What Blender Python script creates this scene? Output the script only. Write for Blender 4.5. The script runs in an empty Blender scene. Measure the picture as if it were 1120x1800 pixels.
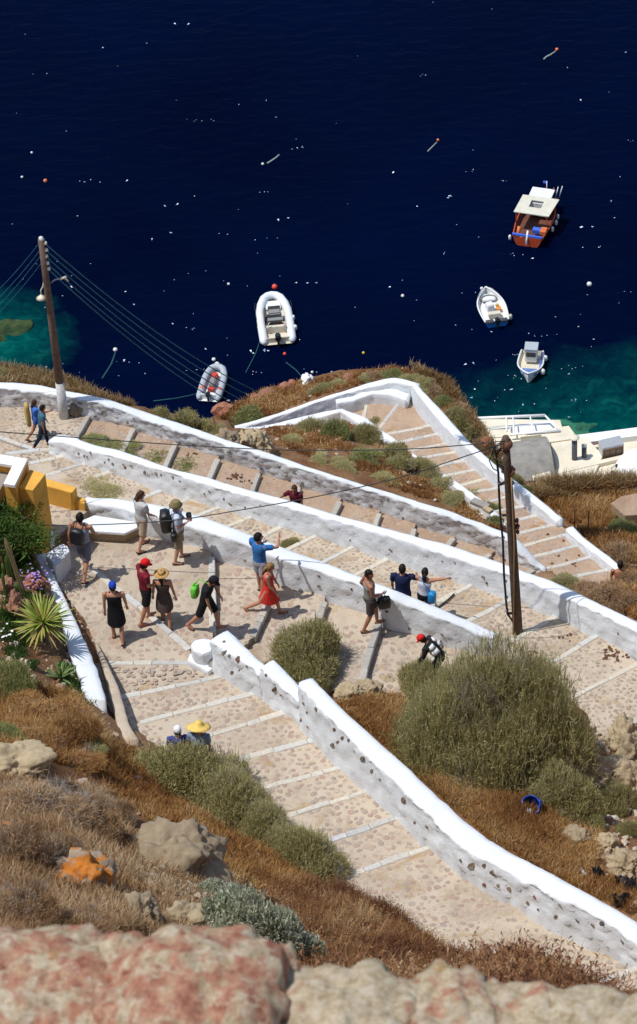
import bpy, bmesh, math, random
import numpy as np
from mathutils import Vector, Matrix, noise
from mathutils.bvhtree import BVHTree
from mathutils.geometry import delaunay_2d_cdt

S = bpy.context.scene
R = math.radians
rng = np.random.default_rng(7)
random.seed(7)

# ------------------------------------------------------------------ camera
CAM_H, PITCH, ROLL, FPX = 110.0, R(40.5), R(3.3), 5000.0
_X = Vector((1, 0, 0)); _U = Vector((0, math.sin(PITCH), math.cos(PITCH)))
FW = Vector((0, math.cos(PITCH), -math.sin(PITCH)))
RT = _X * math.cos(ROLL) - _U * math.sin(ROLL)
UP = _U * math.cos(ROLL) + _X * math.sin(ROLL)
cd = bpy.data.cameras.new('camera'); cam = bpy.data.objects.new('camera', cd)
S.collection.objects.link(cam)
M3 = Matrix((RT, UP, -FW)).transposed()
cam.matrix_world = Matrix.Translation((0, 0, CAM_H)) @ M3.to_4x4()
cd.sensor_fit = 'VERTICAL'; cd.sensor_height = 36; cd.sensor_width = 36
cd.lens = 36 * FPX / 1800.0
cd.clip_start = 0.3; cd.clip_end = 6000
cd.dof.use_dof = True; cd.dof.focus_distance = 70; cd.dof.aperture_fstop = 12
S.camera = cam

# ------------------------------------------------------------------ light
SUN = Vector((-0.405, -0.06, 0.915)).normalized()
w = bpy.data.worlds.new('World'); S.world = w; w.use_nodes = True
nt = w.node_tree; nt.nodes.clear()
sky = nt.nodes.new('ShaderNodeTexSky'); sky.sky_type = 'NISHITA'; sky.sun_disc = False
sky.sun_elevation = math.asin(SUN.z); sky.sun_rotation = math.atan2(SUN.x, SUN.y)
sky.altitude = 0; sky.air_density = 1.0; sky.dust_density = 0.6; sky.ozone_density = 1.0
bg = nt.nodes.new('ShaderNodeBackground'); bg.inputs[1].default_value = 0.15
wo = nt.nodes.new('ShaderNodeOutputWorld')
nt.links.new(sky.outputs[0], bg.inputs[0]); nt.links.new(bg.outputs[0], wo.inputs[0])
sl = bpy.data.lights.new('sun', 'SUN'); sl.energy = 3.9; sl.angle = R(0.5); sl.color = (1, 0.972, 0.925)
so = bpy.data.objects.new('sun', sl); S.collection.objects.link(so)
so.rotation_euler = (-SUN).to_track_quat('-Z', 'Y').to_euler(); so.location = (-20, 20, 160)
S.view_settings.view_transform = 'Standard'; S.view_settings.look = 'None'
S.view_settings.exposure = 0.0; S.view_settings.gamma = 1; S.view_settings.use_curve_mapping = False

# ------------------------------------------------------------------ geometry of the view
def P(px, py, D):
    d = FW + RT * ((px - 560) / FPX) - UP * ((py - 900) / FPX)
    t = D / -d.z
    return Vector((d.x * t, d.y * t, CAM_H - D))
def proj(v):
    q = Vector(v) - Vector((0, 0, CAM_H)); z = q.dot(FW)
    return (560 + FPX * q.dot(RT) / z, 900 - FPX * q.dot(UP) / z)
def scale_at(v):
    return FPX / (Vector(v) - Vector((0, 0, CAM_H))).dot(FW)
def itp(pts, x):
    if x <= pts[0][0]: 
        a, b = pts[0], pts[1]
    elif x >= pts[-1][0]:
        a, b = pts[-2], pts[-1]
    else:
        for a, b in zip(pts, pts[1:]):
            if a[0] <= x <= b[0]: break
    return a[1] + (b[1] - a[1]) * (x - a[0]) / (b[0] - a[0] + 1e-9)
def itpc(pts, x):
    return itp(pts, min(max(x, pts[0][0]), pts[-1][0]))

# ------------------------------------------------------------------ objects
def tag(o, label=None, cat=None, group=None, kind=None):
    if label: o['label'] = label
    if cat: o['category'] = cat
    if group: o['group'] = group
    if kind: o['kind'] = kind
    return o
def link(o, parent=None):
    S.collection.objects.link(o)
    if parent: o.parent = parent
    return o
def empty(name, loc, rz=0.0):
    o = bpy.data.objects.new(name, None); o.location = loc; o.rotation_euler = (0, 0, rz)
    o.empty_display_size = 0.2
    return link(o)
def mesh_obj(name, verts, faces, m, parent=None, smooth=False, local=False):
    """verts in world space unless local; a child is put back into its parent's space"""
    me = bpy.data.meshes.new(name)
    if parent is not None and not local:
        inv = Matrix.LocRotScale(parent.location, parent.rotation_euler, parent.scale).inverted()
        verts = [inv @ Vector(v) for v in verts]
    me.from_pydata([tuple(v) for v in verts], [], faces); me.update()
    o = bpy.data.objects.new(name, me)
    if m: me.materials.append(m)
    if smooth: me.polygons.foreach_set('use_smooth', [True] * len(me.polygons))
    return link(o, parent)
def bm_obj(name, bm, m, parent=None, smooth=False):
    me = bpy.data.meshes.new(name); bmesh.ops.recalc_face_normals(bm, faces=bm.faces[:]); bm.to_mesh(me); bm.free()
    if m: me.materials.append(m)
    if smooth: me.polygons.foreach_set('use_smooth', [True] * len(me.polygons))
    return link(bpy.data.objects.new(name, me), parent)
def np_tris(name, V, tone, m, parent=None, nv=3):
    """V: (n,nv,3) array of separate polygons, tone: n floats"""
    n = len(V); me = bpy.data.meshes.new(name)
    me.vertices.add(n * nv); me.vertices.foreach_set('co', V.reshape(-1).astype(np.float32))
    me.loops.add(n * nv); me.loops.foreach_set('vertex_index', np.arange(n * nv, dtype=np.int32))
    me.polygons.add(n); me.polygons.foreach_set('loop_start', np.arange(0, n * nv, nv, dtype=np.int32))
    try: me.polygons.foreach_set('loop_total', np.full(n, nv, dtype=np.int32))
    except Exception: pass
    me.update(calc_edges=True)
    a = me.attributes.new('tone', 'FLOAT', 'FACE'); a.data.foreach_set('value', np.asarray(tone, dtype=np.float32))
    if m: me.materials.append(m)
    return link(bpy.data.objects.new(name, me), parent)
def copy_tree(o, parent=None):
    c = o.copy(); S.collection.objects.link(c); c.parent = parent
    for ch in list(o.children): copy_tree(ch, c)
    return c

# ------------------------------------------------------------------ materials
def N(nt, t, **kw):
    n = nt.nodes.new(t)
    for k, v in kw.items():
        if k.startswith('i_'): n.inputs[int(k[2:]) if k[2:].isdigit() else k[2:].replace('_', ' ')].default_value = v
        else: setattr(n, k, v)
    return n
def c4(c): return (c[0], c[1], c[2], 1)
def ramp(nt, fac, stops):
    r = N(nt, 'ShaderNodeValToRGB'); e = r.color_ramp.elements
    e[0].position, e[0].color = stops[0][0], c4(stops[0][1]); e[1].position, e[1].color = stops[-1][0], c4(stops[-1][1])
    for p, c in stops[1:-1]:
        x = e.new(p); x.color = c4(c)
    nt.links.new(fac, r.inputs[0]); return r.outputs[0]
def mix(nt, a, b, f):
    m = N(nt, 'ShaderNodeMix', data_type='RGBA')
    for s, v in ((m.inputs[6], a), (m.inputs[7], b), (m.inputs[0], f)):
        if hasattr(v, 'is_linked') or isinstance(v, bpy.types.NodeSocket): nt.links.new(v, s)
        else: s.default_value = c4(v) if isinstance(v, tuple) else v
    return m.outputs[2]
def new_mat(name):
    m = bpy.data.materials.new(name); m.use_nodes = True; n = m.node_tree; n.nodes.clear()
    b = N(n, 'ShaderNodeBsdfPrincipled'); o = N(n, 'ShaderNodeOutputMaterial'); n.links.new(b.outputs[0], o.inputs[0])
    return m, n, b
def nz(n, scale, detail=4, rough=.6, dist=0, vec=None, stretch=None):
    t = N(n, 'ShaderNodeTexNoise'); t.inputs['Scale'].default_value = scale; t.inputs['Detail'].default_value = detail
    t.inputs['Roughness'].default_value = rough; t.inputs['Distortion'].default_value = dist
    if vec is None:
        g = N(n, 'ShaderNodeNewGeometry'); vec = g.outputs['Position']
    if stretch:
        mp = N(n, 'ShaderNodeMapping'); mp.inputs['Scale'].default_value = stretch; n.links.new(vec, mp.inputs[0]); vec = mp.outputs[0]
    n.links.new(vec, t.inputs['Vector']); return t.outputs[0]
def bump(n, b, h, strength=.4, dist=.02):
    k = N(n, 'ShaderNodeBump'); k.inputs['Strength'].default_value = strength; k.inputs['Distance'].default_value = dist
    n.links.new(h, k.inputs['Height']); n.links.new(k.outputs[0], b.inputs['Normal']); return k
def simple(name, col, rough=.7, var=.15, scale=12, bmp=0.0, metal=0.0, spec=.4, obj=False):
    m, n, b = new_mat(name)
    vec = None
    if obj: vec = N(n, 'ShaderNodeTexCoord').outputs['Object']
    f = nz(n, scale, 4, .6, vec=vec)
    lo = tuple(c * (1 - var) for c in col); hi = tuple(min(1, c * (1 + var)) for c in col)
    n.links.new(ramp(n, f, [(.3, lo), (.7, hi)]), b.inputs['Base Color'])
    b.inputs['Roughness'].default_value = rough; b.inputs['Metallic'].default_value = metal
    b.inputs['Specular IOR Level'].default_value = spec
    if bmp: bump(n, b, f, bmp, .02)
    return m
def leafy(name, stops, trans=.4, rough=.7):
    m, n, b = new_mat(name)
    a = N(n, 'ShaderNodeAttribute', attribute_name='tone')
    oi = N(n, 'ShaderNodeObjectInfo')
    ad = N(n, 'ShaderNodeMath', operation='MULTIPLY_ADD'); n.links.new(oi.outputs['Random'], ad.inputs[0]); ad.inputs[1].default_value = .14
    n.links.new(a.outputs['Fac'], ad.inputs[2])
    col = ramp(n, ad.outputs[0], stops)
    n.links.new(col, b.inputs['Base Color']); b.inputs['Roughness'].default_value = rough; b.inputs['Specular IOR Level'].default_value = .25
    t = N(n, 'ShaderNodeBsdfTranslucent'); n.links.new(col, t.inputs[0])
    ms = N(n, 'ShaderNodeMixShader'); ms.inputs[0].default_value = trans
    n.links.new(b.outputs[0], ms.inputs[1]); n.links.new(t.outputs[0], ms.inputs[2])
    o = [x for x in n.nodes if x.type == 'OUTPUT_MATERIAL'][0]; n.links.new(ms.outputs[0], o.inputs[0])
    return m
def whitewash(name, dirt=.5, low=.45, cap=True, warm=False):
    """lime wash over rubble: clean on top, worn and dusty on the faces"""
    m, n, b = new_mat(name)
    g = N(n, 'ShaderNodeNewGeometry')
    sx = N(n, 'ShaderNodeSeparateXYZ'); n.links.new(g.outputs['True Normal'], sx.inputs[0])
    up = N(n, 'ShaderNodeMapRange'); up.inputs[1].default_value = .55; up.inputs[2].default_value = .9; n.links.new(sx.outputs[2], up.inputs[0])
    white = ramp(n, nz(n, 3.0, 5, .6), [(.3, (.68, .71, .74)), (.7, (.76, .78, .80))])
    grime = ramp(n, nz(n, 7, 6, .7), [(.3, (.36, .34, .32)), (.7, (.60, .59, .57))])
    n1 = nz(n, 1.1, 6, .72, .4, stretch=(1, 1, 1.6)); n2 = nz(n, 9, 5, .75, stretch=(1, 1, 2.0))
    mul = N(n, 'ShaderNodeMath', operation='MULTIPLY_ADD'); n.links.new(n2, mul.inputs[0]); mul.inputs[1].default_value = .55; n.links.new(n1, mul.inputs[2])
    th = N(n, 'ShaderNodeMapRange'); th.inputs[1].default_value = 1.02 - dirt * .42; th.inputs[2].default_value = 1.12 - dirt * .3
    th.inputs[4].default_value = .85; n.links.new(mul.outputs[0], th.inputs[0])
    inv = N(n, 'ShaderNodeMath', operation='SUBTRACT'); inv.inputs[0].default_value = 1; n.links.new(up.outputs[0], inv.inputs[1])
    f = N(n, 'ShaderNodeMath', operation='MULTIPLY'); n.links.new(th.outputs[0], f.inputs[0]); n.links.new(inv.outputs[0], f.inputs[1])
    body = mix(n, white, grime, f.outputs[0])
    # a thin scatter of bare specks
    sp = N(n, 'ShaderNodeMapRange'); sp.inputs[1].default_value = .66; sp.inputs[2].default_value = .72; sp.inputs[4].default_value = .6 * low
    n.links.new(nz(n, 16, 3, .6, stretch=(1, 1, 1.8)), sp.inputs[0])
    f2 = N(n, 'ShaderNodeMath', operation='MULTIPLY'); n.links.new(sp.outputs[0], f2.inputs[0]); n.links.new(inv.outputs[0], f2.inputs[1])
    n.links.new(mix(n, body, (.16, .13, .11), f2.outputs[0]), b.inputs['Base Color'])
    b.inputs['Roughness'].default_value = .9; b.inputs['Specular IOR Level'].default_value = .15
    bump(n, b, nz(n, 14, 6, .7), .55, .03)
    return m
def ground(name, stops, scale=1.2, fine=25, bmp=.6, dust=None):
    m, n, b = new_mat(name)
    a = nz(n, scale, 8, .7, .5); f = nz(n, fine, 4, .7)
    ad = N(n, 'ShaderNodeMath', operation='MULTIPLY_ADD'); n.links.new(f, ad.inputs[0]); ad.inputs[1].default_value = .45
    sb = N(n, 'ShaderNodeMath', operation='SUBTRACT'); n.links.new(a, sb.inputs[0]); sb.inputs[1].default_value = .22; n.links.new(sb.outputs[0], ad.inputs[2])
    col = ramp(n, ad.outputs[0], stops)
    if dust:
        mk = N(n, 'ShaderNodeMapRange'); mk.inputs[1].default_value = .56; mk.inputs[2].default_value = .66; mk.inputs[4].default_value = .85; n.links.new(nz(n, .9, 6, .65, .7), mk.inputs[0]); col = mix(n, col, dust, mk.outputs[0])
    n.links.new(col, b.inputs['Base Color'])
    b.inputs['Roughness'].default_value = .95; b.inputs['Specular IOR Level'].default_value = .1
    bump(n, b, f, bmp, .04)
    return m
def rnd_ramp(name, stops, rough=.85, scale=14, bmp=.4):
    """each separate object or island gets its own tone"""
    m, n, b = new_mat(name)
    g = N(n, 'ShaderNodeNewGeometry'); oi = N(n, 'ShaderNodeObjectInfo')
    s = N(n, 'ShaderNodeMath', operation='ADD'); n.links.new(g.outputs['Random Per Island'], s.inputs[0]); n.links.new(oi.outputs['Random'], s.inputs[1])
    fr = N(n, 'ShaderNodeMath', operation='FRACT'); n.links.new(s.outputs[0], fr.inputs[0])
    c = ramp(n, fr.outputs[0], stops)
    f = nz(n, scale, 5, .7)
    v = ramp(n, f, [(.3, (.78, .78, .78)), (.7, (1.12, 1.12, 1.12))])
    mm = N(n, 'ShaderNodeMix', data_type='RGBA', blend_type='MULTIPLY'); mm.inputs[0].default_value = 1
    n.links.new(c, mm.inputs[6]); n.links.new(v, mm.inputs[7]); n.links.new(mm.outputs[2], b.inputs['Base Color'])
    b.inputs['Roughness'].default_value = rough; b.inputs['Specular IOR Level'].default_value = .2
    bump(n, b, f, bmp, .02)
    return m

M = {}
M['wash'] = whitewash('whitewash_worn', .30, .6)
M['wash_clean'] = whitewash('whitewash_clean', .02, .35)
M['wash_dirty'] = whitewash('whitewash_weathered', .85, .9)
M['mortar'] = ground('path_mortar', [(.25, (.32, .25, .18)), (.45, (.44, .36, .27)), (.6, (.52, .435, .335)), (.8, (.44, .345, .245))], .8, 18, .5, (.36, .235, .12))
M['mortar_red'] = ground('path_mortar_dusty', [(.25, (.28, .185, .12)), (.45, (.38, .265, .185)), (.65, (.47, .35, .25)), (.8, (.40, .27, .17))], .9, 18, .5, (.33, .19, .085))
M['cobble'] = rnd_ramp('cobble_stone', [(0, (.34, .255, .205)), (.3, (.40, .285, .225)), (.55, (.45, .365, .285)), (.8, (.32, .265, .22)), (1, (.47, .38, .295))])
M['cobble_pale'] = rnd_ramp('cobble_stone_pale', [(0, (.32, .255, .20)), (.4, (.43, .345, .26)), (.7, (.37, .29, .22)), (1, (.28, .225, .185))])
M['nosing'] = rnd_ramp('step_edge_paint', [(0, (.56, .51, .42)), (.35, (.52, .53, .52)), (.7, (.60, .54, .43)), (1, (.44, .44, .43))], bmp=.6)
M['nosing_bare'] = rnd_ramp('step_edge_stone', [(0, (.40, .37, .32)), (.5, (.50, .46, .40)), (1, (.36, .34, .31))], bmp=.7)
M['earth'] = ground('hill_earth', [(.2, (.09, .04, .02)), (.42, (.17, .08, .038)), (.58, (.25, .145, .075)), (.8, (.36, .26, .165))], .55, 14, .8)
M['rock'] = rnd_ramp('sandy_rock', [(0, (.36, .275, .17)), (.5, (.44, .345, .215)), (1, (.28, .215, .14))], scale=9, bmp=.9)
M['rock_red'] = rnd_ramp('red_rock', [(0, (.30, .11, .06)), (.5, (.36, .16, .10)), (1, (.28, .14, .09))], scale=9, bmp=.9)
M['dark_stone'] = rnd_ramp('bare_wall_stone', [(0, (.16, .11, .08)), (.4, (.24, .20, .15)), (.7, (.26, .13, .08)), (1, (.11, .10, .09))], bmp=.8)
M['pebble'] = rnd_ramp('loose_pebble', [(0, (.45, .36, .26)), (.4, (.52, .44, .34)), (.7, (.32, .2, .13)), (1, (.6, .54, .45))])
M['yellow'] = simple('ochre_plaster', (.70, .37, .07), .85, .14, 2.2, .3, spec=.15)
M['white'] = simple('white_paint', (.80, .79, .76), .7, .04, 5, .08)
M['cream'] = simple('cream_plaster', (.70, .63, .49), .85, .12, .8, .2, spec=.15)
M['concrete'] = simple('grey_concrete', (.27, .25, .22), .9, .22, 2.2, .3, spec=.15)
M['wood'] = simple('pole_wood', (.10, .065, .045), .85, .35, 9, .5, spec=.2)
M['wood_grey'] = simple('pole_wood_pale', (.15, .10, .075), .85, .3, 9, .5, spec=.2)  # paler wood tone for the left pole
M['pole_white'] = simple('pole_lime', (.55, .54, .52), .85, .2, 6, .4)
M['black'] = simple('black_rubber', (.015, .015, .016), .5, .2, 20)
M['iron'] = simple('rusty_iron', (.16, .075, .04), .8, .4, 15, .4)
M['teal_wire'] = simple('green_wire', (.02, .13, .18), .6, .1, 5)
M['ceramic'] = simple('white_ceramic', (.75, .68, .52), .3, .05, 20)
M['metal'] = simple('grey_metal', (.42, .43, .44), .45, .1, 10, metal=.3)
# ================================================================== SETTING DATA (traced edges, each with its drop below the eye in metres)
# path strips: near end, wall end, drop.  Ordered downhill.
PA = [((1060, 1800), (1190, 1770), 39.75), ((985, 1755), (1120, 1702), 39.95), ((905, 1712), (1062, 1672), 40.15), ((838, 1672), (985, 1639), 40.35), ((762, 1630), (899, 1586), 40.55),
      ((690, 1590), (824, 1545), 40.75), ((608, 1541), (759, 1487), 40.95), ((601, 1471), (698, 1437), 41.14), ((494, 1439), (644, 1392), 41.33),
      ((458, 1387), (595, 1350), 41.52), ((404, 1340), (549, 1301), 41.71), ((320, 1308), (501, 1253), 41.9), ((246, 1271), (450, 1218), 42.1),
      ((212, 1227), (384, 1190), 42.3), ((183, 1166), (345, 1166), 42.5)]
PC = [((1130, 1262), (1180, 1232), 44.15), ((1038, 1210), (1111, 1172), 44.35), ((986, 1155), (1047, 1119), 44.55), ((931, 1110), (975, 1085), 44.75), ((827, 1090), (888, 1060), 44.95),
      ((759, 1065), (825, 1030), 45.15), ((704, 1031), (752, 1006), 45.35), ((632, 1008), (676, 985), 45.55), ((571, 987), (616, 964), 45.75),
      ((520, 960), (553, 943), 45.95), ((466, 941), (495, 926), 46.15), ((406, 923), (440, 909), 46.35), ((353, 905), (387, 891), 46.55),
      ((306, 889), (329, 878), 46.75), ((250, 876), (277, 865), 46.95), ((165, 840), (190, 830), 47.2), ((81, 836), (147, 816), 47.4),
      ((52, 815), (107, 803), 47.6), ((11, 798), (75, 791), 47.8)]
PD = [((138, 762), (157, 730), 48.0), ((223, 777), (234, 754), 48.22), ((296, 809), (309, 780), 48.44), ((370, 836), (383, 807), 48.66),
      ((445, 860), (456, 833), 48.88), ((516, 882), (526, 857), 49.1), ((588, 900), (597, 882), 49.32), ((660, 921), (666, 903), 49.54), ((725, 939), (728, 930), 49.76),
      ((790, 957), (798, 947), 49.98), ((857, 979), (862, 975), 50.2), ((925, 1010), (940, 1002), 50.45)]
PE = [((1040, 1040), (1105, 1022), 50.85), ((1006, 1014), (1069, 1002), 51.0), ((957, 1001), (1037, 980), 51.2), ((941, 979), (1013, 960), 51.4), ((920, 960), (993, 941), 51.6),
      ((910, 938), (968, 924), 51.8), ((880, 921), (944, 906), 52.0), ((857, 902), (920, 890), 52.2), ((836, 888), (891, 874), 52.4), ((815, 870), (875, 858), 52.6),
      ((800, 856), (857, 841), 52.8), ((786, 836), (834, 826), 53.02), ((765, 821), (816, 810), 53.24), ((743, 805), (800, 795), 53.46),
      ((723, 792), (783, 780), 53.68), ((705, 778), (769, 763), 53.9), ((683, 763), (755, 749), 54.1), ((668, 752), (706, 702), 54.3), ((641, 731), (645, 702), 54.5), ((585, 738), (590, 705), 54.9)]
def strips3(L, en, ef):
    out = []
    for n_, f_, D in L:
        a = P(*n_, D); b = P(*f_, D); d = (b - a); d.z = 0; d.normalize()
        out.append((a - d * en, b + d * ef, a, b))
    return out
SA = strips3(PA, .35, .25); SC = strips3(PC, .9, .25); SD = strips3(PD, 1.2, .25); SE = strips3(PE, .25, .25)
TREADS = {'A': [], 'L': [], 'C': [], 'D': [], 'E': []}
def treads(S3, key, riser):
    T = []
    for (a, b, _, _), (c, d, _, _) in zip(S3, S3[1:]):
        r = Vector((0, 0, riser)); T.append([a - r, b - r, d, c])
    TREADS[key] = T
treads(SA, 'A', .10); treads(SC, 'C', .11); treads(SD, 'D', .12); treads(SE, 'E', .12)
# landing and the flight that leaves it to the right
def pl(D, *pts): return [P(x, y, D) for x, y in pts]
LN = [pl(42.5, (183, 1167), (150, 1090), (118, 1050), (92, 1008), (120, 962), (165, 1002), (245, 1066), (333, 1143), (345, 1166)),
      pl(42.62, (165, 1002), (118, 965), (150, 915), (245, 925), (372, 958), (372, 985), (374, 1130), (333, 1143), (245, 1066)),
      pl(42.8, (372, 958), (470, 1003), (470, 1062), (443, 1120), (415, 1150), (374, 1130)),
      pl(42.98, (470, 1003), (571, 1040), (571, 1060), (560, 1088), (530, 1180), (450, 1160), (415, 1150), (443, 1120), (470, 1062)),
      pl(43.16, (571, 1040), (668, 1085), (664, 1097), (632, 1205), (600, 1222), (530, 1180), (560, 1088)),
      pl(43.36, (668, 1085), (775, 1124), (765, 1140), (735, 1230), (632, 1207), (664, 1097)),
      pl(43.56, (775, 1124), (880, 1160), (870, 1180), (830, 1260), (735, 1230), (765, 1140)),
      pl(43.76, (880, 1160), (985, 1205), (960, 1290), (830, 1260), (870, 1180))]
TREADS['L'] = LN
LEDGES = [((165, 1002), (245, 1066), 42.5), ((245, 1066), (333, 1143), 42.5), ((372, 980), (375, 1112), 42.62), ((470, 1060), (443, 1120), 42.8), ((571, 1059), (560, 1088), 42.98),
          ((666, 1094), (633, 1203), 43.16), ((771, 1133), (735, 1230), 43.36)]
# upper platform at the yellow gate, and the meeting of the two flights at far left
TREADS['L'] = TREADS['L'] + [pl(42.4, (60, 880), (92, 862), (160, 893), (97, 945), (60, 960)), pl(44.0, (880, 1130), (990, 1180), (1045, 1215), (985, 1225), (880, 1190))][:1]
JN = [pl(48.0, (-60, 700), (0, 708), (160, 724), (157, 732), (138, 764), (100, 790), (75, 791), (11, 798), (-60, 805))]
TREADS['C'] = TREADS['C'] + JN + [pl(47.85, (-60, 805), (11, 798), (81, 840), (60, 870), (-60, 870))]

# walls: base line (with drops), cap near edge, cap far edge  (all as picture x, y)
WALLS = {
 'W1c': dict(D=[(529, 41.85), (756, 40.85), (1120, 39.95), (1200, 39.7)],
    base=[(529, 1277), (543, 1298), (594, 1349), (647, 1394), (693, 1432), (741, 1477), (756, 1485), (824, 1545), (899, 1586), (985, 1639), (1060, 1672), (1120, 1702), (1200, 1745)],
    near=[(528, 1206), (580, 1263), (634, 1319), (687, 1367), (737, 1415), (775, 1456), (812, 1490), (857, 1515), (944, 1560), (1019, 1597), (1075, 1627), (1120, 1661), (1200, 1706)],
    far=[(552, 1194), (607, 1250), (661, 1298), (728, 1359), (781, 1410), (824, 1447), (887, 1492), (962, 1530), (1037, 1571), (1120, 1620), (1200, 1662)], back=1.6),
 'W1b': dict(D=[(461, 42.02), (530, 41.85)], base=[(461, 1228), (500, 1254), (530, 1279)], near=[(459, 1175), (495, 1206), (528, 1240)], far=[(492, 1167), (526, 1207), (540, 1222)], back=1.6),
 'W1a': dict(D=[(374, 42.25), (460, 42.02)], base=[(374, 1172), (388, 1182), (407, 1198), (450, 1219), (462, 1229)], near=[(375, 1129), (400, 1146), (430, 1165), (460, 1188)],
    far=[(414, 1117), (440, 1144), (461, 1166), (475, 1182)], back=1.6),
 'W2': dict(D=[(148, 42.75), (295, 42.75), (451, 42.92), (570, 43.1), (684, 43.3), (770, 43.5), (870, 43.7)],
    base=[(148, 912), (200, 930), (245, 946), (295, 959), (357, 975), (393, 992), (451, 1008), (510, 1034), (570, 1053), (637, 1079), (684, 1103), (720, 1114), (770, 1131), (840, 1152), (870, 1162)],
    near=[(148, 886), (179, 886), (212, 893), (250, 903), (328, 924), (384, 939), (440, 959), (500, 984), (515, 990), (582, 1012), (626, 1026), (671, 1046), (720, 1066), (789, 1093), (838, 1113), (870, 1126)],
    far=[(148, 873), (201, 876), (245, 880), (306, 893), (350, 906), (406, 925), (451, 944), (515, 968), (570, 987), (626, 1011), (671, 1027), (720, 1046), (800, 1080), (854, 1104), (870, 1112)], back=3.2),
 'W3': dict(D=[(88, 47.75), (190, 47.25), (329, 46.8), (495, 46.2), (676, 45.6), (825, 45.2), (975, 44.8), (1120, 44.35), (1220, 44.05)],
    base=[(88, 796), (100, 801), (118, 806), (134, 813), (167, 823), (190, 830), (223, 840), (250, 849), (272, 858), (310, 871), (362, 886), (406, 899), (473, 923), (500, 929), (551, 944), (612, 961), (667, 981), (712, 994),
          (738, 1004), (794, 1018), (825, 1030), (896, 1053), (917, 1061), (970, 1083), (1026, 1108), (1071, 1128), (1104, 1142), (1120, 1150), (1220, 1196)],
    near=[(88, 778), (95, 774), (123, 779), (156, 793), (201, 803), (250, 816), (306, 833), (350, 847), (406, 865), (451, 876), (500, 890), (567, 909), (634, 927), (701, 947), (767, 969), (834, 991), (901, 1013), (950, 1030),
          (982, 1043), (1026, 1065), (1071, 1086), (1120, 1111), (1220, 1160)],
    far=[(88, 768), (107, 763), (125, 764), (138, 773), (179, 784), (208, 790), (250, 804), (306, 825), (368, 839), (406, 852), (451, 864), (500, 876), (589, 904), (656, 921), (700, 934), (750, 947), (800, 960), (861, 981),
         (901, 996), (950, 1013), (977, 1023), (1037, 1052), (1120, 1092), (1220, 1142)], back=3.4),
 'W4': dict(D=[(-60, 48.0), (107, 48.0), (157, 48.05), (234, 48.3), (383, 48.75), (597, 49.4), (728, 49.85), (862, 50.3), (957, 50.6)],
    base=[(-60, 716), (0, 715), (67, 716), (107, 724), (143, 729), (190, 741), (250, 760), (317, 783), (384, 806), (428, 822), (458, 832), (500, 845), (545, 862), (598, 879), (656, 898), (690, 908), (723, 921),
          (762, 937), (794, 946), (843, 962), (896, 986), (923, 1000), (948, 1011), (957, 1015)],
    near=[(-60, 684), (0, 682), (56, 688), (98, 694), (125, 699), (179, 709), (250, 736), (333, 762), (393, 781), (440, 794), (500, 816), (567, 836), (634, 858), (690, 875), (750, 898), (767, 901), (834, 925), (892, 950),
          (912, 968), (934, 988), (946, 997), (957, 1010)],
    far=[(-60, 672), (0, 671), (45, 673), (98, 682), (134, 690), (179, 698), (250, 721), (306, 740), (362, 759), (417, 779), (500, 804), (578, 833), (656, 856), (700, 870), (783, 895), (845, 919), (890, 936), (912, 946), (937, 975), (950, 993), (957, 1003)], back=1.6),
 'W5': dict(D=[(724, 54.25), (755, 54.1), (834, 53.02), (891, 52.4), (944, 52.0), (980, 51.85)],
    base=[(724, 704), (734, 722), (756, 747), (790, 785), (823, 817), (857, 842), (900, 871), (935, 901), (970, 924), (980, 930)],
    near=[(724, 676), (743, 703), (779, 747), (812, 778), (850, 814), (906, 858), (941, 885), (974, 913), (980, 918)],
    far=[(716, 667), (734, 677), (779, 723), (823, 774), (874, 818), (908, 846), (941, 871), (986, 908)], back=1.8),
 'W5l': dict(D=[(415, 55.3), (500, 55.2), (600, 54.9), (645, 54.6), (735, 54.3)],
    base=[(415, 764), (454, 755), (492, 748), (545, 735), (600, 722), (645, 710), (690, 704), (735, 708)],
    near=[(415, 753), (454, 743), (492, 731), (530, 717), (570, 703), (600, 694), (645, 682), (689, 672), (716, 675), (735, 683)],
    far=[(415, 747), (447, 740), (514, 717), (581, 694), (630, 679), (660, 668), (696, 663), (716, 666), (735, 677)], back=1.8),
 'W6': dict(D=[(994, 51.55), (1040, 51.15), (1082, 50.95), (1110, 50.85)],
    base=[(994, 941), (1015, 959), (1040, 979), (1066, 1000), (1082, 1012), (1110, 1034)],
    near=[(994, 929), (1008, 942), (1037, 965), (1066, 986), (1093, 1009), (1110, 1025)],
    far=[(995, 925), (1008, 922), (1026, 945), (1060, 969), (1089, 992), (1103, 1011), (1110, 1018)], back=1.5),
}
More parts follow.
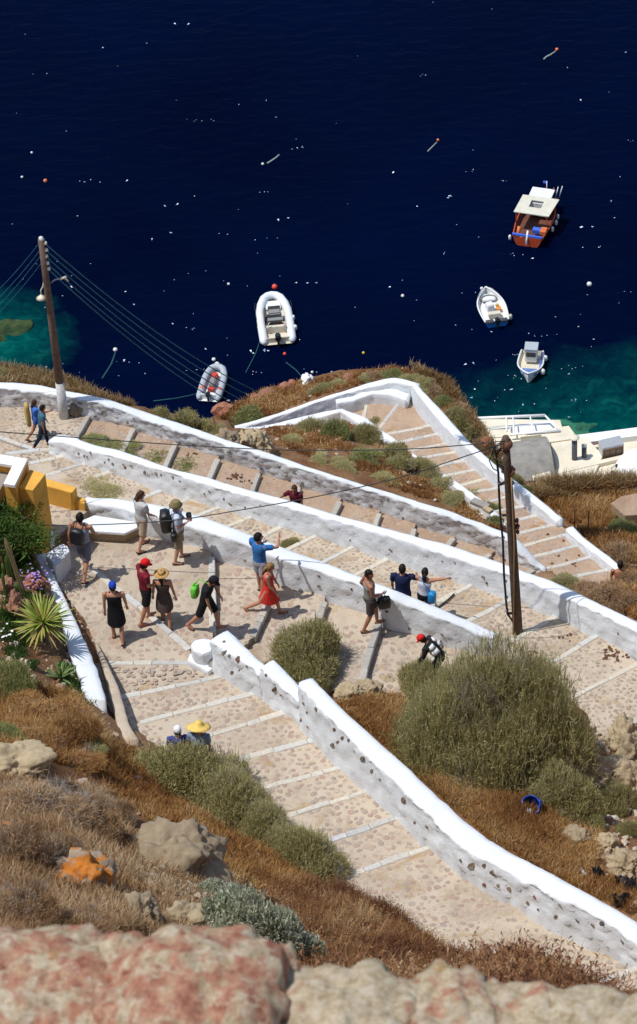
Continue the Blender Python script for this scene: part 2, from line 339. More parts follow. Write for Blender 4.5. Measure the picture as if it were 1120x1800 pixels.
def wall_lines(d):
    """stations along a wall: foot, near top edge, far top edge as world points"""
    x0, x1 = d['base'][0][0], d['base'][-1][0]
    # dense foot line, then resample by length
    xs = [x0 + (x1 - x0) * i / 400 for i in range(401)]
    B = [P(x, itp(d['base'], x), itpc(d['D'], x)) for x in xs]
    L = [0]
    for a, b in zip(B, B[1:]): L.append(L[-1] + (b - a).length)
    n = max(8, int(L[-1] / .085)); out = []
    j = 0
    for i in range(n + 1):
        t = L[-1] * i / n
        while j < len(L) - 2 and L[j + 1] < t: j += 1
        f = (t - L[j]) / (L[j + 1] - L[j] + 1e-9); out.append(B[j].lerp(B[j + 1], f))
    B = out; hs = []; ws = []; Ps = []
    for i, b in enumerate(B):
        lo, hi = .02, 2.2
        for _ in range(24):
            m_ = (lo + hi) / 2; q = proj(b + Vector((0, 0, m_)))
            if q[1] > itp(d['near'], q[0]): lo = m_
            else: hi = m_
        hs.append(lo)
        t = B[min(i + 3, n)] - B[max(i - 3, 0)]; t.z = 0; t.normalize()
        p = Vector((-t.y, t.x, 0))
        if p.y < 0 and abs(p.y) > .2 or (abs(p.y) <= .2 and p.x < 0): p = -p
        Ps.append(p)
    def smooth(a, k=5):
        return [sum(a[max(0, i - k):i + k + 1]) / len(a[max(0, i - k):i + k + 1]) for i in range(len(a))]
    hs = smooth(hs, 3)
    for b, h, p in zip(B, hs, Ps):
        lo, hi = .05, 1.6
        for _ in range(24):
            m_ = (lo + hi) / 2; q = proj(b + Vector((0, 0, h)) + p * m_)
            if q[1] > itp(d['far'], q[0]): lo = m_
            else: hi = m_
        ws.append(min(max(lo, .16), .75))
    ws = smooth(ws, 5)
    T = [b + Vector((0, 0, h)) for b, h in zip(B, hs)]; F = [t + p * w_ for t, p, w_ in zip(T, Ps, ws)]
    return B, T, F, Ps
WL3 = {k: wall_lines(d) for k, d in WALLS.items()}
for k, (B, T, F, _) in WL3.items():
    print(k, 'len', len(B), 'h %.2f-%.2f' % (min((t - b).z for t, b in zip(T, B)), max((t - b).z for t, b in zip(T, B))), 'w %.2f-%.2f' % (min((t - b).length for t, b in zip(T, F)), max((t - b).length for t, b in zip(T, F))))

# ================================================================== TERRAIN
ctl = []
def C(*a):
    for x, y, D in a: ctl.append(P(x, y, D))
def CW(v, dz=0): ctl.append(Vector(v) + Vector((0, 0, dz)))
for S3 in (SA, SC, SD, SE):
    for a, b, _, _ in S3: CW(a, -.03); CW(b, -.05)
for p in LN: 
    for v in p: CW(v, -.05)
for p in JN:
    for v in p: CW(v, -.3)
# behind the walls
for k, dz in (('W1c', -.65), ('W1b', -.75), ('W1a', -.65), ('W4', -.15), ('W5', -.55), ('W5l', -.45), ('W6', -.6)):
    B, T, F, Ps = WL3[k]
    for i in range(0, len(B), 6):
        q = F[i] + Ps[i] * .12; ctl.append(Vector((q.x, q.y, B[i].z + dz)))
B, T, F, Ps = WL3['W3']
for i in range(0, len(B), 6):
    px = proj(B[i])[0]
    if px < 870:
        q = F[i] + Ps[i] * .25; Dd = itpc([(130, 48.1), (500, 49.2), (870, 50.4)], px); ctl.append(Vector((q.x, q.y, CAM_H - Dd - .3)))
    else:
        q = F[i] + Ps[i] * .2; ctl.append(Vector((q.x, q.y, B[i].z - itpc([(870, 3.5), (960, 1.2), (1120, .3)], px))))
B, T, F, Ps = WL3['W2']
for i in range(0, len(B), 6):
    q = F[i] + Ps[i] * .2; px = proj(B[i])[0]; ctl.append(Vector((q.x, q.y, CAM_H - itpc([(150, 47.0), (300, 46.8), (495, 46.2), (676, 45.6), (825, 45.2), (880, 45.0)], px) - .35)))
C((1060, 1045, 48.3), (1120, 1080, 46.6), (1000, 1035, 49.3), (1100, 1045, 49.3), (1200, 1110, 46.0), (1200, 1020, 49.5))
# between the top flight and the next (big bush, gully)
C((600, 1240, 42.95), (700, 1215, 43.5), (640, 1262, 42.7), (760, 1330, 42.4), (850, 1400, 42.0), (930, 1420, 42.0), (1000, 1500, 41.7), (1060, 1560, 41.2), (1120, 1590, 40.9),
  (1090, 1400, 46.6), (1060, 1330, 46.4), (1150, 1330, 44.9), (1050, 1243, 45.2), (1120, 1285, 45.4), (950, 1350, 43.4), (850, 1260, 43.8), (960, 1290, 44.3), (1200, 1500, 42.5), (1120, 1460, 43.4), (1220, 1650, 40.2), (1210, 1290, 44.7), (1040, 1450, 42.6))
# foreground hillside
C((214, 1290, 41.6), (250, 1340, 41.6), (330, 1400, 41.5), (430, 1470, 41.2), (540, 1540, 40.9), (620, 1570, 40.8), (690, 1610, 40.6), (760, 1645, 40.45), (838, 1690, 40.2), (905, 1728, 40.0), (985, 1770, 39.8),
  (1060, 1815, 39.6))
C((0, 1250, 39.0), (0, 1100, 40.9), (60, 1100, 41.3), (0, 1000, 41.9), (50, 1000, 41.9), (0, 930, 42.2), (60, 950, 42.2), (100, 1150, 41.5), (140, 1215, 41.2), (90, 1215, 40.3),
  (165, 1270, 40.6), (100, 1300, 38.8), (0, 1350, 36.5), (200, 1350, 39.9), (250, 1420, 39.4), (100, 1450, 35.4), (0, 1500, 32.8), (300, 1480, 38.2), (350, 1550, 36.2), (200, 1600, 32.6), (0, 1650, 29.4), (250, 1680, 30.8), (400, 1650, 34.0),
  (450, 1510, 39.9), (540, 1575, 40.0), (500, 1620, 37.6), (600, 1690, 36.6), (640, 1610, 39.9), (720, 1650, 39.5), (800, 1700, 39.3), (720, 1720, 37.6), (870, 1770, 38.6), (1000, 1830, 38.4), (1120, 1880, 38.2),
  (500, 1760, 32.5), (700, 1800, 34.5), (300, 1820, 27), (0, 1820, 26), (-400, 1250, 38), (-400, 1000, 42), (-400, 800, 47), (-400, 1500, 32), (-400, 1800, 25), (900, 1900, 35.5), (1300, 1900, 37))
# beyond the second path, up to the cliff edge
C((450, 765, 52.5), (560, 785, 52.0), (600, 745, 54.0), (520, 750, 54.2), (650, 805, 51.7), (700, 835, 51.4), (760, 852, 51.5), (800, 880, 51.3), (870, 920, 51.3), (700, 795, 53.0), (480, 782, 51.2), (420, 764, 53.5),
  (603, 727, 54.3), (645, 752, 54.0), (689, 785, 53.5), (745, 818, 52.9), (792, 846, 52.4), (848, 886, 51.8), (890, 930, 51.3), (430, 772, 52.0))
C((412, 740, 55.6), (500, 703, 55.9), (580, 683, 55.9), (650, 662, 55.7), (700, 655, 55.6), (750, 668, 55.4), (800, 722, 54.9), (850, 780, 54.2), (900, 830, 53.5), (950, 868, 52.9))
EDGE = [(-400, 655, 49.6), (-100, 658, 49.4), (0, 660, 49.3), (60, 668, 49.3), (150, 690, 49.4), (200, 702, 49.7), (255, 716, 50.5), (330, 732, 51.6), (390, 722, 54.6), (430, 703, 56.3), (470, 683, 57.2), (540, 663, 57.4), (640, 651, 57.1),
        (690, 645, 57.0), (770, 665, 56.6), (815, 705, 56.0), (845, 752, 55.2), (880, 808, 54.6), (930, 855, 53.9), (1000, 862, 53.7), (1120, 852, 53.3), (1400, 845, 53.2)]
C(*EDGE)
C((1000, 905, 52.9), (1060, 940, 52.0), (1120, 980, 51.0), (1120, 900, 52.5), (1050, 885, 53.1), (1200, 960, 51.2), (1110, 1010, 50.4), (1400, 1000, 51))
for x, y, D in EDGE:
    e = P(x, y, D)
    for dy, dz in ((1.2, -1.5), (4, -9), (9, -24), (18, -44), (30, None)):
        ctl.append(Vector((e.x * (1 + dy * .01), e.y + dy, -3 if dz is None else max(e.z + dz, -3))))
for x in (-14, -6, 0, 6, 14): ctl += [Vector((x, 3.2, 104.0)), Vector((x, 12, 95.5)), Vector((x, -8, 108))]
v2 = [Vector((c.x, c.y)) for c in ctl]
r = delaunay_2d_cdt(v2, [], [], 0, 1e-4)
vs2, tris, orig = r[0], r[2], r[3]
zv = []
for p, o in zip(vs2, orig): zv.append(Vector((p.x, p.y, ctl[o[0]].z)))
TIN = BVHTree.FromPolygons(zv, tris)
pv, pf = [], []
for T_ in TREADS.values():
    for poly in T_:
        pf.append(list(range(len(pv), len(pv) + len(poly)))); pv += poly
PB = BVHTree.FromPolygons(pv, pf)
DOWN = Vector((0, 0, -1))
ys = list(np.arange(-6, 19, 1.0)) + list(np.arange(19, 80, .2)) + list(np.arange(80, 112, 1.0))
xs_ = list(np.arange(-26, -13, 1.0)) + list(np.arange(-13, 13.01, .2)) + list(np.arange(14, 27, 1.0))
gv = []; nx, ny = len(xs_), len(ys)
for y in ys:
    for x in xs_:
        h = TIN.ray_cast(Vector((x, y, 300)), DOWN)
        xx = x
        while h[0] is None and abs(xx) > 1 and y < 96:
            xx *= .93; h = TIN.ray_cast(Vector((xx, y, 300)), DOWN)
        z = h[0].z if h[0] is not None else (-5 if y > 60 else 105)
        q = Vector((x, y, z))
        z += noise.fractal(q * .55, 1, 2, 4) * .22 + noise.fractal(q * 2.3, .9, 2, 3) * .07
        if y > 74: z += noise.fractal(q * .12, 1, 2, 4) * 2.2 * min(1, (y - 74) / 10)
        k = PB.ray_cast(Vector((x, y, 300)), DOWN)
        if k[0] is not None: z = min(z, k[0].z - .13)
        gv.append(Vector((x, y, z)))
gf = [(j * nx + i, j * nx + i + 1, (j + 1) * nx + i + 1, (j + 1) * nx + i) for j in range(ny - 1) for i in range(nx - 1)]
hill = mesh_obj('hillside', gv, gf, M['earth'], smooth=True); tag(hill, kind='structure')
TB = BVHTree.FromPolygons(gv, gf)
def on_ground(px, py):
    d = (FW + RT * ((px - 560) / FPX) - UP * ((py - 900) / FPX)).normalized()
    h = TB.ray_cast(Vector((0, 0, CAM_H)), d)
    return h[0] if h[0] is not None else P(px, py, 50)
def gz(x, y):
    h = TB.ray_cast(Vector((x, y, 300)), DOWN); return h[0].z if h[0] is not None else 0
def pz(x, y):
    h = PB.ray_cast(Vector((x, y, 300)), DOWN); return h[0].z if h[0] is not None else gz(x, y)
def on_path(px, py):
    d = (FW + RT * ((px - 560) / FPX) - UP * ((py - 900) / FPX)).normalized()
    h = PB.ray_cast(Vector((0, 0, CAM_H)), d); return h[0] if h[0] is not None else on_ground(px, py)

# ------------------------------------------------------------------ SEA
def sea():
    m, n, b = new_mat('sea_water')
    g = N(n, 'ShaderNodeNewGeometry'); pos = g.outputs['Position']
    def blob(c, rx, ry, amp=.35, off=0):
        mp = N(n, 'ShaderNodeMapping', vector_type='POINT'); mp.inputs['Location'].default_value = (-c.x / rx, -c.y / ry, 0); mp.inputs['Scale'].default_value = (1 / rx, 1 / ry, 0)
        n.links.new(pos, mp.inputs[0])
        ln = N(n, 'ShaderNodeVectorMath', operation='LENGTH'); n.links.new(mp.outputs[0], ln.inputs[0])
        ad = N(n, 'ShaderNodeMath', operation='MULTIPLY_ADD'); n.links.new(nz(n, .35, 5, .6, .6), ad.inputs[0]); ad.inputs[1].default_value = amp; n.links.new(ln.outputs['Value'], ad.inputs[2])
        mr = N(n, 'ShaderNodeMapRange'); mr.inputs[1].default_value = .45 + amp / 2 + off; mr.inputs[2].default_value = 1.0 + amp / 2; mr.inputs[3].default_value = 1; mr.inputs[4].default_value = 0
        n.links.new(ad.outputs[0], mr.inputs[0]); return mr.outputs[0]
    deep = ramp(n, nz(n, .05, 4, .55), [(.3, (.0001, .0017, .0125)), (.7, (.0002, .0027, .019))])
    shoal = ramp(n, nz(n, .9, 6, .7, 1.0), [(.3, (.000, .026, .034)), (.52, (.0, .062, .056)), (.75, (.006, .13, .095))])
    c1 = P(1230, 800, 110); c2 = P(-60, 600, 110)
    f1 = blob(c1, 22, 12.5, .5, -.3); f2 = blob(c2, 7.4, 6.6, .5)
    mx = N(n, 'ShaderNodeMath', operation='MAXIMUM'); n.links.new(f1, mx.inputs[0]); n.links.new(f2, mx.inputs[1])
    n.links.new(mix(n, deep, shoal, mx.outputs[0]), b.inputs['Base Color'])
    b.inputs['Roughness'].default_value = .22; b.inputs['IOR'].default_value = 1.33; b.inputs['Specular IOR Level'].default_value = .012
    wv = nz(n, .8, 5, .65, .6, stretch=(.7, 1.5, 1)); bump(n, b, wv, .33, .3)
    return m
M['sea'] = sea()
sv = [(-2500, -300, 0), (2500, -300, 0), (2500, 4000, 0), (-2500, 4000, 0)]
tag(mesh_obj('sea', sv, [(0, 1, 2, 3)], M['sea']), kind='structure')

# ------------------------------------------------------------------ PATHS
def cob_mesh(k):
    bm = bmesh.new(); n = random.choice([5, 6, 6, 7]); t = []; bt = []
    for i in range(n):
        a = 2 * math.pi * (i + random.uniform(-.25, .25)) / n; r_ = random.uniform(.72, 1.08) * .5
        t.append(bm.verts.new((math.cos(a) * r_ * .84, math.sin(a) * r_ * .84, random.uniform(.95, 1.05)))); bt.append(bm.verts.new((math.cos(a) * r_, math.sin(a) * r_, 0)))
    bm.faces.new(t)
    for i in range(n): bm.faces.new((t[i], bt[i], bt[(i + 1) % n], t[(i + 1) % n]))
    me = bpy.data.meshes.new('cobble'); bmesh.ops.recalc_face_normals(bm, faces=bm.faces[:]); bm.to_mesh(me); bm.free(); return me
COB = [cob_mesh(k) for k in range(10)]
def inside(p, poly):
    c = False; n = len(poly); j = n - 1
    for i in range(n):
        a, b = poly[i], poly[j]
        if (a.y > p[1]) != (b.y > p[1]) and p[0] < (b.x - a.x) * (p[1] - a.y) / (b.y - a.y) + a.x: c = not c
        j = i
    return c
def visible(px, py): return -15 < px < 1135 and -15 < py < 1815
def cobbles(root, polys, size, m, density=.85, parts=300, wear=.15):
    cand = []
    for poly in polys:
        x0 = min(v.x for v in poly); x1 = max(v.x for v in poly); y0 = min(v.y for v in poly); y1 = max(v.y for v in poly)
        y = y0; row = 0
        while y < y1:
            x = x0 + (row % 2) * size * .5
            while x < x1:
                qx = x + random.uniform(-.28, .28) * size; qy = y + random.uniform(-.28, .28) * size
                if inside((qx, qy), poly):
                    wn = noise.noise(Vector((qx * .8, qy * .8, 3)))
                    if random.random() < density and wn < .5 - wear * 1.2:
                        k = PB.ray_cast(Vector((qx, qy, 300)), DOWN)
                        if k[0] is not None:
                            p = k[0]; q = proj(p)
                            if visible(*q): cand.append((p, k[1], size * random.uniform(.68, 1.2)))
                x += size
            y += size * .87; row += 1
    cand.sort(key=lambda c: (c[0] - Vector((0, 0, CAM_H))).length - c[2] * 40)
    bmv, bmf = [], []
    me_loc = root.matrix_basis.inverted()
    for i, (p, nn, s) in enumerate(cand):
        me = COB[i % len(COB)]
        if nn.z < 0: nn = -nn
        mt = Matrix.Translation(p - nn * .004) @ nn.to_track_quat('Z', 'Y').to_matrix().to_4x4() @ Matrix.Rotation(random.uniform(0, 6.28), 4, 'Z') @ Matrix.Diagonal((s, s * random.uniform(.62, .95), random.uniform(.006, .014), 1))
        if i < parts:
            o = bpy.data.objects.new('cobble', me); S.collection.objects.link(o); o.parent = root; o.matrix_basis = me_loc @ mt
            if not me.materials: me.materials.append(m)
            if me.materials[0] != m:
                o.material_slots[0].link = 'OBJECT'; o.material_slots[0].material = m
        else:
            b0 = len(bmv); bmv += [mt @ v.co for v in me.vertices]; bmf += [tuple(b0 + v for v in f.vertices) for f in me.polygons]
    if bmv: tag(mesh_obj('cobbles', bmv, bmf, m, root), kind='stuff')
    return len(cand)
def path(name, polys, m, S3=None, riser=.1):
    v, f = [], []
    for p in polys:
        # outer skirt so that a tread has a body
        n_ = len(p); b0 = len(v); v += p + [q - Vector((0, 0, .3)) for q in p]
        f.append(tuple(range(b0, b0 + n_)))
        for i in range(n_): f.append((b0 + i, b0 + n_ + i, b0 + n_ + (i + 1) % n_, b0 + (i + 1) % n_))
    o = mesh_obj(name, v, f, m); tag(o, kind='structure'); return o
def nosing(root, a, b, m, wid=.13, th=.05, stones=3, name='step_edge'):
    """a run of edge stones from a to b, a little uneven, body on the uphill side"""
    d = b - a; L = d.length; d.normalize(); s = Vector((-d.y, d.x, 0)).normalized()
    cuts = [0] + sorted((i + random.uniform(-.3, .3)) / stones for i in range(1, stones)) + [1]
    for c0, c1 in zip(cuts, cuts[1:]):
        p0 = a + d * (L * c0 + .006); p1 = a + d * (L * c1 - .006); w_ = wid * random.uniform(.85, 1.15); z = random.uniform(-.004, .008); of = random.uniform(-.012, .012)
        vs, n_ = [], max(2, int((p1 - p0).length / .25))
        prof = [(-w_ / 2, -th * 2.5), (-w_ / 2, .008), (-w_ / 2 + .015, .024), (w_ / 2 - .015, .024), (w_ / 2, .008), (w_ / 2, -th * 2.5)]
        for i in range(n_ + 1):
            c = p0.lerp(p1, i / n_) + s * (of + random.uniform(-.008, .008))
            for u, h in prof: vs.append(c + s * u + Vector((0, 0, h + z + random.uniform(-.003, .003))))
        fs = []
        for i in range(n_):
            for k in range(5): fs.append((i * 6 + k, i * 6 + k + 1, (i + 1) * 6 + k + 1, (i + 1) * 6 + k))
        fs += [tuple(range(6)), tuple(n_ * 6 + k for k in reversed(range(6)))]
        mesh_obj(name, vs, fs, m, root)
pA = path('stone_steps', TREADS['A'], M['mortar']); pL = path('stone_landing', TREADS['L'], M['mortar']); pC = path('stone_steps', TREADS['C'], M['mortar'])
pD = path('stone_steps', TREADS['D'], M['mortar_red']); pE = path('stone_steps', TREADS['E'], M['mortar_red'])
for i, (a, b, na, nb) in enumerate(SA):
    if 6 <= i or i == 1: nosing(pA, a if i < 9 else na, b, M['nosing'], .14, stones=4)
for a, b, D in LEDGES:
    lowered = P(*a, D) ; nosing(pL, lowered, P(*b, D), M['nosing_bare'] if a[0] > 440 else M['nosing'], .15, stones=3)
for i, (a, b, na, nb) in enumerate(SC): nosing(pC, na if i > 14 else a, b, M['nosing'], .13, stones=3)
nosing(pC, P(-20, 762, 47.95), P(60, 790, 47.9), M['nosing'], .13, stones=3)
for i, (a, b, na, nb) in enumerate(SD): nosing(pD, a, nb, M['nosing_bare'], .145, th=.06, stones=2)
for i, (a, b, na, nb) in enumerate(SE[1:-1]): nosing(pE, a, b, M['nosing'], .12, stones=3)
print('cobbles', cobbles(pA, TREADS['A'], .17, M['cobble'], .93), cobbles(pL, TREADS['L'], .19, M['cobble'], .9), cobbles(pC, TREADS['C'], .135, M['cobble_pale'], .9),
      cobbles(pD, TREADS['D'], .13, M['cobble'], .55, 60), cobbles(pE, TREADS['E'], .14, M['cobble'], .6, 60))

# ------------------------------------------------------------------ WALLS
WB = {}
M['grey_stone'] = rnd_ramp('grey_wall_stone', [(0, (.20, .19, .17)), (.5, (.32, .30, .27)), (1, (.26, .23, .19))], bmp=.8)
def build_wall(key, name, label, m, back, rough=.022, stone=.02, group=None, lump=1.0):
    B, T, F, Ps = WL3[key]; n = len(B); rows = 9; V = []
    ring = None
    for i in range(n):
        b, t, f, p = B[i], T[i], F[i], Ps[i]; h = (t - b).z; col = []
        for k in range(rows + 1):                      # front face, foot below the ground
            q = b.lerp(t, k / rows) if k else b - Vector((0, 0, .35))
            if k == rows: q = t - Vector((0, 0, .03))
            q = q - p * (.02 * (1 - k / rows))         # batter
            col.append((q, -p, 1.0))
        w_ = (f - t).length
        for k in range(5):                             # rounded cap
            u = k / 4; rr = .012 + .022 * (1 - (2 * u - 1) ** 6)
            col.append((t.lerp(f, .04 + .92 * u) + Vector((0, 0, rr - .02)), Vector((0, 0, 1)), .45))
        col.append((f - Vector((0, 0, .04)), p, .6)); col.append((f - Vector((0, 0, .6)) + p * .04, p, 1)); col.append((Vector((f.x, f.y, b.z - back)) + p * .1, p, 0))
        ring = len(col)
        for q, nn, a in col:
            s = noise.fractal(q * 2.2, 1, 2, 3) * rough * 1.2 * a * lump
            v = noise.voronoi(Vector((q.x * 4.2, q.y * 4.2, q.z * 6.0)))[0]
            s += (min(v[1] - v[0], .5) - .2) * stone * 2.4 * (1 if a == 1 else 0) + noise.noise(q * 9) * .012 * a
            V.append(q + nn * s)
    fs = []
    for i in range(n - 1):
        for k in range(ring - 1): fs.append((i * ring + k, (i + 1) * ring + k, (i + 1) * ring + k + 1, i * ring + k + 1))
    fs += [tuple(range(ring)), tuple((n - 1) * ring + k for k in reversed(range(ring)))]
    o = mesh_obj(name, V, fs, m, smooth=True); tag(o, label, 'wall', group)
    bm = bmesh.new(); bm.from_mesh(o.data); bmesh.ops.recalc_face_normals(bm, faces=bm.faces[:]); bm.to_mesh(o.data); bm.free()
    WB[key] = (BVHTree.FromPolygons(V, fs), o); return o
G = 'whitewashed parapet walls along the zigzag steps'
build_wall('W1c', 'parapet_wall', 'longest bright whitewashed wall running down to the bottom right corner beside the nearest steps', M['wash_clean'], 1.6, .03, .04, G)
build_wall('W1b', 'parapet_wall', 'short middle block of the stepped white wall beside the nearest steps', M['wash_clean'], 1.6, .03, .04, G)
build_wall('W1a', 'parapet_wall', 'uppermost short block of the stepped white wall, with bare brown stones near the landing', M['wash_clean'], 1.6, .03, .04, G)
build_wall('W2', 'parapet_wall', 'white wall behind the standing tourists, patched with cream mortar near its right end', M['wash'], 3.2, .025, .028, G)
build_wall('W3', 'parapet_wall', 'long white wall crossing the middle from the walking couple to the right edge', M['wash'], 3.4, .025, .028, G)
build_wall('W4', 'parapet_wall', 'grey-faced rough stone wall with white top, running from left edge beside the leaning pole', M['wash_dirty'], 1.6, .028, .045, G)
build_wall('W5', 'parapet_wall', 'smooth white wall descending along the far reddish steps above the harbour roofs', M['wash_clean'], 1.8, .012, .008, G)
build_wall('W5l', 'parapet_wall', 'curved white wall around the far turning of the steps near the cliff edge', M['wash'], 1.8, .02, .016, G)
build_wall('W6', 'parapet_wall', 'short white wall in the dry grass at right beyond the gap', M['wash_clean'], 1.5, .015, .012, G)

def ribbon(name, L, Rr, Ds, h, m, label=None, cat=None, group=None, kind=None, parent=None, rough=.02, n=None, crown=.02):
    """a low wall given by both edges of its top"""
    cl = [P(x, y, d) for (x, y), d in zip(L, Ds)]; cr = [P(x, y, d) for (x, y), d in zip(Rr, Ds)]
    if isinstance(h, (int, float)): h = [h] * len(L)
    A, B_, H = [], [], []
    for i in range(len(cl) - 1):
        k = max(1, int((cl[i + 1] - cl[i]).length / .1))
        for j in range(k):
            A.append(cl[i].lerp(cl[i + 1], j / k)); B_.append(cr[i].lerp(cr[i + 1], j / k)); H.append(h[i] + (h[i + 1] - h[i]) * j / k)
    A.append(cl[-1]); B_.append(cr[-1]); H.append(h[-1])
    V = []; ring = 13
    for a, b, hh in zip(A, B_, H):
        out = (b - a); out.z = 0; out.normalize(); Z = Vector((0, 0, 1))
        prof = [(a - Z * hh, -out), (a - Z * hh * .66, -out), (a - Z * hh * .33, -out), (a - Z * .035, -out), (a.lerp(b, .06) + Z * (crown - .015), Z), (a.lerp(b, .3) + Z * crown, Z), (a.lerp(b, .5) + Z * crown, Z), (a.lerp(b, .7) + Z * crown, Z),
                (a.lerp(b, .94) + Z * (crown - .015), Z), (b - Z * .035, out), (b - Z * hh * .33, out), (b - Z * hh * .66, out), (b - Z * hh, out)]
        for q, nn in prof:
            V.append(q + nn * (noise.fractal(q * 3, 1, 2, 3) * rough + (noise.noise(q * 10)) * .01) * (.6 if nn.z > .5 else 1.3))
    k = len(A); fs = [(i * ring + j, (i + 1) * ring + j, (i + 1) * ring + j + 1, i * ring + j + 1) for i in range(k - 1) for j in range(ring - 1)]
    fs += [tuple(range(ring)), tuple((k - 1) * ring + j for j in reversed(range(ring)))]
    o = mesh_obj(name, V, fs, m, parent, smooth=True)
    bm = bmesh.new(); bm.from_mesh(o.data); bmesh.ops.recalc_face_normals(bm, faces=bm.faces[:]); bm.to_mesh(o.data); bm.free()
    return tag(o, label, cat, group, kind)
ribbon('garden_wall', [(56, 975), (71, 1015), (92, 1058), (108, 1098), (121, 1146), (137, 1181), (149, 1228)], [(80, 972), (98, 1015), (118, 1057), (137, 1098), (160, 1150), (173, 1181), (186, 1232)],
       [42.25, 42.2, 42.12, 41.9, 41.6, 41.4, 41.2], 1.5, M['wash_clean'], 'broad cream-white garden wall beside the spiky yucca, left of the landing', 'wall')
ribbon('kerb_wall', [(168, 1132), (173, 1150), (184, 1184), (193, 1217), (201, 1250), (208, 1280), (222, 1305)], [(172, 1130), (182, 1149), (196, 1179), (210, 1211), (219, 1244), (228, 1274), (244, 1299)],
       [42.4, 42.25, 42.0, 41.8, 41.6, 41.45, 41.4], .9, M['mortar'], 'narrow rubble kerb between garden wall and the nearest steps', 'kerb', rough=.010, crown=.004)
ribbon('inner_wall', [(602, 718), (618, 724), (645, 734), (667, 753), (689, 767), (708, 782)], [(598, 724), (612, 731), (638, 750), (666, 772), (690, 784), (703, 787)][::1], [54.15, 54.1, 53.95, 53.75, 53.5, 53.4], .7, M['wash_clean'],
       'low white inner wall curling round the far turn of the steps', 'wall', 'low inner walls of the far steps')
ribbon('inner_wall', [(723, 794), (735, 802), (747, 812)], [(722, 800), (733, 810), (743, 815)], [53.2, 53.05, 52.95], .6, M['wash_clean'], 'tiny piece of low white wall showing between bushes by the far steps', 'wall', 'low inner walls of the far steps')
ribbon('inner_wall', [(765, 825), (792, 838), (823, 861), (848, 879), (879, 906), (894, 928)], [(764, 832), (784, 845), (815, 868), (842, 888), (868, 910), (884, 930)], [52.75, 52.55, 52.3, 52.05, 51.75, 51.5], .7, M['wash_clean'],
       'long low white inner wall beside the lower far steps, behind the right pole', 'wall', 'low inner walls of the far steps')
ribbon('inner_wall', [(425, 752), (460, 749), (492, 742), (545, 729), (576, 722), (602, 718)], [(424, 759), (460, 758), (500, 751), (540, 739), (572, 731), (600, 724)], [54.9, 54.85, 54.75, 54.6, 54.4, 54.2], .9, M['wash_clean'],
       'low white wall meeting the curved wall in a sharp point near the cliff', 'wall', 'low inner walls of the far steps')
ribbon('stone_bench', [(590, 702), (620, 696), (656, 682), (690, 682), (722, 692)], [(592, 709), (622, 704), (655, 692), (688, 694), (714, 704)], [54.35, 54.25, 54.1, 54.0, 53.95], .5, M['wash'], 'curved whitewashed bench ledge inside the far turn', 'bench')
# bench with a rubble front under the wall by the yellow gate
def prism(name, pts, D, h, m, parent=None, bev=.0):
    top = [P(x, y, D) for x, y in pts] if not isinstance(D, (list, tuple)) else [P(x, y, d) for (x, y), d in zip(pts, D)]
    if isinstance(h, (int, float)): h = [h] * len(top)
    bm = bmesh.new(); t = [bm.verts.new(v) for v in top]; b = [bm.verts.new(v - Vector((0, 0, k))) for v, k in zip(top, h)]; n = len(t)
    bm.faces.new(t); bm.faces.new(list(reversed(b)))
    for i in range(n): bm.faces.new((t[i], b[i], b[(i + 1) % n], t[(i + 1) % n]))
    bmesh.ops.recalc_face_normals(bm, faces=bm.faces[:])
    if bev: bmesh.ops.bevel(bm, geom=[e for e in bm.edges if any(v in t for v in e.verts)], offset=bev, segments=2, affect='EDGES', profile=.6)
    if parent is not None: bmesh.ops.transform(bm, matrix=parent.matrix_basis.inverted(), verts=bm.verts[:])
    return bm_obj(name, bm, m, parent)
bench = empty('stone_bench', P(180, 935, 42.6)); tag(bench, 'whitewashed stone bench against the wall beside the yellow gate', 'bench')
prism('seat', [(124, 931), (145, 914), (166, 905), (246, 918), (244, 926), (220, 937)], 42.26, .07, M['wash_clean'], bench, .03)
prism('base', [(127, 932), (146, 916), (166, 908), (245, 920), (242, 927), (219, 936)], 42.33, .4, M['rock'], bench, .02)
bl = prism('mounting_block', [(79, 973), (109, 954), (119, 959), (123, 968), (104, 992), (97, 997)], 41.98, .62, M['wash_clean'], None, .05); tag(bl, 'whitewashed stone block at the top of the garden wall by the gate', 'block')
pier = empty('wall_pier', P(355, 1165, 42.45)); tag(pier, 'small rounded white pier at the head of the stepped wall', 'pier')
prism('body', [(334, 1132), (342, 1124), (356, 1121), (374, 1123), (375, 1130), (372, 1144), (356, 1150), (340, 1144)], 41.95, .62, M['wash_clean'], pier, .07)
prism('foot', [(328, 1160), (334, 1146), (356, 1152), (372, 1150), (380, 1170), (366, 1181), (348, 1170)], 42.3, .3, M['wash_clean'], pier, .07)
wdg = prism('end_face', [(372, 1138), (377, 1135), (388, 1176), (386, 1182), (369, 1181), (366, 1172)], [42.0, 42.0, 42.35, 42.36, 42.36, 42.3], .2, M['concrete'], pier, .01)
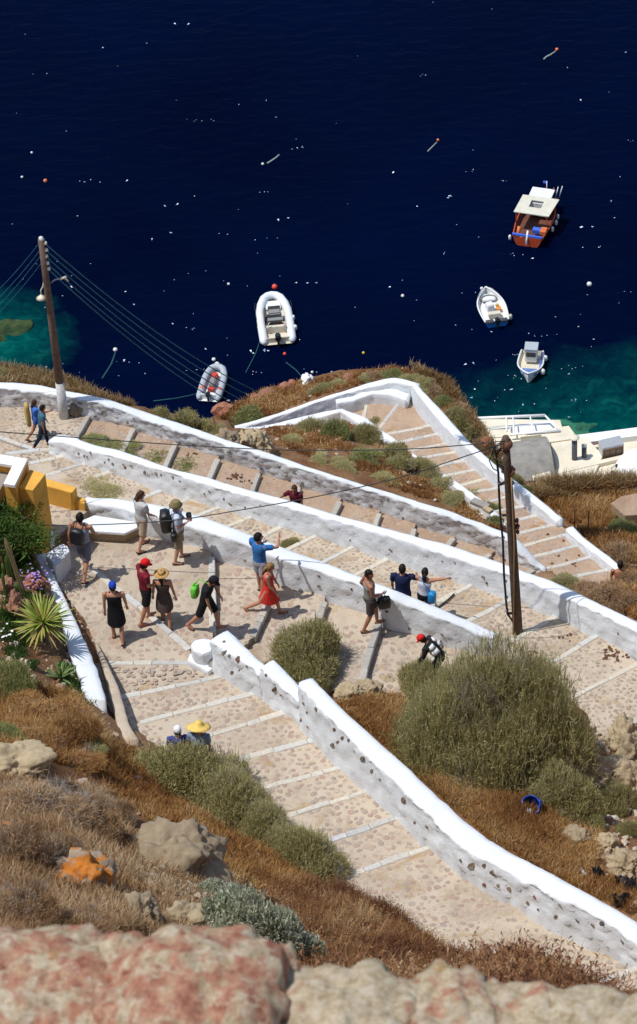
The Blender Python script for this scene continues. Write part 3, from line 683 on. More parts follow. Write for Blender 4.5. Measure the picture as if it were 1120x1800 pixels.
# bare stones showing through the lime wash
def wall_stone(key, px, py, w_, h_, m=None, ang=0):
    bvh, par = WB[key]
    d = (FW + RT * ((px - 560) / FPX) - UP * ((py - 900) / FPX)).normalized()
    h = bvh.ray_cast(Vector((0, 0, CAM_H)), d)
    if h[0] is None: return
    s = scale_at(h[0]); nn = h[1] if h[1].dot(d) < 0 else -h[1]; nn = (nn * .7 + Vector((nn.x, nn.y, 0)).normalized() * .3).normalized()
    u = Vector((0, 0, 1)).cross(nn).normalized(); v = nn.cross(u)
    k = random.choice([6, 7, 8]); t, b = [], []
    for i in range(k):
        a = 2 * math.pi * (i + random.uniform(-.2, .2)) / k; rr = random.uniform(.75, 1.05)
        x = math.cos(a) * rr * w_ / 2 / s; y = math.sin(a) * rr * h_ / 2 / s / .8; x, y = x * math.cos(ang) - y * math.sin(ang), x * math.sin(ang) + y * math.cos(ang)
        b.append(h[0] + u * x + v * y - nn * .05); t.append(h[0] + u * x * .8 + v * y * .8 + nn * random.uniform(.012, .028))
    V = t + b; fs = [tuple(range(k))] + [(i, k + i, k + (i + 1) % k, (i + 1) % k) for i in range(k)]
    mesh_obj('bare_stone', V, fs, m or M['dark_stone'], par)
for px, py, w_, h_ in [(394, 1128, 8, 7), (393, 1148, 9, 15), (418, 1160, 14, 11), (403, 1152, 5, 9), (408, 1182, 8, 14), (434, 1171, 5, 5), (421, 1178, 4, 5)]: wall_stone('W1a', px, py, w_, h_, ang=-.5)
for px, py, w_, h_ in [(482, 1212, 9, 17), (494, 1222, 4, 7), (468, 1187, 7, 6)]: wall_stone('W1b', px, py, w_, h_, ang=-.5)
for px, py, w_, h_ in [(533, 1225, 6, 6), (534, 1236, 5, 8), (556, 1246, 8, 13), (530, 1266, 6, 13), (540, 1252, 4, 6), (541, 1277, 4, 6), (588, 1282, 7, 14), (602, 1297, 6, 12), (613, 1301, 5, 7), (585, 1310, 9, 21), (594, 1304, 4, 13), (637, 1334, 10, 20), (654, 1355, 6, 13),
                      (709, 1406, 9, 19), (729, 1445, 4, 7), (750, 1453, 6, 9), (623, 1320, 4, 5), (668, 1370, 4, 6), (829, 1522, 10, 20), (851, 1521, 7, 8), (866, 1535, 13, 15), (895, 1561, 15, 10), (852, 1555, 8, 9), (876, 1556, 6, 6), (928, 1587, 8, 6), (940, 1577, 8, 5),
                      (977, 1611, 6, 9), (947, 1599, 6, 5), (1060, 1625, 16, 12), (1042, 1626, 10, 5), (810, 1512, 6, 8), (985, 1592, 10, 4), (1015, 1618, 9, 4), (1095, 1655, 9, 5)]: wall_stone('W1c', px, py, w_ * 1.35, h_ * 1.2, ang=-.6)
random.seed(11)
for px, py, w_, h_ in [(139, 797, 6, 8), (146, 801, 5, 9), (152, 803, 7, 7), (157, 796, 6, 7), (193, 806, 5, 8), (187, 813, 5, 6), (201, 815, 6, 6), (215, 818, 5, 6), (222, 822, 8, 9), (228, 819, 5, 6), (256, 829, 7, 9), (262, 834, 6, 8), (272, 832, 8, 8), (280, 836, 7, 8), (304, 838, 6, 6),
                      (318, 845, 9, 5), (330, 848, 10, 7), (341, 854, 8, 7), (352, 859, 9, 7), (362, 866, 8, 6), (368, 862, 7, 5), (394, 877, 8, 8), (407, 886, 12, 12), (423, 885, 4, 7), (430, 893, 6, 7), (459, 888, 5, 4), (512, 911, 8, 9), (580, 934, 6, 4), (614, 948, 5, 6), (674, 970, 4, 5),
                      (688, 966, 12, 5), (850, 1014, 12, 8), (855, 1026, 6, 5), (990, 1070, 6, 6), (800, 990, 7, 5), (780, 985, 6, 4), (1088, 1112, 8, 5)]:
    if px < 300 or random.random() < .6: wall_stone('W3', px + random.uniform(-3, 3), py + random.uniform(-2, 2), w_ * random.uniform(.6, 1.1), h_ * random.uniform(.6, 1.1), random.choice([M['dark_stone'], M['grey_stone']]), ang=-.3)
for _ in range(46):
    x = random.choice([random.uniform(0, 250), random.uniform(250, 560), random.uniform(600, 880)]); d = WALLS['W4']; y0, y1 = itp(d['near'], x), itp(d['base'], x)
    wall_stone('W4', x, random.uniform(y0 + 5, y1 - 4), random.uniform(6, 13), random.uniform(4, 7), M['grey_stone'], ang=-.2)
for px, py, w_, h_ in [(720, 1105, 6, 5), (640, 1050, 8, 4), (560, 1030, 8, 4), (430, 985, 7, 4), (777, 1115, 7, 5), (560, 1012, 7, 4), (680, 1075, 7, 5), (618, 1036, 5, 6)]: wall_stone('W2', px, py, w_, h_)
# ================================================================== ROCKS
def rock_mesh(seed, sub=5, rough=.42, flat=1.0, name='rock'):
    bm = bmesh.new(); bmesh.ops.create_icosphere(bm, subdivisions=sub, radius=1)
    o = Vector((seed * 7.3, seed * 3.1, seed))
    for v in bm.verts:
        q = v.co.copy(); c = noise.voronoi(q * 1.3 + o)[0]
        c2 = noise.voronoi(q * 3.1 + o)[0]; v.co *= 1 + noise.fractal(q * 1.1 + o, .8, 2, 6) * rough * 1.25 + (c[1] - c[0]) * .5 * rough + (c2[1] - c2[0]) * .18 * rough
        v.co.z *= flat
    me = bpy.data.meshes.new(name); bm.to_mesh(me); bm.free()
    me.polygons.foreach_set('use_smooth', [sub > 2] * len(me.polygons)); return me
ROCKS = [rock_mesh(i) for i in range(5)]; RLOW = [rock_mesh(i + 20, 2, .4) for i in range(6)]
def rock(px, py, w_, h_, m, label=None, name='rock', cat='rock', group=None, sink=.35, me=None, rz=None, ground=None, parent=None, depth=None):
    p = ground or on_ground(px, py); s = scale_at(p); me = (me or random.choice(ROCKS)).copy()
    me.materials.clear(); me.materials.append(m); o = bpy.data.objects.new(name, me)
    rx = w_ / 2 / s; rz_ = h_ / 2 / s / .8
    o.scale = (rx, (depth or (rx + rz_) / 2), rz_); o.location = p + Vector((0, 0, rz_ * (1 - 2 * sink))); o.rotation_euler = (0, 0, rz if rz is not None else random.uniform(-.4, .4))
    link(o, parent); return tag(o, label, cat, group)
# lichen
def lichen_rock():
    m, n, b = new_mat('lichen_rock'); base = ramp(n, nz(n, 6, 6, .7), [(.3, (.22, .17, .12)), (.7, (.42, .34, .25))])
    mk = N(n, 'ShaderNodeMapRange'); mk.inputs[1].default_value = .47; mk.inputs[2].default_value = .52; n.links.new(nz(n, 2.2, 6, .68, .8), mk.inputs[0])
    n.links.new(mix(n, base, (.50, .17, .02), mk.outputs[0]), b.inputs['Base Color']); b.inputs['Roughness'].default_value = .95; bump(n, b, nz(n, 18, 5, .7), .8, .03); return m
M['lichen'] = lichen_rock()
random.seed(3)
rock(150, 1562, 92, 80, M['lichen'], 'boulder with a big patch of orange lichen, in the dry brush at lower left')
rock(-2, 1480, 50, 46, M['lichen'], 'small orange-stained boulder cut by the left edge')
rock(305, 1520, 150, 95, M['rock'], 'large pale sandy boulder facing right, beside the silvery shrub', rz=.5, sink=.5)
rock(15, 1352, 110, 50, M['rock'], 'long grey-brown boulder at the left edge above the twiggy brush', sink=.4)
rock(250, 1615, 62, 56, M['rock'], 'rounded brown boulder left of the silvery shrub, left one of a pair'); rock(322, 1622, 66, 42, M['rock'], 'flatter grey boulder left of the silvery shrub, right one of a pair')
rock(540, 672, 18, 16, M['white'], 'small pale pointed rock on the cliff edge above the curved wall', sink=.25)
rock(158, 727, 0, 0, M['rock']) if False else None
rock(134, 724, 20, 17, M['rock'], 'grey stone leaning on the wall next to the left pole', ground=on_path(134, 728), sink=.2)
for i, (x, y, w_, h_) in enumerate([(612, 1222, 44, 22), (648, 1214, 40, 20), (680, 1206, 36, 20), (560, 1205, 34, 30), (706, 1198, 26, 18)]):
    rock(x, y, w_, h_, M['rock'], ['low yellowish rock at the left end of the row below the middle bush', 'broad yellowish rock in the row edging the second flight', 'yellowish rock beside the big bush in the row edging the second flight',
        'single yellow-brown rock behind the stepped white wall', 'small rock half under the left side of the big bush'][i], group=None, me=random.choice(ROCKS), sink=.3)
for i, (x, y, w_, h_) in enumerate([(400, 786, 44, 34), (436, 790, 40, 40), (462, 792, 34, 44)]):
    rock(x, y, w_, h_, M['rock'], ['pale brown outcrop just behind the grey wall, leftmost block', 'middle brown outcrop block behind the grey wall', 'dark cracked outcrop block behind the grey wall, rightmost'][i], sink=.3)
for i, (x, y, w_, h_) in enumerate([(1098, 1310, 60, 60), (1062, 1380, 80, 60), (1105, 1390, 70, 60), (1010, 1480, 50, 30), (1065, 1490, 40, 30), (1100, 1530, 60, 40), (1045, 1262, 40, 36), (1110, 1340, 50, 60)]):
    rock(x, y, w_, h_, M['rock'], ['tan boulder above the dark gully at right edge', 'tan boulder in the shaded gully by the big bush', 'blocky tan boulder low in the gully at right edge', 'grey stone below the big bush near the rubbish', 'grey-brown stone beside the black plastic',
        'pale stone under the black plastic scrap at right edge', 'stone on the edge of the third flight above the gully', 'tall tan boulder at the right edge in the gully'][i], sink=.35)
for i, (x, y, w_, h_) in enumerate([(30, 1078, 28, 44), (60, 1032, 30, 24), (12, 1040, 30, 30)]):
    rock(x, y, w_, h_, M['rock_red'], ['upright reddish stone in the garden left of the yucca', 'mossy reddish stone by the purple flowers', 'reddish garden stone at the left edge'][i], sink=.3)
def outcrop(px, py, w_, h_, i):
    rock(px, py, w_, h_, M['rock_red'], 'crumbling red rock on the cliff edge', group='red rocks along the cliff edge', me=RLOW[i % 6], sink=.45)
for i, (x, y, w_, h_) in enumerate([(392, 720, 34, 16), (470, 694, 30, 14), (500, 682, 26, 12), (450, 700, 22, 12), (515, 676, 18, 10), (615, 664, 24, 12), (812, 716, 20, 12), (856, 777, 20, 12)]): outcrop(x, y, w_, h_, i)
slab = prism('concrete_slab', [(1074, 884), (1092, 872), (1160, 858), (1160, 902), (1098, 906)], 51.75, .25, M['mortar_red'], None, .03); tag(slab, 'buff concrete slab lying in the dry grass at the right edge', 'slab')
sl2 = prism('stone_slab', [(826, 881), (834, 874), (862, 886), (855, 893)], 51.05, .1, M['concrete'], None, .01); tag(sl2, 'flat grey slab lying by the low inner wall', 'slab')
prism('end', [(848, 892), (856, 889), (868, 895), (860, 900)], 51.0, .1, M['rock'], sl2, .01)
# loose pebbles and rubble over the slopes
cv, cf = [], []
def add_inst(me, mt, V, F):
    b0 = len(V); V += [mt @ v.co for v in me.vertices]; F += [tuple(b0 + k for k in f.vertices) for f in me.polygons]
PEB = []
for i in range(5):
    bm = bmesh.new(); bmesh.ops.create_icosphere(bm, subdivisions=1, radius=1)
    for v in bm.verts: v.co *= random.uniform(.7, 1.15)
    me = bpy.data.meshes.new('pebble'); bm.to_mesh(me); bm.free(); PEB.append(me)
def pebbles(poly_px, n, smin, smax, V, F):
    xs = [p[0] for p in poly_px]; ys_ = [p[1] for p in poly_px]; pv_ = [Vector(p) for p in poly_px]
    for _ in range(n):
        x, y = random.uniform(min(xs), max(xs)), random.uniform(min(ys_), max(ys_))
        if not inside((x, y), pv_): continue
        p = on_ground(x, y); s = smin * (smax / smin) ** (random.random() ** 2.2)
        k = PB.ray_cast(p + Vector((0, 0, 2)), DOWN)
        if k[0] is not None and k[0].z > p.z - .05: continue
        mt = Matrix.Translation(p + Vector((0, 0, s * .2))) @ Matrix.Rotation(random.uniform(0, 6), 4, 'Z') @ Matrix.Diagonal((s, s * random.uniform(.6, 1), s * random.uniform(.4, .8), 1))
        add_inst(random.choice(PEB), mt, V, F)
PZ = [([(180, 1250), (330, 1400), (560, 1530), (620, 1570), (480, 1590), (330, 1500), (200, 1400), (150, 1290)], 900), ([(220, 1480), (380, 1480), (420, 1620), (200, 1620)], 500), ([(740, 1330), (1000, 1380), (1120, 1520), (1120, 1610), (900, 1490)], 1100),
      ([(1040, 1250), (1120, 1240), (1120, 1600), (1040, 1480)], 700), ([(380, 700), (700, 640), (880, 800), (860, 840), (740, 660), (430, 745)], 500), ([(420, 760), (620, 730), (900, 930), (700, 860)], 400),
      ([(950, 860), (1120, 850), (1120, 1090), (1000, 930)], 500), ([(0, 1350), (200, 1380), (240, 1450), (0, 1420)], 250), ([(480, 1540), (640, 1560), (640, 1600), (480, 1600)], 200), ([(0, 1040), (140, 1040), (170, 1240), (0, 1200)], 500), ([(590, 1230), (720, 1240), (760, 1330), (640, 1280)], 200)]
for poly, n_ in PZ: pebbles(poly, n_, .018, .11, cv, cf)
tag(mesh_obj('loose_stones', cv, cf, M['pebble']), kind='stuff')

# ================================================================== PLANTS
def unit(a): return a / (np.linalg.norm(a, axis=-1, keepdims=True) + 1e-9)
def crown(n, dims, lobes, L, w_, up=.8, curve=.25, needles=0, seed=0, inner=.78):
    """sprigs through a lobed crown; returns triangles (k,3,3) and a tone per triangle"""
    g = np.random.default_rng(seed); dims = np.array(dims)
    C0 = np.column_stack([g.uniform(-.74, .74, lobes), g.uniform(-.74, .74, lobes), g.uniform(.05, .58, lobes)]); rr_ = np.hypot(C0[:, 0], C0[:, 1]); C0[:, :2] /= np.maximum(1, rr_ / .74)[:, None]; C0[:, 2] *= 1 - .75 * np.minimum(rr_ / .74, 1) ** 2; C0[0] = (0, 0, .45)
    Rr = g.uniform(.24, .48, lobes); Rr[0] = .56; lt = g.uniform(-.18, .18, lobes)
    k = g.integers(0, lobes, n); d = unit(g.normal(size=(n, 3)) + np.array([0, 0, .35])); r_ = Rr[k] * g.uniform(inner, 1, n) ** .6
    p = C0[k] + d * r_[:, None]; keep = p[:, 2] > -.02; p, d, k = p[keep], d[keep], k[keep]; n = len(p)
    p = p * dims; out = unit(d * (1 / dims)); ax = unit(out + np.array([0, 0, up]) + g.normal(scale=.45, size=(n, 3)))
    side = unit(np.cross(ax, np.array([0, 0, 1.0]) + g.normal(scale=.45, size=(n, 3)))); ll = L * (g.uniform(.5, 1.2, n) + (g.random(n) < .06) * g.uniform(.3, 1.1, n))[:, None]; ww = w_ * g.uniform(.6, 1.3, n)[:, None]
    bend = g.normal(scale=curve, size=(n, 3)); base = p - ax * ll * .4; midp = p + ax * ll * .2; tip = p + ax * ll * .7 + bend * ll
    tone = np.clip(.5 + lt[k] + g.normal(scale=.17, size=n), 0, 1)
    T = [np.stack([base, midp - side * ww, midp + side * ww], 1), np.stack([midp - side * ww, tip, midp + side * ww], 1)]; tn = [tone, tone]
    for j in range(needles):
        f = g.uniform(0, 1, n)[:, None]; q = base + (tip - base) * f; dr = unit(ax + g.normal(scale=.9, size=(n, 3))); s2 = unit(np.cross(dr, np.array([0, 0, 1.0]) + g.normal(scale=.5, size=(n, 3))))
        nl = ll * .42; T.append(np.stack([q - s2 * ww * .7, q + s2 * ww * .7, q + dr * nl], 1)); tn.append(np.clip(tone + g.normal(scale=.1, size=n), 0, 1))
    return np.concatenate(T), np.concatenate(tn)
M['olive'] = leafy('olive_brush_leaves', [(.0, (.24, .20, .085)), (.3, (.37, .335, .135)), (.6, (.49, .445, .20)), (.85, (.56, .51, .27)), (1, (.57, .48, .33))])
M['green'] = leafy('green_brush_leaves', [(.0, (.17, .175, .065)), (.4, (.29, .31, .11)), (.8, (.42, .42, .17)), (1, (.5, .47, .24))])
M['silver'] = leafy('silver_leaves', [(.0, (.26, .27, .17)), (.4, (.44, .46, .32)), (.8, (.6, .62, .47)), (1, (.7, .71, .57))])
M['bright'] = leafy('bright_leaves', [(.0, (.02, .045, .01)), (.4, (.05, .105, .02)), (.8, (.10, .18, .03)), (1, (.17, .24, .05))], .3)
M['drytwig'] = leafy('dry_twigs', [(.0, (.17, .085, .038)), (.35, (.33, .19, .09)), (.7, (.47, .31, .165)), (1, (.58, .45, .29))], .1)
M['rust'] = leafy('rust_brown_grass', [(.0, (.13, .05, .018)), (.3, (.28, .125, .04)), (.55, (.42, .22, .075)), (.8, (.55, .34, .13)), (1, (.66, .50, .28))], .2)
M['rustdark'] = leafy('seedy_brown_grass', [(.0, (.09, .035, .018)), (.35, (.20, .085, .038)), (.65, (.32, .16, .07)), (.85, (.46, .28, .13)), (1, (.62, .48, .30))], .2)
M['straw'] = leafy('straw_grass', [(.0, (.18, .10, .04)), (.4, (.30, .19, .08)), (.8, (.42, .30, .15)), (1, (.55, .44, .27))], .2)
M['greytwig'] = leafy('grey_twigs', [(.0, (.12, .09, .07)), (.5, (.24, .20, .17)), (1, (.40, .36, .32))], .05)
M['stem'] = simple('woody_stem', (.12, .09, .06), .9, .3, 20, .3)
def stems(n, R_, H_, m, parent, th=.012, seed=0):
    g = random.Random(seed); V, F = [], []
    for _ in range(n):
        a = g.uniform(0, 6.28); e = Vector((math.cos(a) * R_ * g.uniform(.2, .7), math.sin(a) * R_ * g.uniform(.2, .7), H_ * g.uniform(.4, .8))); b = Vector((math.cos(a) * R_ * .08, math.sin(a) * R_ * .08, -.15))
        mid_ = b.lerp(e, .5) + Vector((0, 0, .1 * H_)); b0 = len(V)
        for q, t in ((b, th), (mid_, th * .7), (e, th * .3)):
            for j in range(4): V.append(q + Vector((math.cos(j * 1.57) * t, math.sin(j * 1.57) * t, 0)))
        for s in range(2):
            for j in range(4): F.append((b0 + s * 4 + j, b0 + s * 4 + (j + 1) % 4, b0 + s * 4 + 4 + (j + 1) % 4, b0 + s * 4 + 4 + j))
    return mesh_obj('stem', V, F, m, parent, local=True)
PROTO = {}
def shrub_proto(key, mkey, n, dims, lobes, L, w_, up, needles, seed, twigs=0, m2='greytwig', inner=.78):
    T, t = crown(n, dims, lobes, L, w_, up, .25, needles, seed, inner)
    PROTO[key] = (T, t, mkey, dims, twigs, m2, seed)
ORD = ['leftmost', 'second', 'third', 'fourth', 'fifth', 'sixth', 'seventh', 'eighth', 'ninth', 'tenth', 'eleventh', 'twelfth', 'thirteenth', 'fourteenth', 'fifteenth', 'sixteenth', 'seventeenth', 'eighteenth']
def ordinals(group):
    """a group's members told apart by their place, left to right"""
    mem = sorted([o for o in S.collection.objects if o.parent is None and o.get('group') == group and 'label' in o], key=lambda o: proj(o.location)[0])
    for i, o in enumerate(mem):
        o['label'] = o['label'] + (', leftmost' if i == 0 else ', rightmost' if i == len(mem) - 1 else ', %s from left' % ORD[i])
def shrub(key, px, py, wpx, hpx, label, group=None, name='shrub', cat='bush', rz=None, lift=0, ground=None):
    """wpx wide and hpx tall in the photograph; py is the middle of the crown"""
    T, t, mkey, dims, twigs, m2, seed = PROTO[key]
    p = ground or on_ground(px, py + hpx * .30); s = scale_at(p); root = empty(name, p + Vector((0, 0, lift)), rz if rz is not None else random.uniform(0, 6.28)); tag(root, label, cat, group)
    k = wpx / s / (2 * dims[0]) ; hz = max(.35, (hpx / s - 2 * dims[1] * k * .66 * .62) / (.78 * dims[2] * k))
    hz = min(hz, 2.5 if key == 'big' else 1.9); me_key = 'fol_' + key
    if me_key not in PROTO:
        o = np_tris('foliage', T, t, M[mkey], root); PROTO[me_key] = o.data
    else:
        o = bpy.data.objects.new('foliage', PROTO[me_key]); link(o, root)
    o.scale = (k, k, k * hz); o['kind'] = 'stuff'
    st = stems(9, dims[0] * k, dims[2] * k * hz, M['stem'], root, .012 * max(1, k), seed)
    if twigs:
        mk = 'tw_' + key
        if mk not in PROTO:
            T2, t2 = crown(twigs, dims, 7, .20, .0045, .5, .4, 1, seed + 50, .75); o2 = np_tris('dead_twigs', T2, t2, M[m2], root); PROTO[mk] = o2.data
        else: o2 = bpy.data.objects.new('dead_twigs', PROTO[mk]); link(o2, root)
        o2.scale = (k, k, k * hz); o2['kind'] = 'stuff'
    return root
shrub_proto('big', 'olive', 34000, (2.2, 1.7, 1.5), 40, .20, .0085, .8, 5, 1, 5000)
shrub_proto('mid', 'olive', 12000, (1.0, .8, .65), 18, .13, .0085, 1.0, 5, 2, 900)
shrub_proto('mid2', 'olive', 12000, (1.1, .8, .6), 20, .13, .0085, .8, 5, 3, 500)
shrub_proto('grn', 'green', 7000, (1.0, .8, .6), 12, .15, .009, .9, 5, 4, 200)
shrub_proto('far', 'olive', 3000, (.8, .6, .42), 10, .15, .012, .9, 4, 5, 300)
shrub_proto('farg', 'green', 3000, (.8, .6, .42), 10, .14, .012, .9, 4, 6, 200)
shrub_proto('brown', 'drytwig', 5000, (.9, .7, .55), 12, .17, .008, .9, 4, 7, 600)
shrub_proto('silver', 'silver', 9000, (.8, .6, .55), 16, .075, .019, .4, 2, 8, 250)
shrub_proto('twiggy', 'drytwig', 9000, (1.0, .8, .6), 14, .20, .0050, .6, 4, 9, 2600)
shrub_proto('rustb', 'rust', 9000, (1.0, .8, .45), 16, .16, .0060, 1.1, 4, 10, 500)
random.seed(5)
shrub('mid', 1078, 1395, 90, 90, 'shaded bush deep in the gully under the huge bush')
shrub('mid', 745, 1195, 120, 100, 'low olive bush at the left foot of the huge bush')
shrub('big', 872, 1232, 350, 400, 'huge rounded olive-green bush right of the middle, taller than a person', 'x' if False else None, rz=.4)
shrub('mid', 536, 1142, 176, 135, 'olive bush behind the stepped white wall, in the middle of the second flight', rz=1.0)
shrub('mid2', 326, 1352, 240, 150, 'olive bush right in front of the yellow-hatted couple', rz=.2); shrub('mid', 412, 1398, 172, 140, 'olive bush at the edge of the nearest steps, below the yellow hat')
shrub('mid2', 530, 1492, 172, 118, 'low olive bush overhanging the nearest steps, lowest of three'); shrub('mid', 462, 1442, 124, 104, 'small olive bush squeezed between two larger ones by the nearest steps')
shrub('silver', 432, 1608, 205, 170, 'silvery grey-green saltbush above the foreground rocks'); shrub('silver', 470, 1650, 150, 110, 'silvery saltbush between the two others above the foreground rocks'); shrub('silver', 528, 1668, 120, 96, 'smaller silvery saltbush touching the foreground rocks'); shrub('silver', 380, 1560, 90, 60, 'small silvery sprig bush beside the sandy boulder')
shrub('grn', 15, 1190, 110, 90, 'grey-green bush at the left edge below the yucca'); shrub('grn', 0, 1290, 90, 60, 'grey-green clump at the left edge among rusty grass'); shrub('grn', 150, 1310, 90, 45, 'yellowish green clump in the rusty grass at left')
shrub('mid2', 190, 862, 130, 42, 'grey-olive brush behind the yellow parapet'); shrub('mid2', 255, 874, 90, 30, 'grey-olive brush trailing behind the white wall near the standing woman')
shrub('mid', 512, 955, 46, 30, 'small bush on the third flight beside the man in blue')
for i, (x, y, w_, h_) in enumerate([(165, 772, 60, 20), (215, 785, 70, 20), (265, 798, 70, 22), (315, 812, 70, 22), (355, 828, 60, 20), (190, 778, 50, 18)]):
    shrub('farg', x, y, w_, h_, 'low green weeds growing along the back of the long middle wall', 'weeds along the back of the middle wall', 'weed', 'weeds', ground=P(x, y + h_ * .3, 48.1 + i * .18 if i < 5 else 48.2))
S4 = [(545, 745, 60, 34), (590, 750, 60, 50), (640, 762, 70, 50), (690, 790, 60, 36), (700, 812, 70, 40), (640, 800, 70, 36), (745, 820, 70, 40), (770, 850, 70, 34), (820, 872, 70, 34), (860, 895, 50, 34), (600, 815, 60, 24), (560, 805, 60, 20), (680, 838, 60, 24), (870, 915, 40, 26), (790, 872, 60, 26), (660, 740, 40, 22), (520, 770, 50, 20)]
for i, (x, y, w_, h_) in enumerate(S4): shrub(['far', 'farg', 'mid2', 'far'][i % 4], x, y, w_, h_, 'olive brush between the grey wall and the far steps', 'brush on the slope between the grey wall and the far steps')
S5 = [(320, 732, 70, 40), (285, 722, 50, 30), (360, 745, 60, 34), (385, 752, 50, 26), (30, 660, 60, 22), (75, 664, 60, 20), (0, 652, 60, 30), (115, 675, 40, 14)]
for i, (x, y, w_, h_) in enumerate(S5): shrub('far', x, y + 4, w_, h_, 'brush on the sea side of the rough grey wall', 'brush on the sea side of the rough grey wall')
S5b = [(430, 722, 76, 40), (565, 678, 50, 28), (600, 668, 44, 20), (655, 655, 40, 22), (690, 652, 44, 24), (640, 660, 40, 18), (745, 664, 60, 26), (765, 682, 50, 30), (780, 700, 40, 30), (805, 726, 60, 44), (832, 752, 60, 44), (848, 778, 50, 40), (868, 806, 40, 30), (720, 658, 40, 18), (905, 840, 40, 30), (885, 826, 40, 24), (925, 856, 30, 20)]
for i, (x, y, w_, h_) in enumerate(S5b): shrub(['farg', 'far', 'far', 'brown'][i % 4] if i else 'farg', x, y + 4, w_, h_, 'wind-shaped brush on the cliff edge beyond the curved wall', 'brush along the cliff edge')
shrub('grn', 1095, 928, 70, 44, 'green bush in the dry grass near the concrete slab'); shrub('brown', 1095, 968, 80, 50, 'grey-brown bush just below the green one at right'); shrub('mid', 988, 1022, 66, 40, 'olive bush at the foot of the far steps behind the long wall')
shrub('grn', 1085, 905, 50, 20, 'low green tuft beside the concrete slab')
for i, (x, y, w_, h_) in enumerate([(1060, 1040, 90, 50), (1100, 1060, 70, 60), (1030, 1030, 50, 30), (1110, 1020, 60, 40)]): shrub('brown', x, y, w_, h_, 'rusty brown bush behind the right end of the long wall', 'rusty bushes behind the right end of the long wall')
shrub('grn', 1082, 1245, 60, 30, 'small green bush on the edge of the third flight at right'); shrub('mid', 1112, 1290, 60, 90, 'olive bush cut by the right edge above the gully'); shrub('mid', 1105, 1440, 50, 90, 'olive bush hanging into the gully at the right edge')
shrub('mid', 985, 1382, 150, 130, 'low dark part-bush hanging over the gully below the huge bush'); shrub('grn', 1040, 1445, 60, 40, 'small green clump by the gully')
for i, (x, y, w_, h_) in enumerate([(60, 1400, 190, 100), (150, 1440, 150, 100), (30, 1480, 150, 110), (100, 1500, 120, 80), (40, 1590, 160, 110), (160, 1620, 110, 60), (200, 1420, 80, 80)]):
    shrub('twiggy', x, y, w_, h_, 'bare brown twiggy brush on the lower left slope', 'twiggy brush on the lower left slope')
for i, (x, y, w_, h_) in enumerate([(70, 1245, 150, 70), (120, 1275, 110, 76), (30, 1330, 100, 50), (130, 1330, 110, 50), (50, 1290, 120, 60)]):
    shrub('rustb', x, y, w_, h_, 'feathery rust-brown brush left of the kerb', 'feathery rust-brown brush left of the kerb')

# dry grass: real blades, one mass per slope
def grass(name, poly_px, n, hmin, hmax, wd, mkey, kind='stuff', clump=.5, lean=.35, seedhead=False, seed=0, thr=-.25):
    g = np.random.default_rng(seed); xs = [p[0] for p in poly_px]; ys_ = [p[1] for p in poly_px]; pv_ = [Vector(p) for p in poly_px]
    pts = []; tries = 0; tufts = max(1, int(n / 9))
    while len(pts) < tufts and tries < tufts * 6:
        tries += 1; x, y = g.uniform(min(xs), max(xs)), g.uniform(min(ys_), max(ys_))
        if not inside((x, y), pv_): continue
        p = on_ground(x, y)
        if noise.noise(p * 1.1) < thr: continue
        k = PB.ray_cast(p + Vector((0, 0, 3)), DOWN)
        if k[0] is not None and k[0].z > p.z - .04: continue
        pts.append((p.x, p.y, p.z, noise.noise(p * .9 + Vector((9, 9, 9)))))
    if not pts: return
    A = np.repeat(np.array(pts), 9, 0); m_ = len(A); b = A[:, :3] + np.column_stack([g.normal(scale=.035, size=(m_, 2)), np.full(m_, -.02)])
    h = g.uniform(hmin, hmax, m_)[:, None]; ax = unit(np.column_stack([g.normal(scale=lean, size=(m_, 2)), np.ones(m_)])); s = unit(np.cross(ax, g.normal(size=(m_, 3)))) * wd * g.uniform(.6, 1.4, m_)[:, None]
    midp = b + ax * h * .55; tip = b + ax * h + np.column_stack([g.normal(scale=.16, size=(m_, 2)), np.full(m_, -.05)]) * h
    tone = np.clip(.48 + A[:, 3] * .5 + g.normal(scale=.17, size=m_), 0, 1)
    T = [np.stack([b - s, b + s, midp + s * .8], 1), np.stack([b - s, midp + s * .8, midp - s * .8], 1), np.stack([midp - s * .8, midp + s * .8, tip], 1)]; tn = [tone] * 3
    if seedhead:
        for j in range(4):
            f = g.uniform(.5, 1, m_)[:, None]; q = b + (tip - b) * f; d = unit(g.normal(size=(m_, 3)) + ax * .8); T.append(np.stack([q, q + d * .035 + s, q + d * .045 - s * 1.6], 1)); tn.append(np.clip(tone - .12, 0, 1))
    o = np_tris(name, np.concatenate(T), np.concatenate(tn), M[mkey]); tag(o, kind='stuff'); return o
grass('dry_grass', [(470, 1570), (560, 1552), (640, 1565), (700, 1575), (760, 1625), (840, 1680), (910, 1722), (1000, 1772), (1090, 1830), (1090, 1850), (560, 1800), (500, 1700)], 60000, .2, .42, .0055, 'rustdark', seedhead=True, seed=1, thr=-.45)
grass('dry_grass', [(230, 1400), (330, 1420), (470, 1480), (600, 1550), (560, 1640), (430, 1560), (330, 1480)], 14000, .14, .32, .0055, 'rust', seed=2)
grass('dry_grass', [(520, 1560), (720, 1590), (960, 1760), (700, 1760), (520, 1680)], 12000, .2, .4, .0055, 'rust', seed=41, thr=-.1)
grass('dry_grass', [(560, 1580), (640, 1600), (640, 1680), (560, 1700)], 5000, .2, .4, .006, 'straw', seed=3)
grass('dry_grass', [(590, 1240), (700, 1215), (760, 1320), (880, 1390), (1000, 1390), (1060, 1470), (1040, 1540), (960, 1520), (860, 1450), (770, 1390), (680, 1310)], 80000, .10, .28, .0055, 'rust', seed=4, thr=-.5)
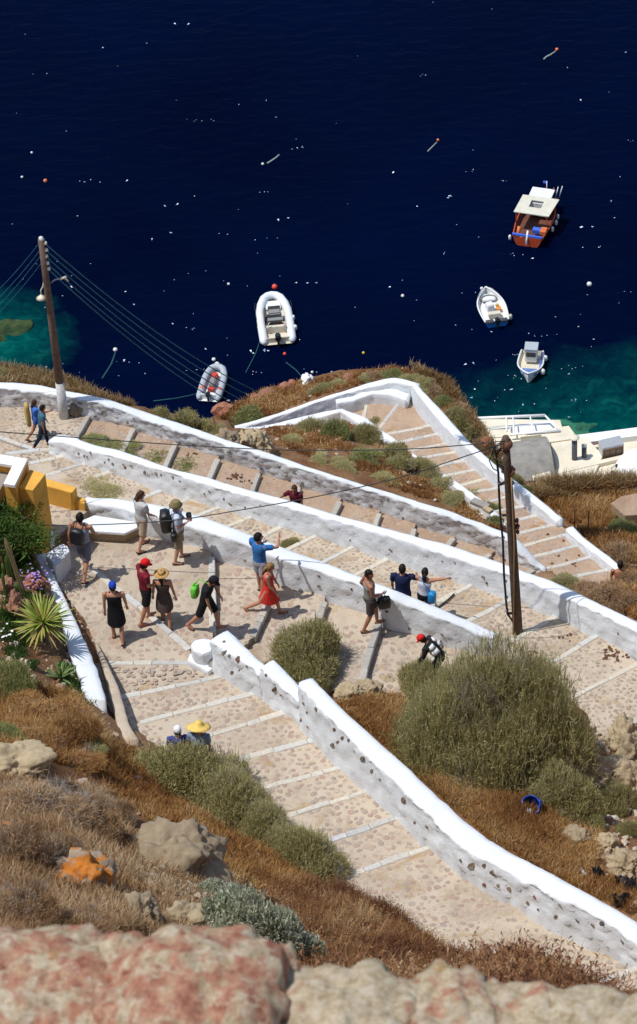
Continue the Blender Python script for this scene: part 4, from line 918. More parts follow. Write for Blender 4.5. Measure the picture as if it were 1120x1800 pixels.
grass('dry_grass', [(640, 1262), (720, 1300), (800, 1390), (900, 1450), (1000, 1510), (1120, 1560), (1120, 1610), (1030, 1570), (880, 1488), (780, 1408), (700, 1330)], 30000, .08, .24, .0055, 'rust', seed=34, thr=-.6)
grass('dry_grass', [(700, 1330), (900, 1400), (1020, 1500), (960, 1520), (800, 1420)], 20000, .08, .22, .0055, 'straw', seed=5, thr=-.3)
grass('dry_grass', [(0, 1205), (130, 1225), (190, 1300), (200, 1360), (90, 1340), (0, 1350)], 26000, .16, .38, .0055, 'rust', seed=6, thr=-.4)
grass('dry_grass', [(0, 1370), (180, 1390), (240, 1480), (240, 1640), (0, 1660)], 60000, .15, .36, .005, 'drytwig', seed=7, thr=-.6)
grass('dry_grass', [(180, 1470), (400, 1480), (440, 1620), (200, 1650)], 22000, .08, .22, .005, 'drytwig', seed=8, thr=-.4)
grass('dry_grass', [(940, 862), (1120, 845), (1120, 1090), (1060, 1050), (1105, 1010), (985, 905)], 30000, .14, .36, .0085, 'rust', seed=9, thr=-.3)
grass('dry_grass', [(940, 852), (1120, 845), (1120, 870), (940, 880)], 9000, .25, .6, .008, 'straw', seed=10, thr=-.9)
grass('dry_grass', [(420, 760), (600, 735), (720, 790), (900, 925), (880, 940), (700, 862), (560, 810)], 16000, .06, .18, .009, 'rust', seed=11, thr=-.2)
grass('dry_grass', [(380, 735), (450, 690), (540, 668), (690, 645), (780, 665), (870, 790), (850, 800), (740, 665), (690, 657), (580, 690), (430, 745)], 16000, .08, .22, .009, 'rust', seed=12, thr=-.25)
grass('dry_grass', [(-20, 640), (100, 660), (200, 700), (250, 718), (180, 702), (90, 684), (-20, 675)], 7000, .15, .34, .009, 'straw', seed=13, thr=-.9)
grass('dry_grass', [(150, 1290), (260, 1330), (330, 1420), (460, 1500), (560, 1560), (480, 1580), (300, 1470), (180, 1390)], 26000, .12, .3, .0055, 'rust', seed=35, thr=-.6)
grass('garden_weeds', [(0, 1000), (60, 990), (100, 1090), (170, 1240), (60, 1220), (0, 1180)], 9000, .06, .2, .008, 'bright', seed=14, thr=-.05)
grass('dry_grass', [(720, 640), (790, 670), (880, 800), (870, 830), (800, 720)], 9000, .1, .3, .009, 'straw', seed=15, thr=-.6)

# garden plants: yucca, aloe, cactus, spurge, tree, flowers
def leaf_rosette(name, p, n, L, w_, m, label, cat, trunk=0.0, droop=.3, seed=0, m2=None, upmin=-.35):
    g = random.Random(seed); root = empty(name, p); tag(root, label, cat)
    for i in range(n):
        a = i * 2.399 + g.uniform(-.2, .2); e = g.uniform(upmin, 1.25); l = L * g.uniform(.75, 1.1) * (1 if e > -.1 else .85); d = Vector((math.cos(a) * math.cos(e), math.sin(a) * math.cos(e), math.sin(e))); s = Vector((-math.sin(a), math.cos(a), 0)); V = []
        nn = s.cross(d)
        for k in range(6):
            t = k / 5; q = Vector((0, 0, trunk)) + d * (l * t) - Vector((0, 0, 1)) * droop * l * t * t; ww = w_ * (math.sin(math.pi * min(1, .18 + t * .82)) * .9 + .08) * (1 if t < 1 else .05)
            V += [q - s * ww + nn * ww * .35, q - nn * ww * .15, q + s * ww + nn * ww * .35]
        F = []
        for k in range(5):
            b = k * 3; F += [(b, b + 1, b + 4, b + 3), (b + 1, b + 2, b + 5, b + 4)]
        mesh_obj('leaf', V, F, m2 if (m2 and (e < 0 or g.random() < .18)) else m, root, smooth=True, local=True)
    if trunk > .05:
        V, F = [], []
        for k in range(5):
            for j in range(8): V.append((math.cos(j * .785) * (.09 - .005 * k), math.sin(j * .785) * (.09 - .005 * k), -.3 + (trunk + .35) * k / 4))
        for k in range(4):
            for j in range(8): F.append((k * 8 + j, k * 8 + (j + 1) % 8, k * 8 + 8 + (j + 1) % 8, k * 8 + 8 + j))
        mesh_obj('trunk', V, F, M['stem'], root, smooth=True, local=True)
    return root
M['yucca'] = simple('yucca_leaf', (.25, .30, .045), .5, .35, 3, 0, obj=True); M['yucca_dry'] = simple('yucca_leaf_dry', (.38, .26, .08), .6, .3, 3, obj=True)
M['aloe'] = simple('aloe_leaf', (.13, .19, .06), .5, .3, 3, obj=True); M['aloe_dry'] = simple('aloe_leaf_brown', (.36, .17, .06), .6, .3, 3, obj=True)
yp = on_ground(80, 1128); leaf_rosette('yucca', yp, 120, .78, .024, M['yucca'], 'big spiky yellow-green yucca beside the white garden wall', 'yucca', .55, .16, 2, M['yucca_dry'])
leaf_rosette('aloe', on_ground(108, 1196), 34, .46, .03, M['aloe'], 'brown-tipped aloe just below the yucca', 'aloe', .1, .12, 3, M['aloe_dry'], -.1)
def column(px, py, hpx, wpx, label, group=None, lean=0):
    p = on_ground(px, py); s = scale_at(p); h = hpx / s / .76; r_ = wpx / 2 / s; root = empty('cactus', p); tag(root, label, 'cactus', group); V, F = [], []; K, J = 14, 16
    for k in range(K + 1):
        t = k / K; rr = r_ * (.9 + .1 * math.sin(t * 9)) * (1 if t < .9 else (1 - t) * 8 + .2)
        for j in range(J): rj = rr * (1.0 if j % 2 else .74); V.append((math.cos(j * 6.283 / J) * rj + lean * t * h, math.sin(j * 6.283 / J) * rj, h * t - .1))
    for k in range(K):
        for j in range(J): F.append((k * J + j, k * J + (j + 1) % J, k * J + J + (j + 1) % J, k * J + J + j))
    F.append(tuple(K * J + j for j in range(J))); mesh_obj('stem', V, F, M['cactus'] if hpx < 70 else M['cactus_dry'], root, local=True); return root
M['cactus'] = simple('cactus_green', (.09, .16, .035), .6, .3, 9); M['cactus_dry'] = simple('cactus_corky', (.27, .22, .11), .8, .25, 6, .3)
column(44, 1046, 108, 10, 'tall dry leaning column cactus in the garden', lean=-.14); column(32, 1052, 34, 9, 'short cactus left of the tall dry one'); column(50, 1028, 18, 9, 'stubby cactus right of the tall dry one')
random.seed(9)
for i in range(16): column(random.uniform(-6, 26), random.uniform(1000, 1052), random.uniform(30, 60), 6.5, 'bright green candelabra spurge stem at the left edge', 'candelabra spurge stems at the left edge')
def tree(px, py, label):
    p = on_ground(px, py); root = empty('olive_tree', p); tag(root, label, 'tree'); s = scale_at(p); V, F = [], []
    H = 1.9
    def limb(a, b, r0, r1):
        b0 = len(V); d = (b - a).normalized(); u = d.orthogonal().normalized(); v = d.cross(u)
        for q, r_ in ((a, r0), (a.lerp(b, .5) + u * .04, (r0 + r1) / 2), (b, r1)):
            for j in range(6): V.append(q + (u * math.cos(j * 1.047) + v * math.sin(j * 1.047)) * r_)
        for k in range(2):
            for j in range(6): F.append((b0 + k * 6 + j, b0 + k * 6 + (j + 1) % 6, b0 + k * 6 + 6 + (j + 1) % 6, b0 + k * 6 + 6 + j))
    fork = Vector((.05, 0, .8)); limb(Vector((0, 0, -.2)), fork, .06, .045); ends = []
    for i in range(7):
        a = i * .9; e = fork + Vector((math.cos(a) * .55, math.sin(a) * .45, random.uniform(.4, .9))); limb(fork, e, .035, .012); ends.append(e)
    mesh_obj('trunk', V, F, M['stem'], root, smooth=True, local=True)
    T, t = crown(9000, (1.15, .95, .95), 26, .07, .016, .3, .3, 3, 33, .3); T = T + np.array([0, 0, .75]); np_tris('foliage', T, t, M['bright'], root); return root
tree(18, 985, 'leafy green tree in front of the yellow gate, cut by the left edge')
shrub_proto('brt', 'bright', 3500, (.5, .4, .4), 9, .07, .018, .5, 3, 40, 0)
for i, (x, y, w_, h_) in enumerate([(68, 1020, 40, 46), (40, 980, 60, 40), (70, 1062, 44, 34), (55, 1165, 36, 22), (112, 1168, 40, 20), (10, 1080, 30, 30)]):
    shrub('brt', x, y, w_, h_, ['dark green bush against the white garden wall by the gate', 'dark leafy undergrowth beneath the garden tree', 'green flowering bush behind the yucca', 'low green clump below the yucca', 'low green clump behind the aloe', 'green clump at the left edge beside red stones'][i])
M['purple'] = simple('purple_petals', (.36, .20, .50), .6, .2, 5); M['petal_white'] = simple('white_petals', (.75, .72, .68), .6, .05, 5)
def flowers(px, py, rad, n, m, label, name='flowers'):
    V, F = [], []
    for _ in range(n):
        p = on_ground(px + random.gauss(0, rad), py + random.gauss(0, rad * .7)) + Vector((0, 0, random.uniform(.2, .5))); b = len(V); r_ = random.uniform(.018, .035)
        V.append(p)
        for j in range(5): V.append(p + Vector((math.cos(j * 1.257) * r_, math.sin(j * 1.257) * r_, random.uniform(.0, .02))))
        for j in range(5): F.append((b, b + 1 + j, b + 1 + (j + 1) % 5))
    return tag(mesh_obj(name, V, F, m), label, 'flowers')
flowers(66, 1038, 12, 70, M['purple'], 'cluster of purple flowers between cactus and white wall'); flowers(10, 1130, 12, 16, M['petal_white'], 'scatter of white blooms at the left edge near the yucca'); 

bpy.context.view_layer.update()
for g_ in ('twiggy brush on the lower left slope', 'brush on the slope between the grey wall and the far steps', 'feathery rust-brown brush left of the kerb', 'brush along the cliff edge', 'weeds along the back of the middle wall',
           'rusty bushes behind the right end of the long wall', 'brush on the sea side of the rough grey wall', 'red rocks along the cliff edge'): ordinals(g_)
ordinals('candelabra spurge stems at the left edge')
# ================================================================== FOREGROUND PARAPET (the wall the photographer leans over)
def fg_mat(name, reds, greys, mask=.5, patch=3.0):
    m, n, b = new_mat(name)
    r_ = ramp(n, nz(n, 30, 7, .75), reds); g_ = ramp(n, nz(n, 38, 7, .8), greys)
    mk = N(n, 'ShaderNodeMapRange'); mk.inputs[1].default_value = mask - .05; mk.inputs[2].default_value = mask + .05; n.links.new(nz(n, patch, 6, .65, .6), mk.inputs[0])
    c = mix(n, r_, g_, mk.outputs[0])
    m2 = N(n, 'ShaderNodeMapRange'); m2.inputs[1].default_value = .6; m2.inputs[2].default_value = .64; m2.inputs[4].default_value = .85; n.links.new(nz(n, 26, 6, .75, .4), m2.inputs[0])
    c = mix(n, c, (.60, .53, .42), m2.outputs[0])
    m3 = N(n, 'ShaderNodeMapRange'); m3.inputs[1].default_value = .62; m3.inputs[2].default_value = .68; m3.inputs[4].default_value = .7; n.links.new(nz(n, 17, 5, .7, .9), m3.inputs[0])
    c = mix(n, c, (.48, .27, .08), m3.outputs[0])
    n.links.new(c, b.inputs['Base Color']); b.inputs['Roughness'].default_value = .95; b.inputs['Specular IOR Level'].default_value = .15
    bump(n, b, nz(n, 45, 7, .8), 1.0, .012); return m
RED = [(.34, (.24, .08, .05)), (.5, (.48, .22, .14)), (.66, (.60, .40, .24))]; GREY = [(.34, (.30, .22, .12)), (.5, (.58, .46, .30)), (.66, (.74, .65, .50))]
M['fg_red'] = fg_mat('parapet_stone_red', RED, GREY, .51, 13); M['fg_mix'] = fg_mat('parapet_stone_mixed', RED, GREY, .47, 13); M['fg_pale'] = fg_mat('parapet_stone_pale', RED, GREY, .36, 8)
fgw = empty('stone_parapet', P(560, 1760, 4.6)); tag(fgw, 'rough red and grey stone parapet across the bottom, blurred and closest to the viewer', 'wall')
def fg_stone(x, top, wpx, hpx, D, m, seed, rz=0):
    bm = bmesh.new(); bmesh.ops.create_icosphere(bm, subdivisions=5, radius=1); o = Vector((seed * 5.1, seed * 2.3, seed))
    c = P(x, top + hpx / 2, D); s = scale_at(c); rx, rz_ = wpx / 2 / s, hpx / 2 / s / .72
    for v in bm.verts:
        q = v.co.copy(); e = 4.5; nrm = (abs(q.x) ** e + abs(q.y) ** e + abs(q.z) ** e) ** (-1 / e); q2 = q.lerp(q * nrm, .85)
        vo = noise.voronoi(q * 1.7 + o)[0]; k = 1 + noise.fractal(q * 1.6 + o, .7, 2, 7) * .10 + (vo[1] - vo[0]) * .13 - .05 * max(0, .06 - abs(noise.noise(q * 2.3 + o))) / .06 - .06 * (noise.voronoi(q * 4 + o)[0][0] < .18)
        v.co = Vector((q2.x * rx * k, q2.y * .20 * k, q2.z * rz_ * k))
    bmesh.ops.transform(bm, matrix=Matrix.Translation(c) @ Matrix.Rotation(rz, 4, 'Y'), verts=bm.verts[:])
    ty = min(proj(v.co)[1] for v in bm.verts); bmesh.ops.translate(bm, vec=(0, 0, -(top - ty) / s / .76), verts=bm.verts[:])
    bmesh.ops.transform(bm, matrix=fgw.matrix_basis.inverted(), verts=bm.verts[:])
    bm_obj('stone', bm, m, fgw, smooth=True)
FG = [(60, 1640, 290, 260, 'fg_red'), (205, 1652, 190, 240, 'fg_red'), (355, 1640, 350, 330, 'fg_red'), (590, 1704, 300, 260, 'fg_pale'), (472, 1665, 110, 190, 'fg_red'), (775, 1706, 230, 230, 'fg_mix'), (890, 1738, 230, 210, 'fg_mix'), (1020, 1746, 270, 220, 'fg_pale'), (1150, 1758, 240, 220, 'fg_pale'),
      (-40, 1700, 200, 260, 'fg_pale'), (700, 1750, 160, 160, 'fg_pale')]
for i, (x, top, w_, h_, m_) in enumerate(FG): fg_stone(x, top - 6, w_, h_, 4.6, M[m_], i + 3, random.uniform(-.08, .08))
for i in range(8): fg_stone(-20 + i * 165, 1795 + (i % 2) * 14, 190, 200, 4.75, M[['fg_red', 'fg_pale', 'fg_mix'][i % 3]], i + 31)
cc = P(560, 1985, 5.4); bm = bmesh.new(); bmesh.ops.create_cube(bm, size=1); bmesh.ops.transform(bm, matrix=fgw.matrix_basis.inverted() @ Matrix.Translation(cc - Vector((0, -.1, 2.0))) @ Matrix.Diagonal((3, .4, 3, 1)), verts=bm.verts[:]); bm_obj('core', bm, M['fg_pale'], fgw)

# ================================================================== YELLOW GATE AND PARAPETS
gate = empty('gate_pillar', P(85, 950, 42.5)); tag(gate, 'tall ochre-yellow gate pillar with a white plaque at the left of the landing', 'pillar')
prism('shaft', [(53, 825), (80, 833), (58, 862), (33, 857)], 40.35, 2.45, M['yellow'], gate, .015)
def quad_on(name, pts, m, parent): return mesh_obj(name, pts, [tuple(range(len(pts)))], m, parent)
# plaque on the pillar's shaded side
tA, tB = P(80, 833, 40.35), P(58, 862, 40.35); su = (tB - tA).normalized(); nrm_ = Vector((su.y, -su.x, 0)) 
if nrm_.x < 0: nrm_ = -nrm_
def on_side(u, z): return tA + su * u + Vector((0, 0, -z)) + nrm_ * .004
Lw = (tB - tA).length
pts_ = [on_side(Lw * a, z) for a, z in ((.12, 1.52), (.03, 1.82), (.10, 2.02), (.36, 2.06), (.42, 1.88), (.28, 1.64))]; pts2 = [p + nrm_ * .025 for p in pts_]
mesh_obj('plaque', pts_ + pts2, [tuple(range(6, 12))] + [(i, (i + 1) % 6, 6 + (i + 1) % 6, 6 + i) for i in range(6)], M['white'], gate)
foot = [on_side(-.03 + (Lw + .06) * i / 9, 2.28 - random.uniform(.05, .28)) for i in range(10)]; foot2 = [on_side(-.03 + (Lw + .06) * i / 9, 2.75) for i in range(10)]
mesh_obj('worn_foot', [p + nrm_ * .012 for p in foot + foot2], [(i, i + 1, 11 + i, 10 + i) for i in range(9)], M['concrete'], gate)
cap_ = empty('roof_parapet', P(30, 830, 40.3)); tag(cap_, 'white-topped yellow roof parapet at the far left edge behind the tree', 'parapet')
prism('coping', [(4, 799), (49, 806), (26, 853), (6, 850), (22, 818), (-8, 813), (-60, 806), (-60, 790)], 40.05, .08, M['white'], cap_, .01); prism('wall', [(5, 800), (48.5, 807), (26, 852.5), (7, 849), (23, 817), (-8, 812), (-60, 805), (-60, 791)], 40.13, 1.9, M['yellow'], cap_)
prism('roof', [(-60, 806), (-8, 813), (22, 818), (6, 850), (-10, 880), (-60, 880)], 40.4, 1.6, M['concrete'], cap_)
yp2 = empty('yellow_parapet', P(110, 880, 42.3)); tag(yp2, 'low yellow parapet wall joining the gate pillar to the white wall', 'wall')
prism('upper_block', [(80, 840), (135, 856), (127, 866), (82, 854)], 41.85, .85, M['yellow'], yp2, .03); prism('lower_block', [(129, 866), (139, 873), (150, 875), (149, 885), (128, 879), (122, 872)], 42.15, .7, M['yellow'], yp2, .03)

# ================================================================== POLES AND WIRES
def tube(V, F, pts, rs, seg=8):
    b0 = len(V); n = len(pts)
    for i, q in enumerate(pts):
        d = (pts[min(i + 1, n - 1)] - pts[max(i - 1, 0)]); d = d.normalized() if d.length > 1e-6 else Vector((0, 0, 1)); u = d.cross(Vector((0, 0, 1))); u = u.normalized() if u.length > .05 else d.orthogonal().normalized(); v = d.cross(u)
        r_ = rs[i] if isinstance(rs, (list, tuple)) else rs
        for j in range(seg): V.append(q + (u * math.cos(2 * math.pi * j / seg) + v * math.sin(2 * math.pi * j / seg)) * r_)
    for i in range(n - 1):
        for j in range(seg): F.append((b0 + i * seg + j, b0 + i * seg + (j + 1) % seg, b0 + (i + 1) * seg + (j + 1) % seg, b0 + (i + 1) * seg + j))
    F.append(tuple(b0 + j for j in reversed(range(seg)))); F.append(tuple(b0 + (n - 1) * seg + j for j in range(seg)))
def tube_obj(name, pts, rs, m, parent=None, seg=8, smooth=True):
    V, F = [], []; tube(V, F, pts, rs, seg); return mesh_obj(name, V, F, m, parent, smooth=smooth)
def top_over(base, px, py):
    """point over the base whose picture is (px, py), on the vertical plane facing the viewer"""
    d = FW + RT * ((px - 560) / FPX) - UP * ((py - 900) / FPX); n = Vector((0, 1, 0)); t = (base - Vector((0, 0, CAM_H))).dot(n) / d.dot(n); return Vector((0, 0, CAM_H)) + d * t
def sag(a, b, s, n=24): return [a.lerp(b, i / n) - Vector((0, 0, 4 * s * (i / n) * (1 - i / n))) for i in range(n + 1)]
b1 = on_path(113, 733); b1.z = pz(b1.x, b1.y); t1 = top_over(b1, 72, 421); ax1 = (t1 - b1)
pole1 = empty('utility_pole', b1); tag(pole1, 'leaning wooden pole with whitewashed foot and row of ceramic insulators, at the left', 'utility pole')
f1_ = .205; tube_obj('post', [b1 + ax1 * t for t in (f1_, .5, .8, 1)], [.115, .10, .09, .08], M['wood_grey'], pole1, 12); tube_obj('painted_foot', [b1 - ax1 * .05, b1 + ax1 * (f1_ + .001)], [.145, .12], M['pole_white'], pole1, 12)
tube_obj('post_cap', [t1, t1 + Vector((.05, 0, .04))], [.09, .07], M['pole_white'], pole1, 8)
INS = []
for k, (px, py) in enumerate([(77, 427), (79, 439), (79, 450), (81, 462), (83, 472)]):
    q = top_over(b1, px, py) + Vector((.02, -.02, 0)); INS.append(q); br = tube_obj('insulator', [q + Vector((.0, 0, -.03)), q + Vector((.02, 0, .0)), q + Vector((.03, 0, .05))], [.035, .06, .03], M['ceramic'], pole1, 8)
ap = top_over(b1, 88, 498); ae = top_over(b1, 111, 489)
tube_obj('lamp_arm', [ap, ap.lerp(ae, .4) + Vector((0, 0, .05)), ae], .018, M['metal'], pole1, 6); tube_obj('floodlight', [ae - Vector((.06, 0, .01)), ae + Vector((.09, 0, .04))], [.035, .035], M['ceramic'], pole1, 6); tube_obj('bracket', [ae + Vector((.06, 0, 0)), ae + Vector((.12, 0, -.1))], [.02, .025], M['ceramic'], pole1, 6)
lp = [top_over(b1, *p) for p in ((77, 492), (76, 503), (72, 510), (72.5, 518))]; tube_obj('lamp_hanger', lp, .018, M['ceramic'], pole1, 6)
ls = top_over(b1, 72.5, 518); tube_obj('lamp_shade', [ls, ls - Vector((0, 0, .06)), ls - Vector((0, 0, .11))], [.03, .07, .15], M['ceramic'], pole1, 14)
ENDS = [(600, 733), (600, 746), (600, 759), (600, 771), (600, 783)]
for k, q in enumerate(INS):
    e = P(ENDS[k][0], ENDS[k][1], 70); w_ = tube_obj('power_line', sag(q, e, 1.15 + .04 * k), .017, M['teal_wire'], None, 5)
    tag(w_, ['top', 'second', 'third', 'fourth', 'lowest'][k] + ' of the five teal wires sloping from the left pole down behind the cliff', 'power line', 'teal wires from the left pole to the cliff')
for k, (py) in enumerate([497, 512, 527, 540]):
    w_ = tube_obj('power_line', sag(INS[k] - Vector((.15, 0, 0)), P(-60, py + 62, 44 + k), .15), .006, M['teal_wire'], None, 4); tag(w_, 'faint wire from the left pole to the left edge, %s' % ['topmost', 'second from top', 'third from top', 'lowest'][k], 'power line', 'faint wires left of the left pole')
b2 = P(911, 1112, 44.85); b2.z = pz(b2.x, b2.y) - .1; t2 = top_over(b2, 889, 768)
pole2 = empty('utility_pole', b2); tag(pole2, 'dark wooden pole with tangled cables and black conduit, right of the middle', 'utility pole'); ax2 = t2 - b2
tube_obj('post', [b2 - ax2 * .02] + [b2 + ax2 * t for t in (.3, .6, .85, 1)], [.118, .11, .10, .09, .075], M['wood'], pole2, 12)
tube_obj('collar', [b2 + ax2 * .955, b2 + ax2 * .965, b2 + ax2 * .985], [.13, .15, .11], M['iron'], pole2, 12)
tube_obj('wire_conduit', [top_over(b2, *p) + Vector((0, -.15, 0)) for p in ((901, 1108), (903, 950), (899, 860), (898, 832))], .016, simple('tan_conduit', (.38, .24, .11), .7, .1, 9), pole2, 6)
tube_obj('black_cable', [top_over(b2, *p) + Vector((0, -.02, 0)) for p in ((867, 783), (872, 800), (876, 830), (877, 860), (879, 900), (884, 950), (886, 1010), (890, 1060), (892, 1078), (902, 1092), (907, 1104))], .026, M['black'], pole2, 8)
for k, (px, py) in enumerate([(877, 848), (881, 905), (884, 945), (886, 985), (888, 1022), (890, 1050), (891, 1072)]):
    q = top_over(b2, px, py); tube_obj('cable_ring', [q - Vector((0, .0, .018)), q + Vector((0, 0, .018))], .045, M['metal'], pole2, 8)
for k, (p, q) in enumerate([((879, 852), (892, 846)), ((884, 906), (905, 904)), ((892, 1078), (905, 1078)), ((880, 792), (890, 800))]):
    tube_obj('cable_bracket', [top_over(b2, *p), top_over(b2, *q)], [.03, .04], M['iron'], pole2, 6)
for k, pl_ in enumerate([((862, 779), (868, 790), (860, 810), (867, 824), (877, 829)), ((885, 776), (876, 780), (870, 788), (874, 800), (888, 778)), ((868, 783), (866, 800), (874, 815), (886, 822)), ((887, 783), (880, 790), (872, 800)), ((864, 790), (874, 793), (884, 784))]):
    tube_obj('loose_cable', [top_over(b2, *p) for p in pl_], .013, M['black'], pole2, 5)
for k, (px, py, r_) in enumerate([(900, 828, .09), (893, 834, .06), (884, 828, .05), (872, 803, .05), (893, 799, .04), (910, 925, .06), (909, 915, .05), (910, 935, .045), (896, 776, .05), (902, 848, .035)]):
    q = top_over(b2, px, py); o = bpy.data.objects.new('junction_box' if r_ > .055 else 'clamp', RLOW[k % 6].copy()); o.data.materials.append(M['iron']); link(o, pole2); o.location = q - b2; o.scale = (r_ * .8, r_, r_ * 1.2)
def wire(pts, label, r_=.012, m='black', n=10):
    Q = [P(*p) for p in pts]; out = []
    for i in range(len(Q) - 1):
        p0, p1, p2, p3 = Q[max(i - 1, 0)], Q[i], Q[i + 1], Q[min(i + 2, len(Q) - 1)]
        for k in range(n):
            t = k / n; out.append(.5 * ((2 * p1) + (p2 - p0) * t + (2 * p0 - 5 * p1 + 4 * p2 - p3) * t * t + (3 * p1 - p0 - 3 * p2 + p3) * t ** 3))
    out.append(Q[-1]); return tag(tube_obj('power_line', out, r_, M[m], None, 5), label, 'power line')
DT = CAM_H - t2.z
wire([(-60, 752, DT + .6), (0, 759, DT + .8), (120, 768, DT + 1.1), (300, 781, DT + 1.3), (500, 791, DT + 1.2), (700, 790, DT + .8), (820, 782, DT + .3), (887, 775, DT + .05)], 'black wire crossing the whole upper flight from the left edge to the right pole')
wire([(20, 922, 41.2), (145, 923, 41.2), (300, 915, 40.9), (420, 897, 40.6), (560, 872, 40.1), (700, 840, 39.5), (800, 808, 39.0), (887, 779, DT + .1)], 'black wire rising from the yellow gate to the top of the right pole')

# ================================================================== HARBOUR BUILDINGS at the foot of the cliff
hb = empty('harbour_house', P(900, 800, 107)); tag(hb, 'harbour house with grey barrel-vaulted roof, seen between the cliff and the water', 'house')
prism('body', [(800, 782), (985, 752), (1000, 800), (985, 855), (800, 880)], 105.6, 5, M['cream'], hb, .05)
V, F = [], []; a0, a1 = P(846, 788, 105.2), P(957, 768, 105.2); c0 = P(976, 838, 105.2); dn = c0 - a1; K = 16
for e in range(2):
    for k in range(K + 1):
        t = k / K; ang = math.pi * t; q = (a1.lerp(c0, t) if e else a0.lerp(a0 + dn, t)); V.append(q + Vector((0, 0, math.sin(ang) * .9 + .05)))
for k in range(K): F.append((k, k + 1, K + 1 + k + 1, K + 1 + k))
F += [tuple(range(K + 1)), tuple(K + 1 + k for k in reversed(range(K + 1)))]
mesh_obj('vaulted_roof', V, F, M['concrete'], hb, smooth=False)
prism('roof_ledge', [(915, 768), (940, 758), (1000, 748), (1016, 770), (960, 778), (952, 764)], 105.3, .35, M['cream'], hb, .02)
prism('terrace_roof', [(968, 775), (1030, 768), (1060, 800), (1040, 845), (985, 842), (978, 820)], 105.4, .5, M['cream'], hb, .02)
cube_ = prism('roof_hut', [(936, 836), (966, 828), (975, 846), (972, 858), (938, 858)], 104.0, 1.8, M['cream'], None, .03); tag(cube_, 'small pale flat-topped hut beside the grey vaulted roof', 'hut')
per = empty('pergola', P(900, 750, 107)); tag(per, 'white tubular pergola frame over a pale terrace by the water', 'pergola')
prism('canopy', [(894, 748), (972, 739), (982, 757), (900, 764)], 105.9, .05, M['white'], per); prism('canopy', [(823, 741), (890, 737), (897, 752), (899, 766), (840, 776)], 106.1, .05, M['cream'], per)
def bar(a, b, r_=.05, D0=105.2, D1=None): tube_obj('frame_bar', [P(*a, D0), P(*b, D1 or D0)], r_, M['white'], per, 6)
bar((823, 736), (958, 730), .09); bar((958, 730), (984, 757), .06); bar((984, 757), (896, 764), .07); bar((838, 738), (839, 754), .06); bar((890, 734), (891, 758), .06); bar((902, 734), (904, 762), .05); bar((932, 732), (938, 760), .05); bar((823, 752), (896, 748), .03); bar((838, 757), (960, 744), .03)
ter = prism('terrace', [(790, 735), (985, 738), (990, 757), (960, 770), (850, 785), (790, 800)], 107.2, 3.5, M['cream'], None, .03); tag(ter, 'cream harbour terrace beneath the white pergola', 'terrace')
qd = prism('quay_wall', [(985, 768), (1190, 742), (1190, 757), (985, 783)], 106.6, 4, M['white'], None, .02); tag(qd, 'long white parapet along the water at the right', 'wall')
rt = empty('roof_terrace', P(1060, 800, 107)); tag(rt, 'flat cream roof terrace with clutter behind the long cream wall', 'roof terrace')
prism('floor', [(985, 780), (1190, 754), (1190, 840), (985, 850)], 107.0, 3.5, M['cream'], rt); tg = prism('timber', [(1020, 779), (1058, 773), (1062, 785), (1024, 792)], 106.8, .15, M['iron'], rt); prism('timber', [(1022, 786), (1052, 781), (1053, 785), (1023, 790)], 106.6, .1, M['cream'], rt)
prism('plank', [(1014, 785), (1018, 784), (1041, 812), (1037, 816)], 106.5, .12, M['metal'], rt); prism('plank', [(1034, 800), (1040, 799), (1046, 818), (1041, 820)], 106.5, .12, M['white'], rt); prism('orange_crate', [(1012, 790), (1024, 788), (1028, 818), (1014, 820)], 106.6, .4, simple('orange_plastic', (.62, .22, .06), .6, .2, 6), rt)
pw = empty('parapet_wall', P(1040, 840, 107)); tag(pw, 'long sloping cream parapet wall behind the dry grass, below the chimneys', 'wall')
prism('face', [(970, 832), (1114, 797), (1180, 790), (1180, 910), (970, 930)], [105.6, 105.6, 105.6, 105.6, 105.6], 3, M['cream'], pw, .02); prism('coping', [(968, 828), (1105, 797), (1120, 793), (1120, 799), (1105, 803), (970, 835)], 105.35, .22, M['cream'], pw, .02)
for k, (px, py0, py1, r_, lab) in enumerate([(1010, 767, 821, .16, 'taller grey chimney pipe with a round cowl on the harbour roof'), (1027, 781, 817, .145, 'shorter grey chimney pipe on the harbour roof')]):
    bs = P(px, py1, 106.0); tp = top_over(bs, px, py0 + 4); ch = empty('chimney_pipe', bs); tag(ch, lab, 'chimney', 'chimney pipes on the harbour roof'); pm = simple('pipe_grey', (.085, .09, .10), .5, .2, 5) if k == 0 else pm
    tube_obj('pipe', [bs - Vector((0, 0, .5)), tp], r_, pm, ch, 14); tube_obj('cowl', [tp, tp + Vector((0, 0, .05)), tp + Vector((0, 0, .1)), tp + Vector((0, 0, .13))], [r_ * .8, r_ * (1.8 if k == 0 else 1.1), r_ * (1.8 if k == 0 else 1.1), r_ * .5], M['cream'] if k == 0 else M['metal'], ch, 16)
shd = empty('roof_shed', P(1075, 800, 106)); tag(shd, 'grey rooftop shed with a brown glazed window front', 'shed')
prism('body', [(1052, 774), (1090, 765), (1097, 780), (1059, 788)], 104.7, 1.9, M['metal'], shd, .02)
s0, s1 = P(1059, 788, 104.7), P(1097, 780, 104.7); fr = (s1 - s0); fn_ = Vector((fr.y, -fr.x, 0)).normalized(); fn_ = fn_ if fn_.y < 0 else -fn_
def fp(u, z, o=.02): return s0 + fr * u + fn_ * o - Vector((0, 0, z))
mesh_obj('window_pane', [fp(.08, .2), fp(.93, .2), fp(.93, 1.25), fp(.08, 1.25)], [(0, 1, 2, 3)], simple('dusty_glass', (.17, .13, .10), .25, .4, 8), shd)
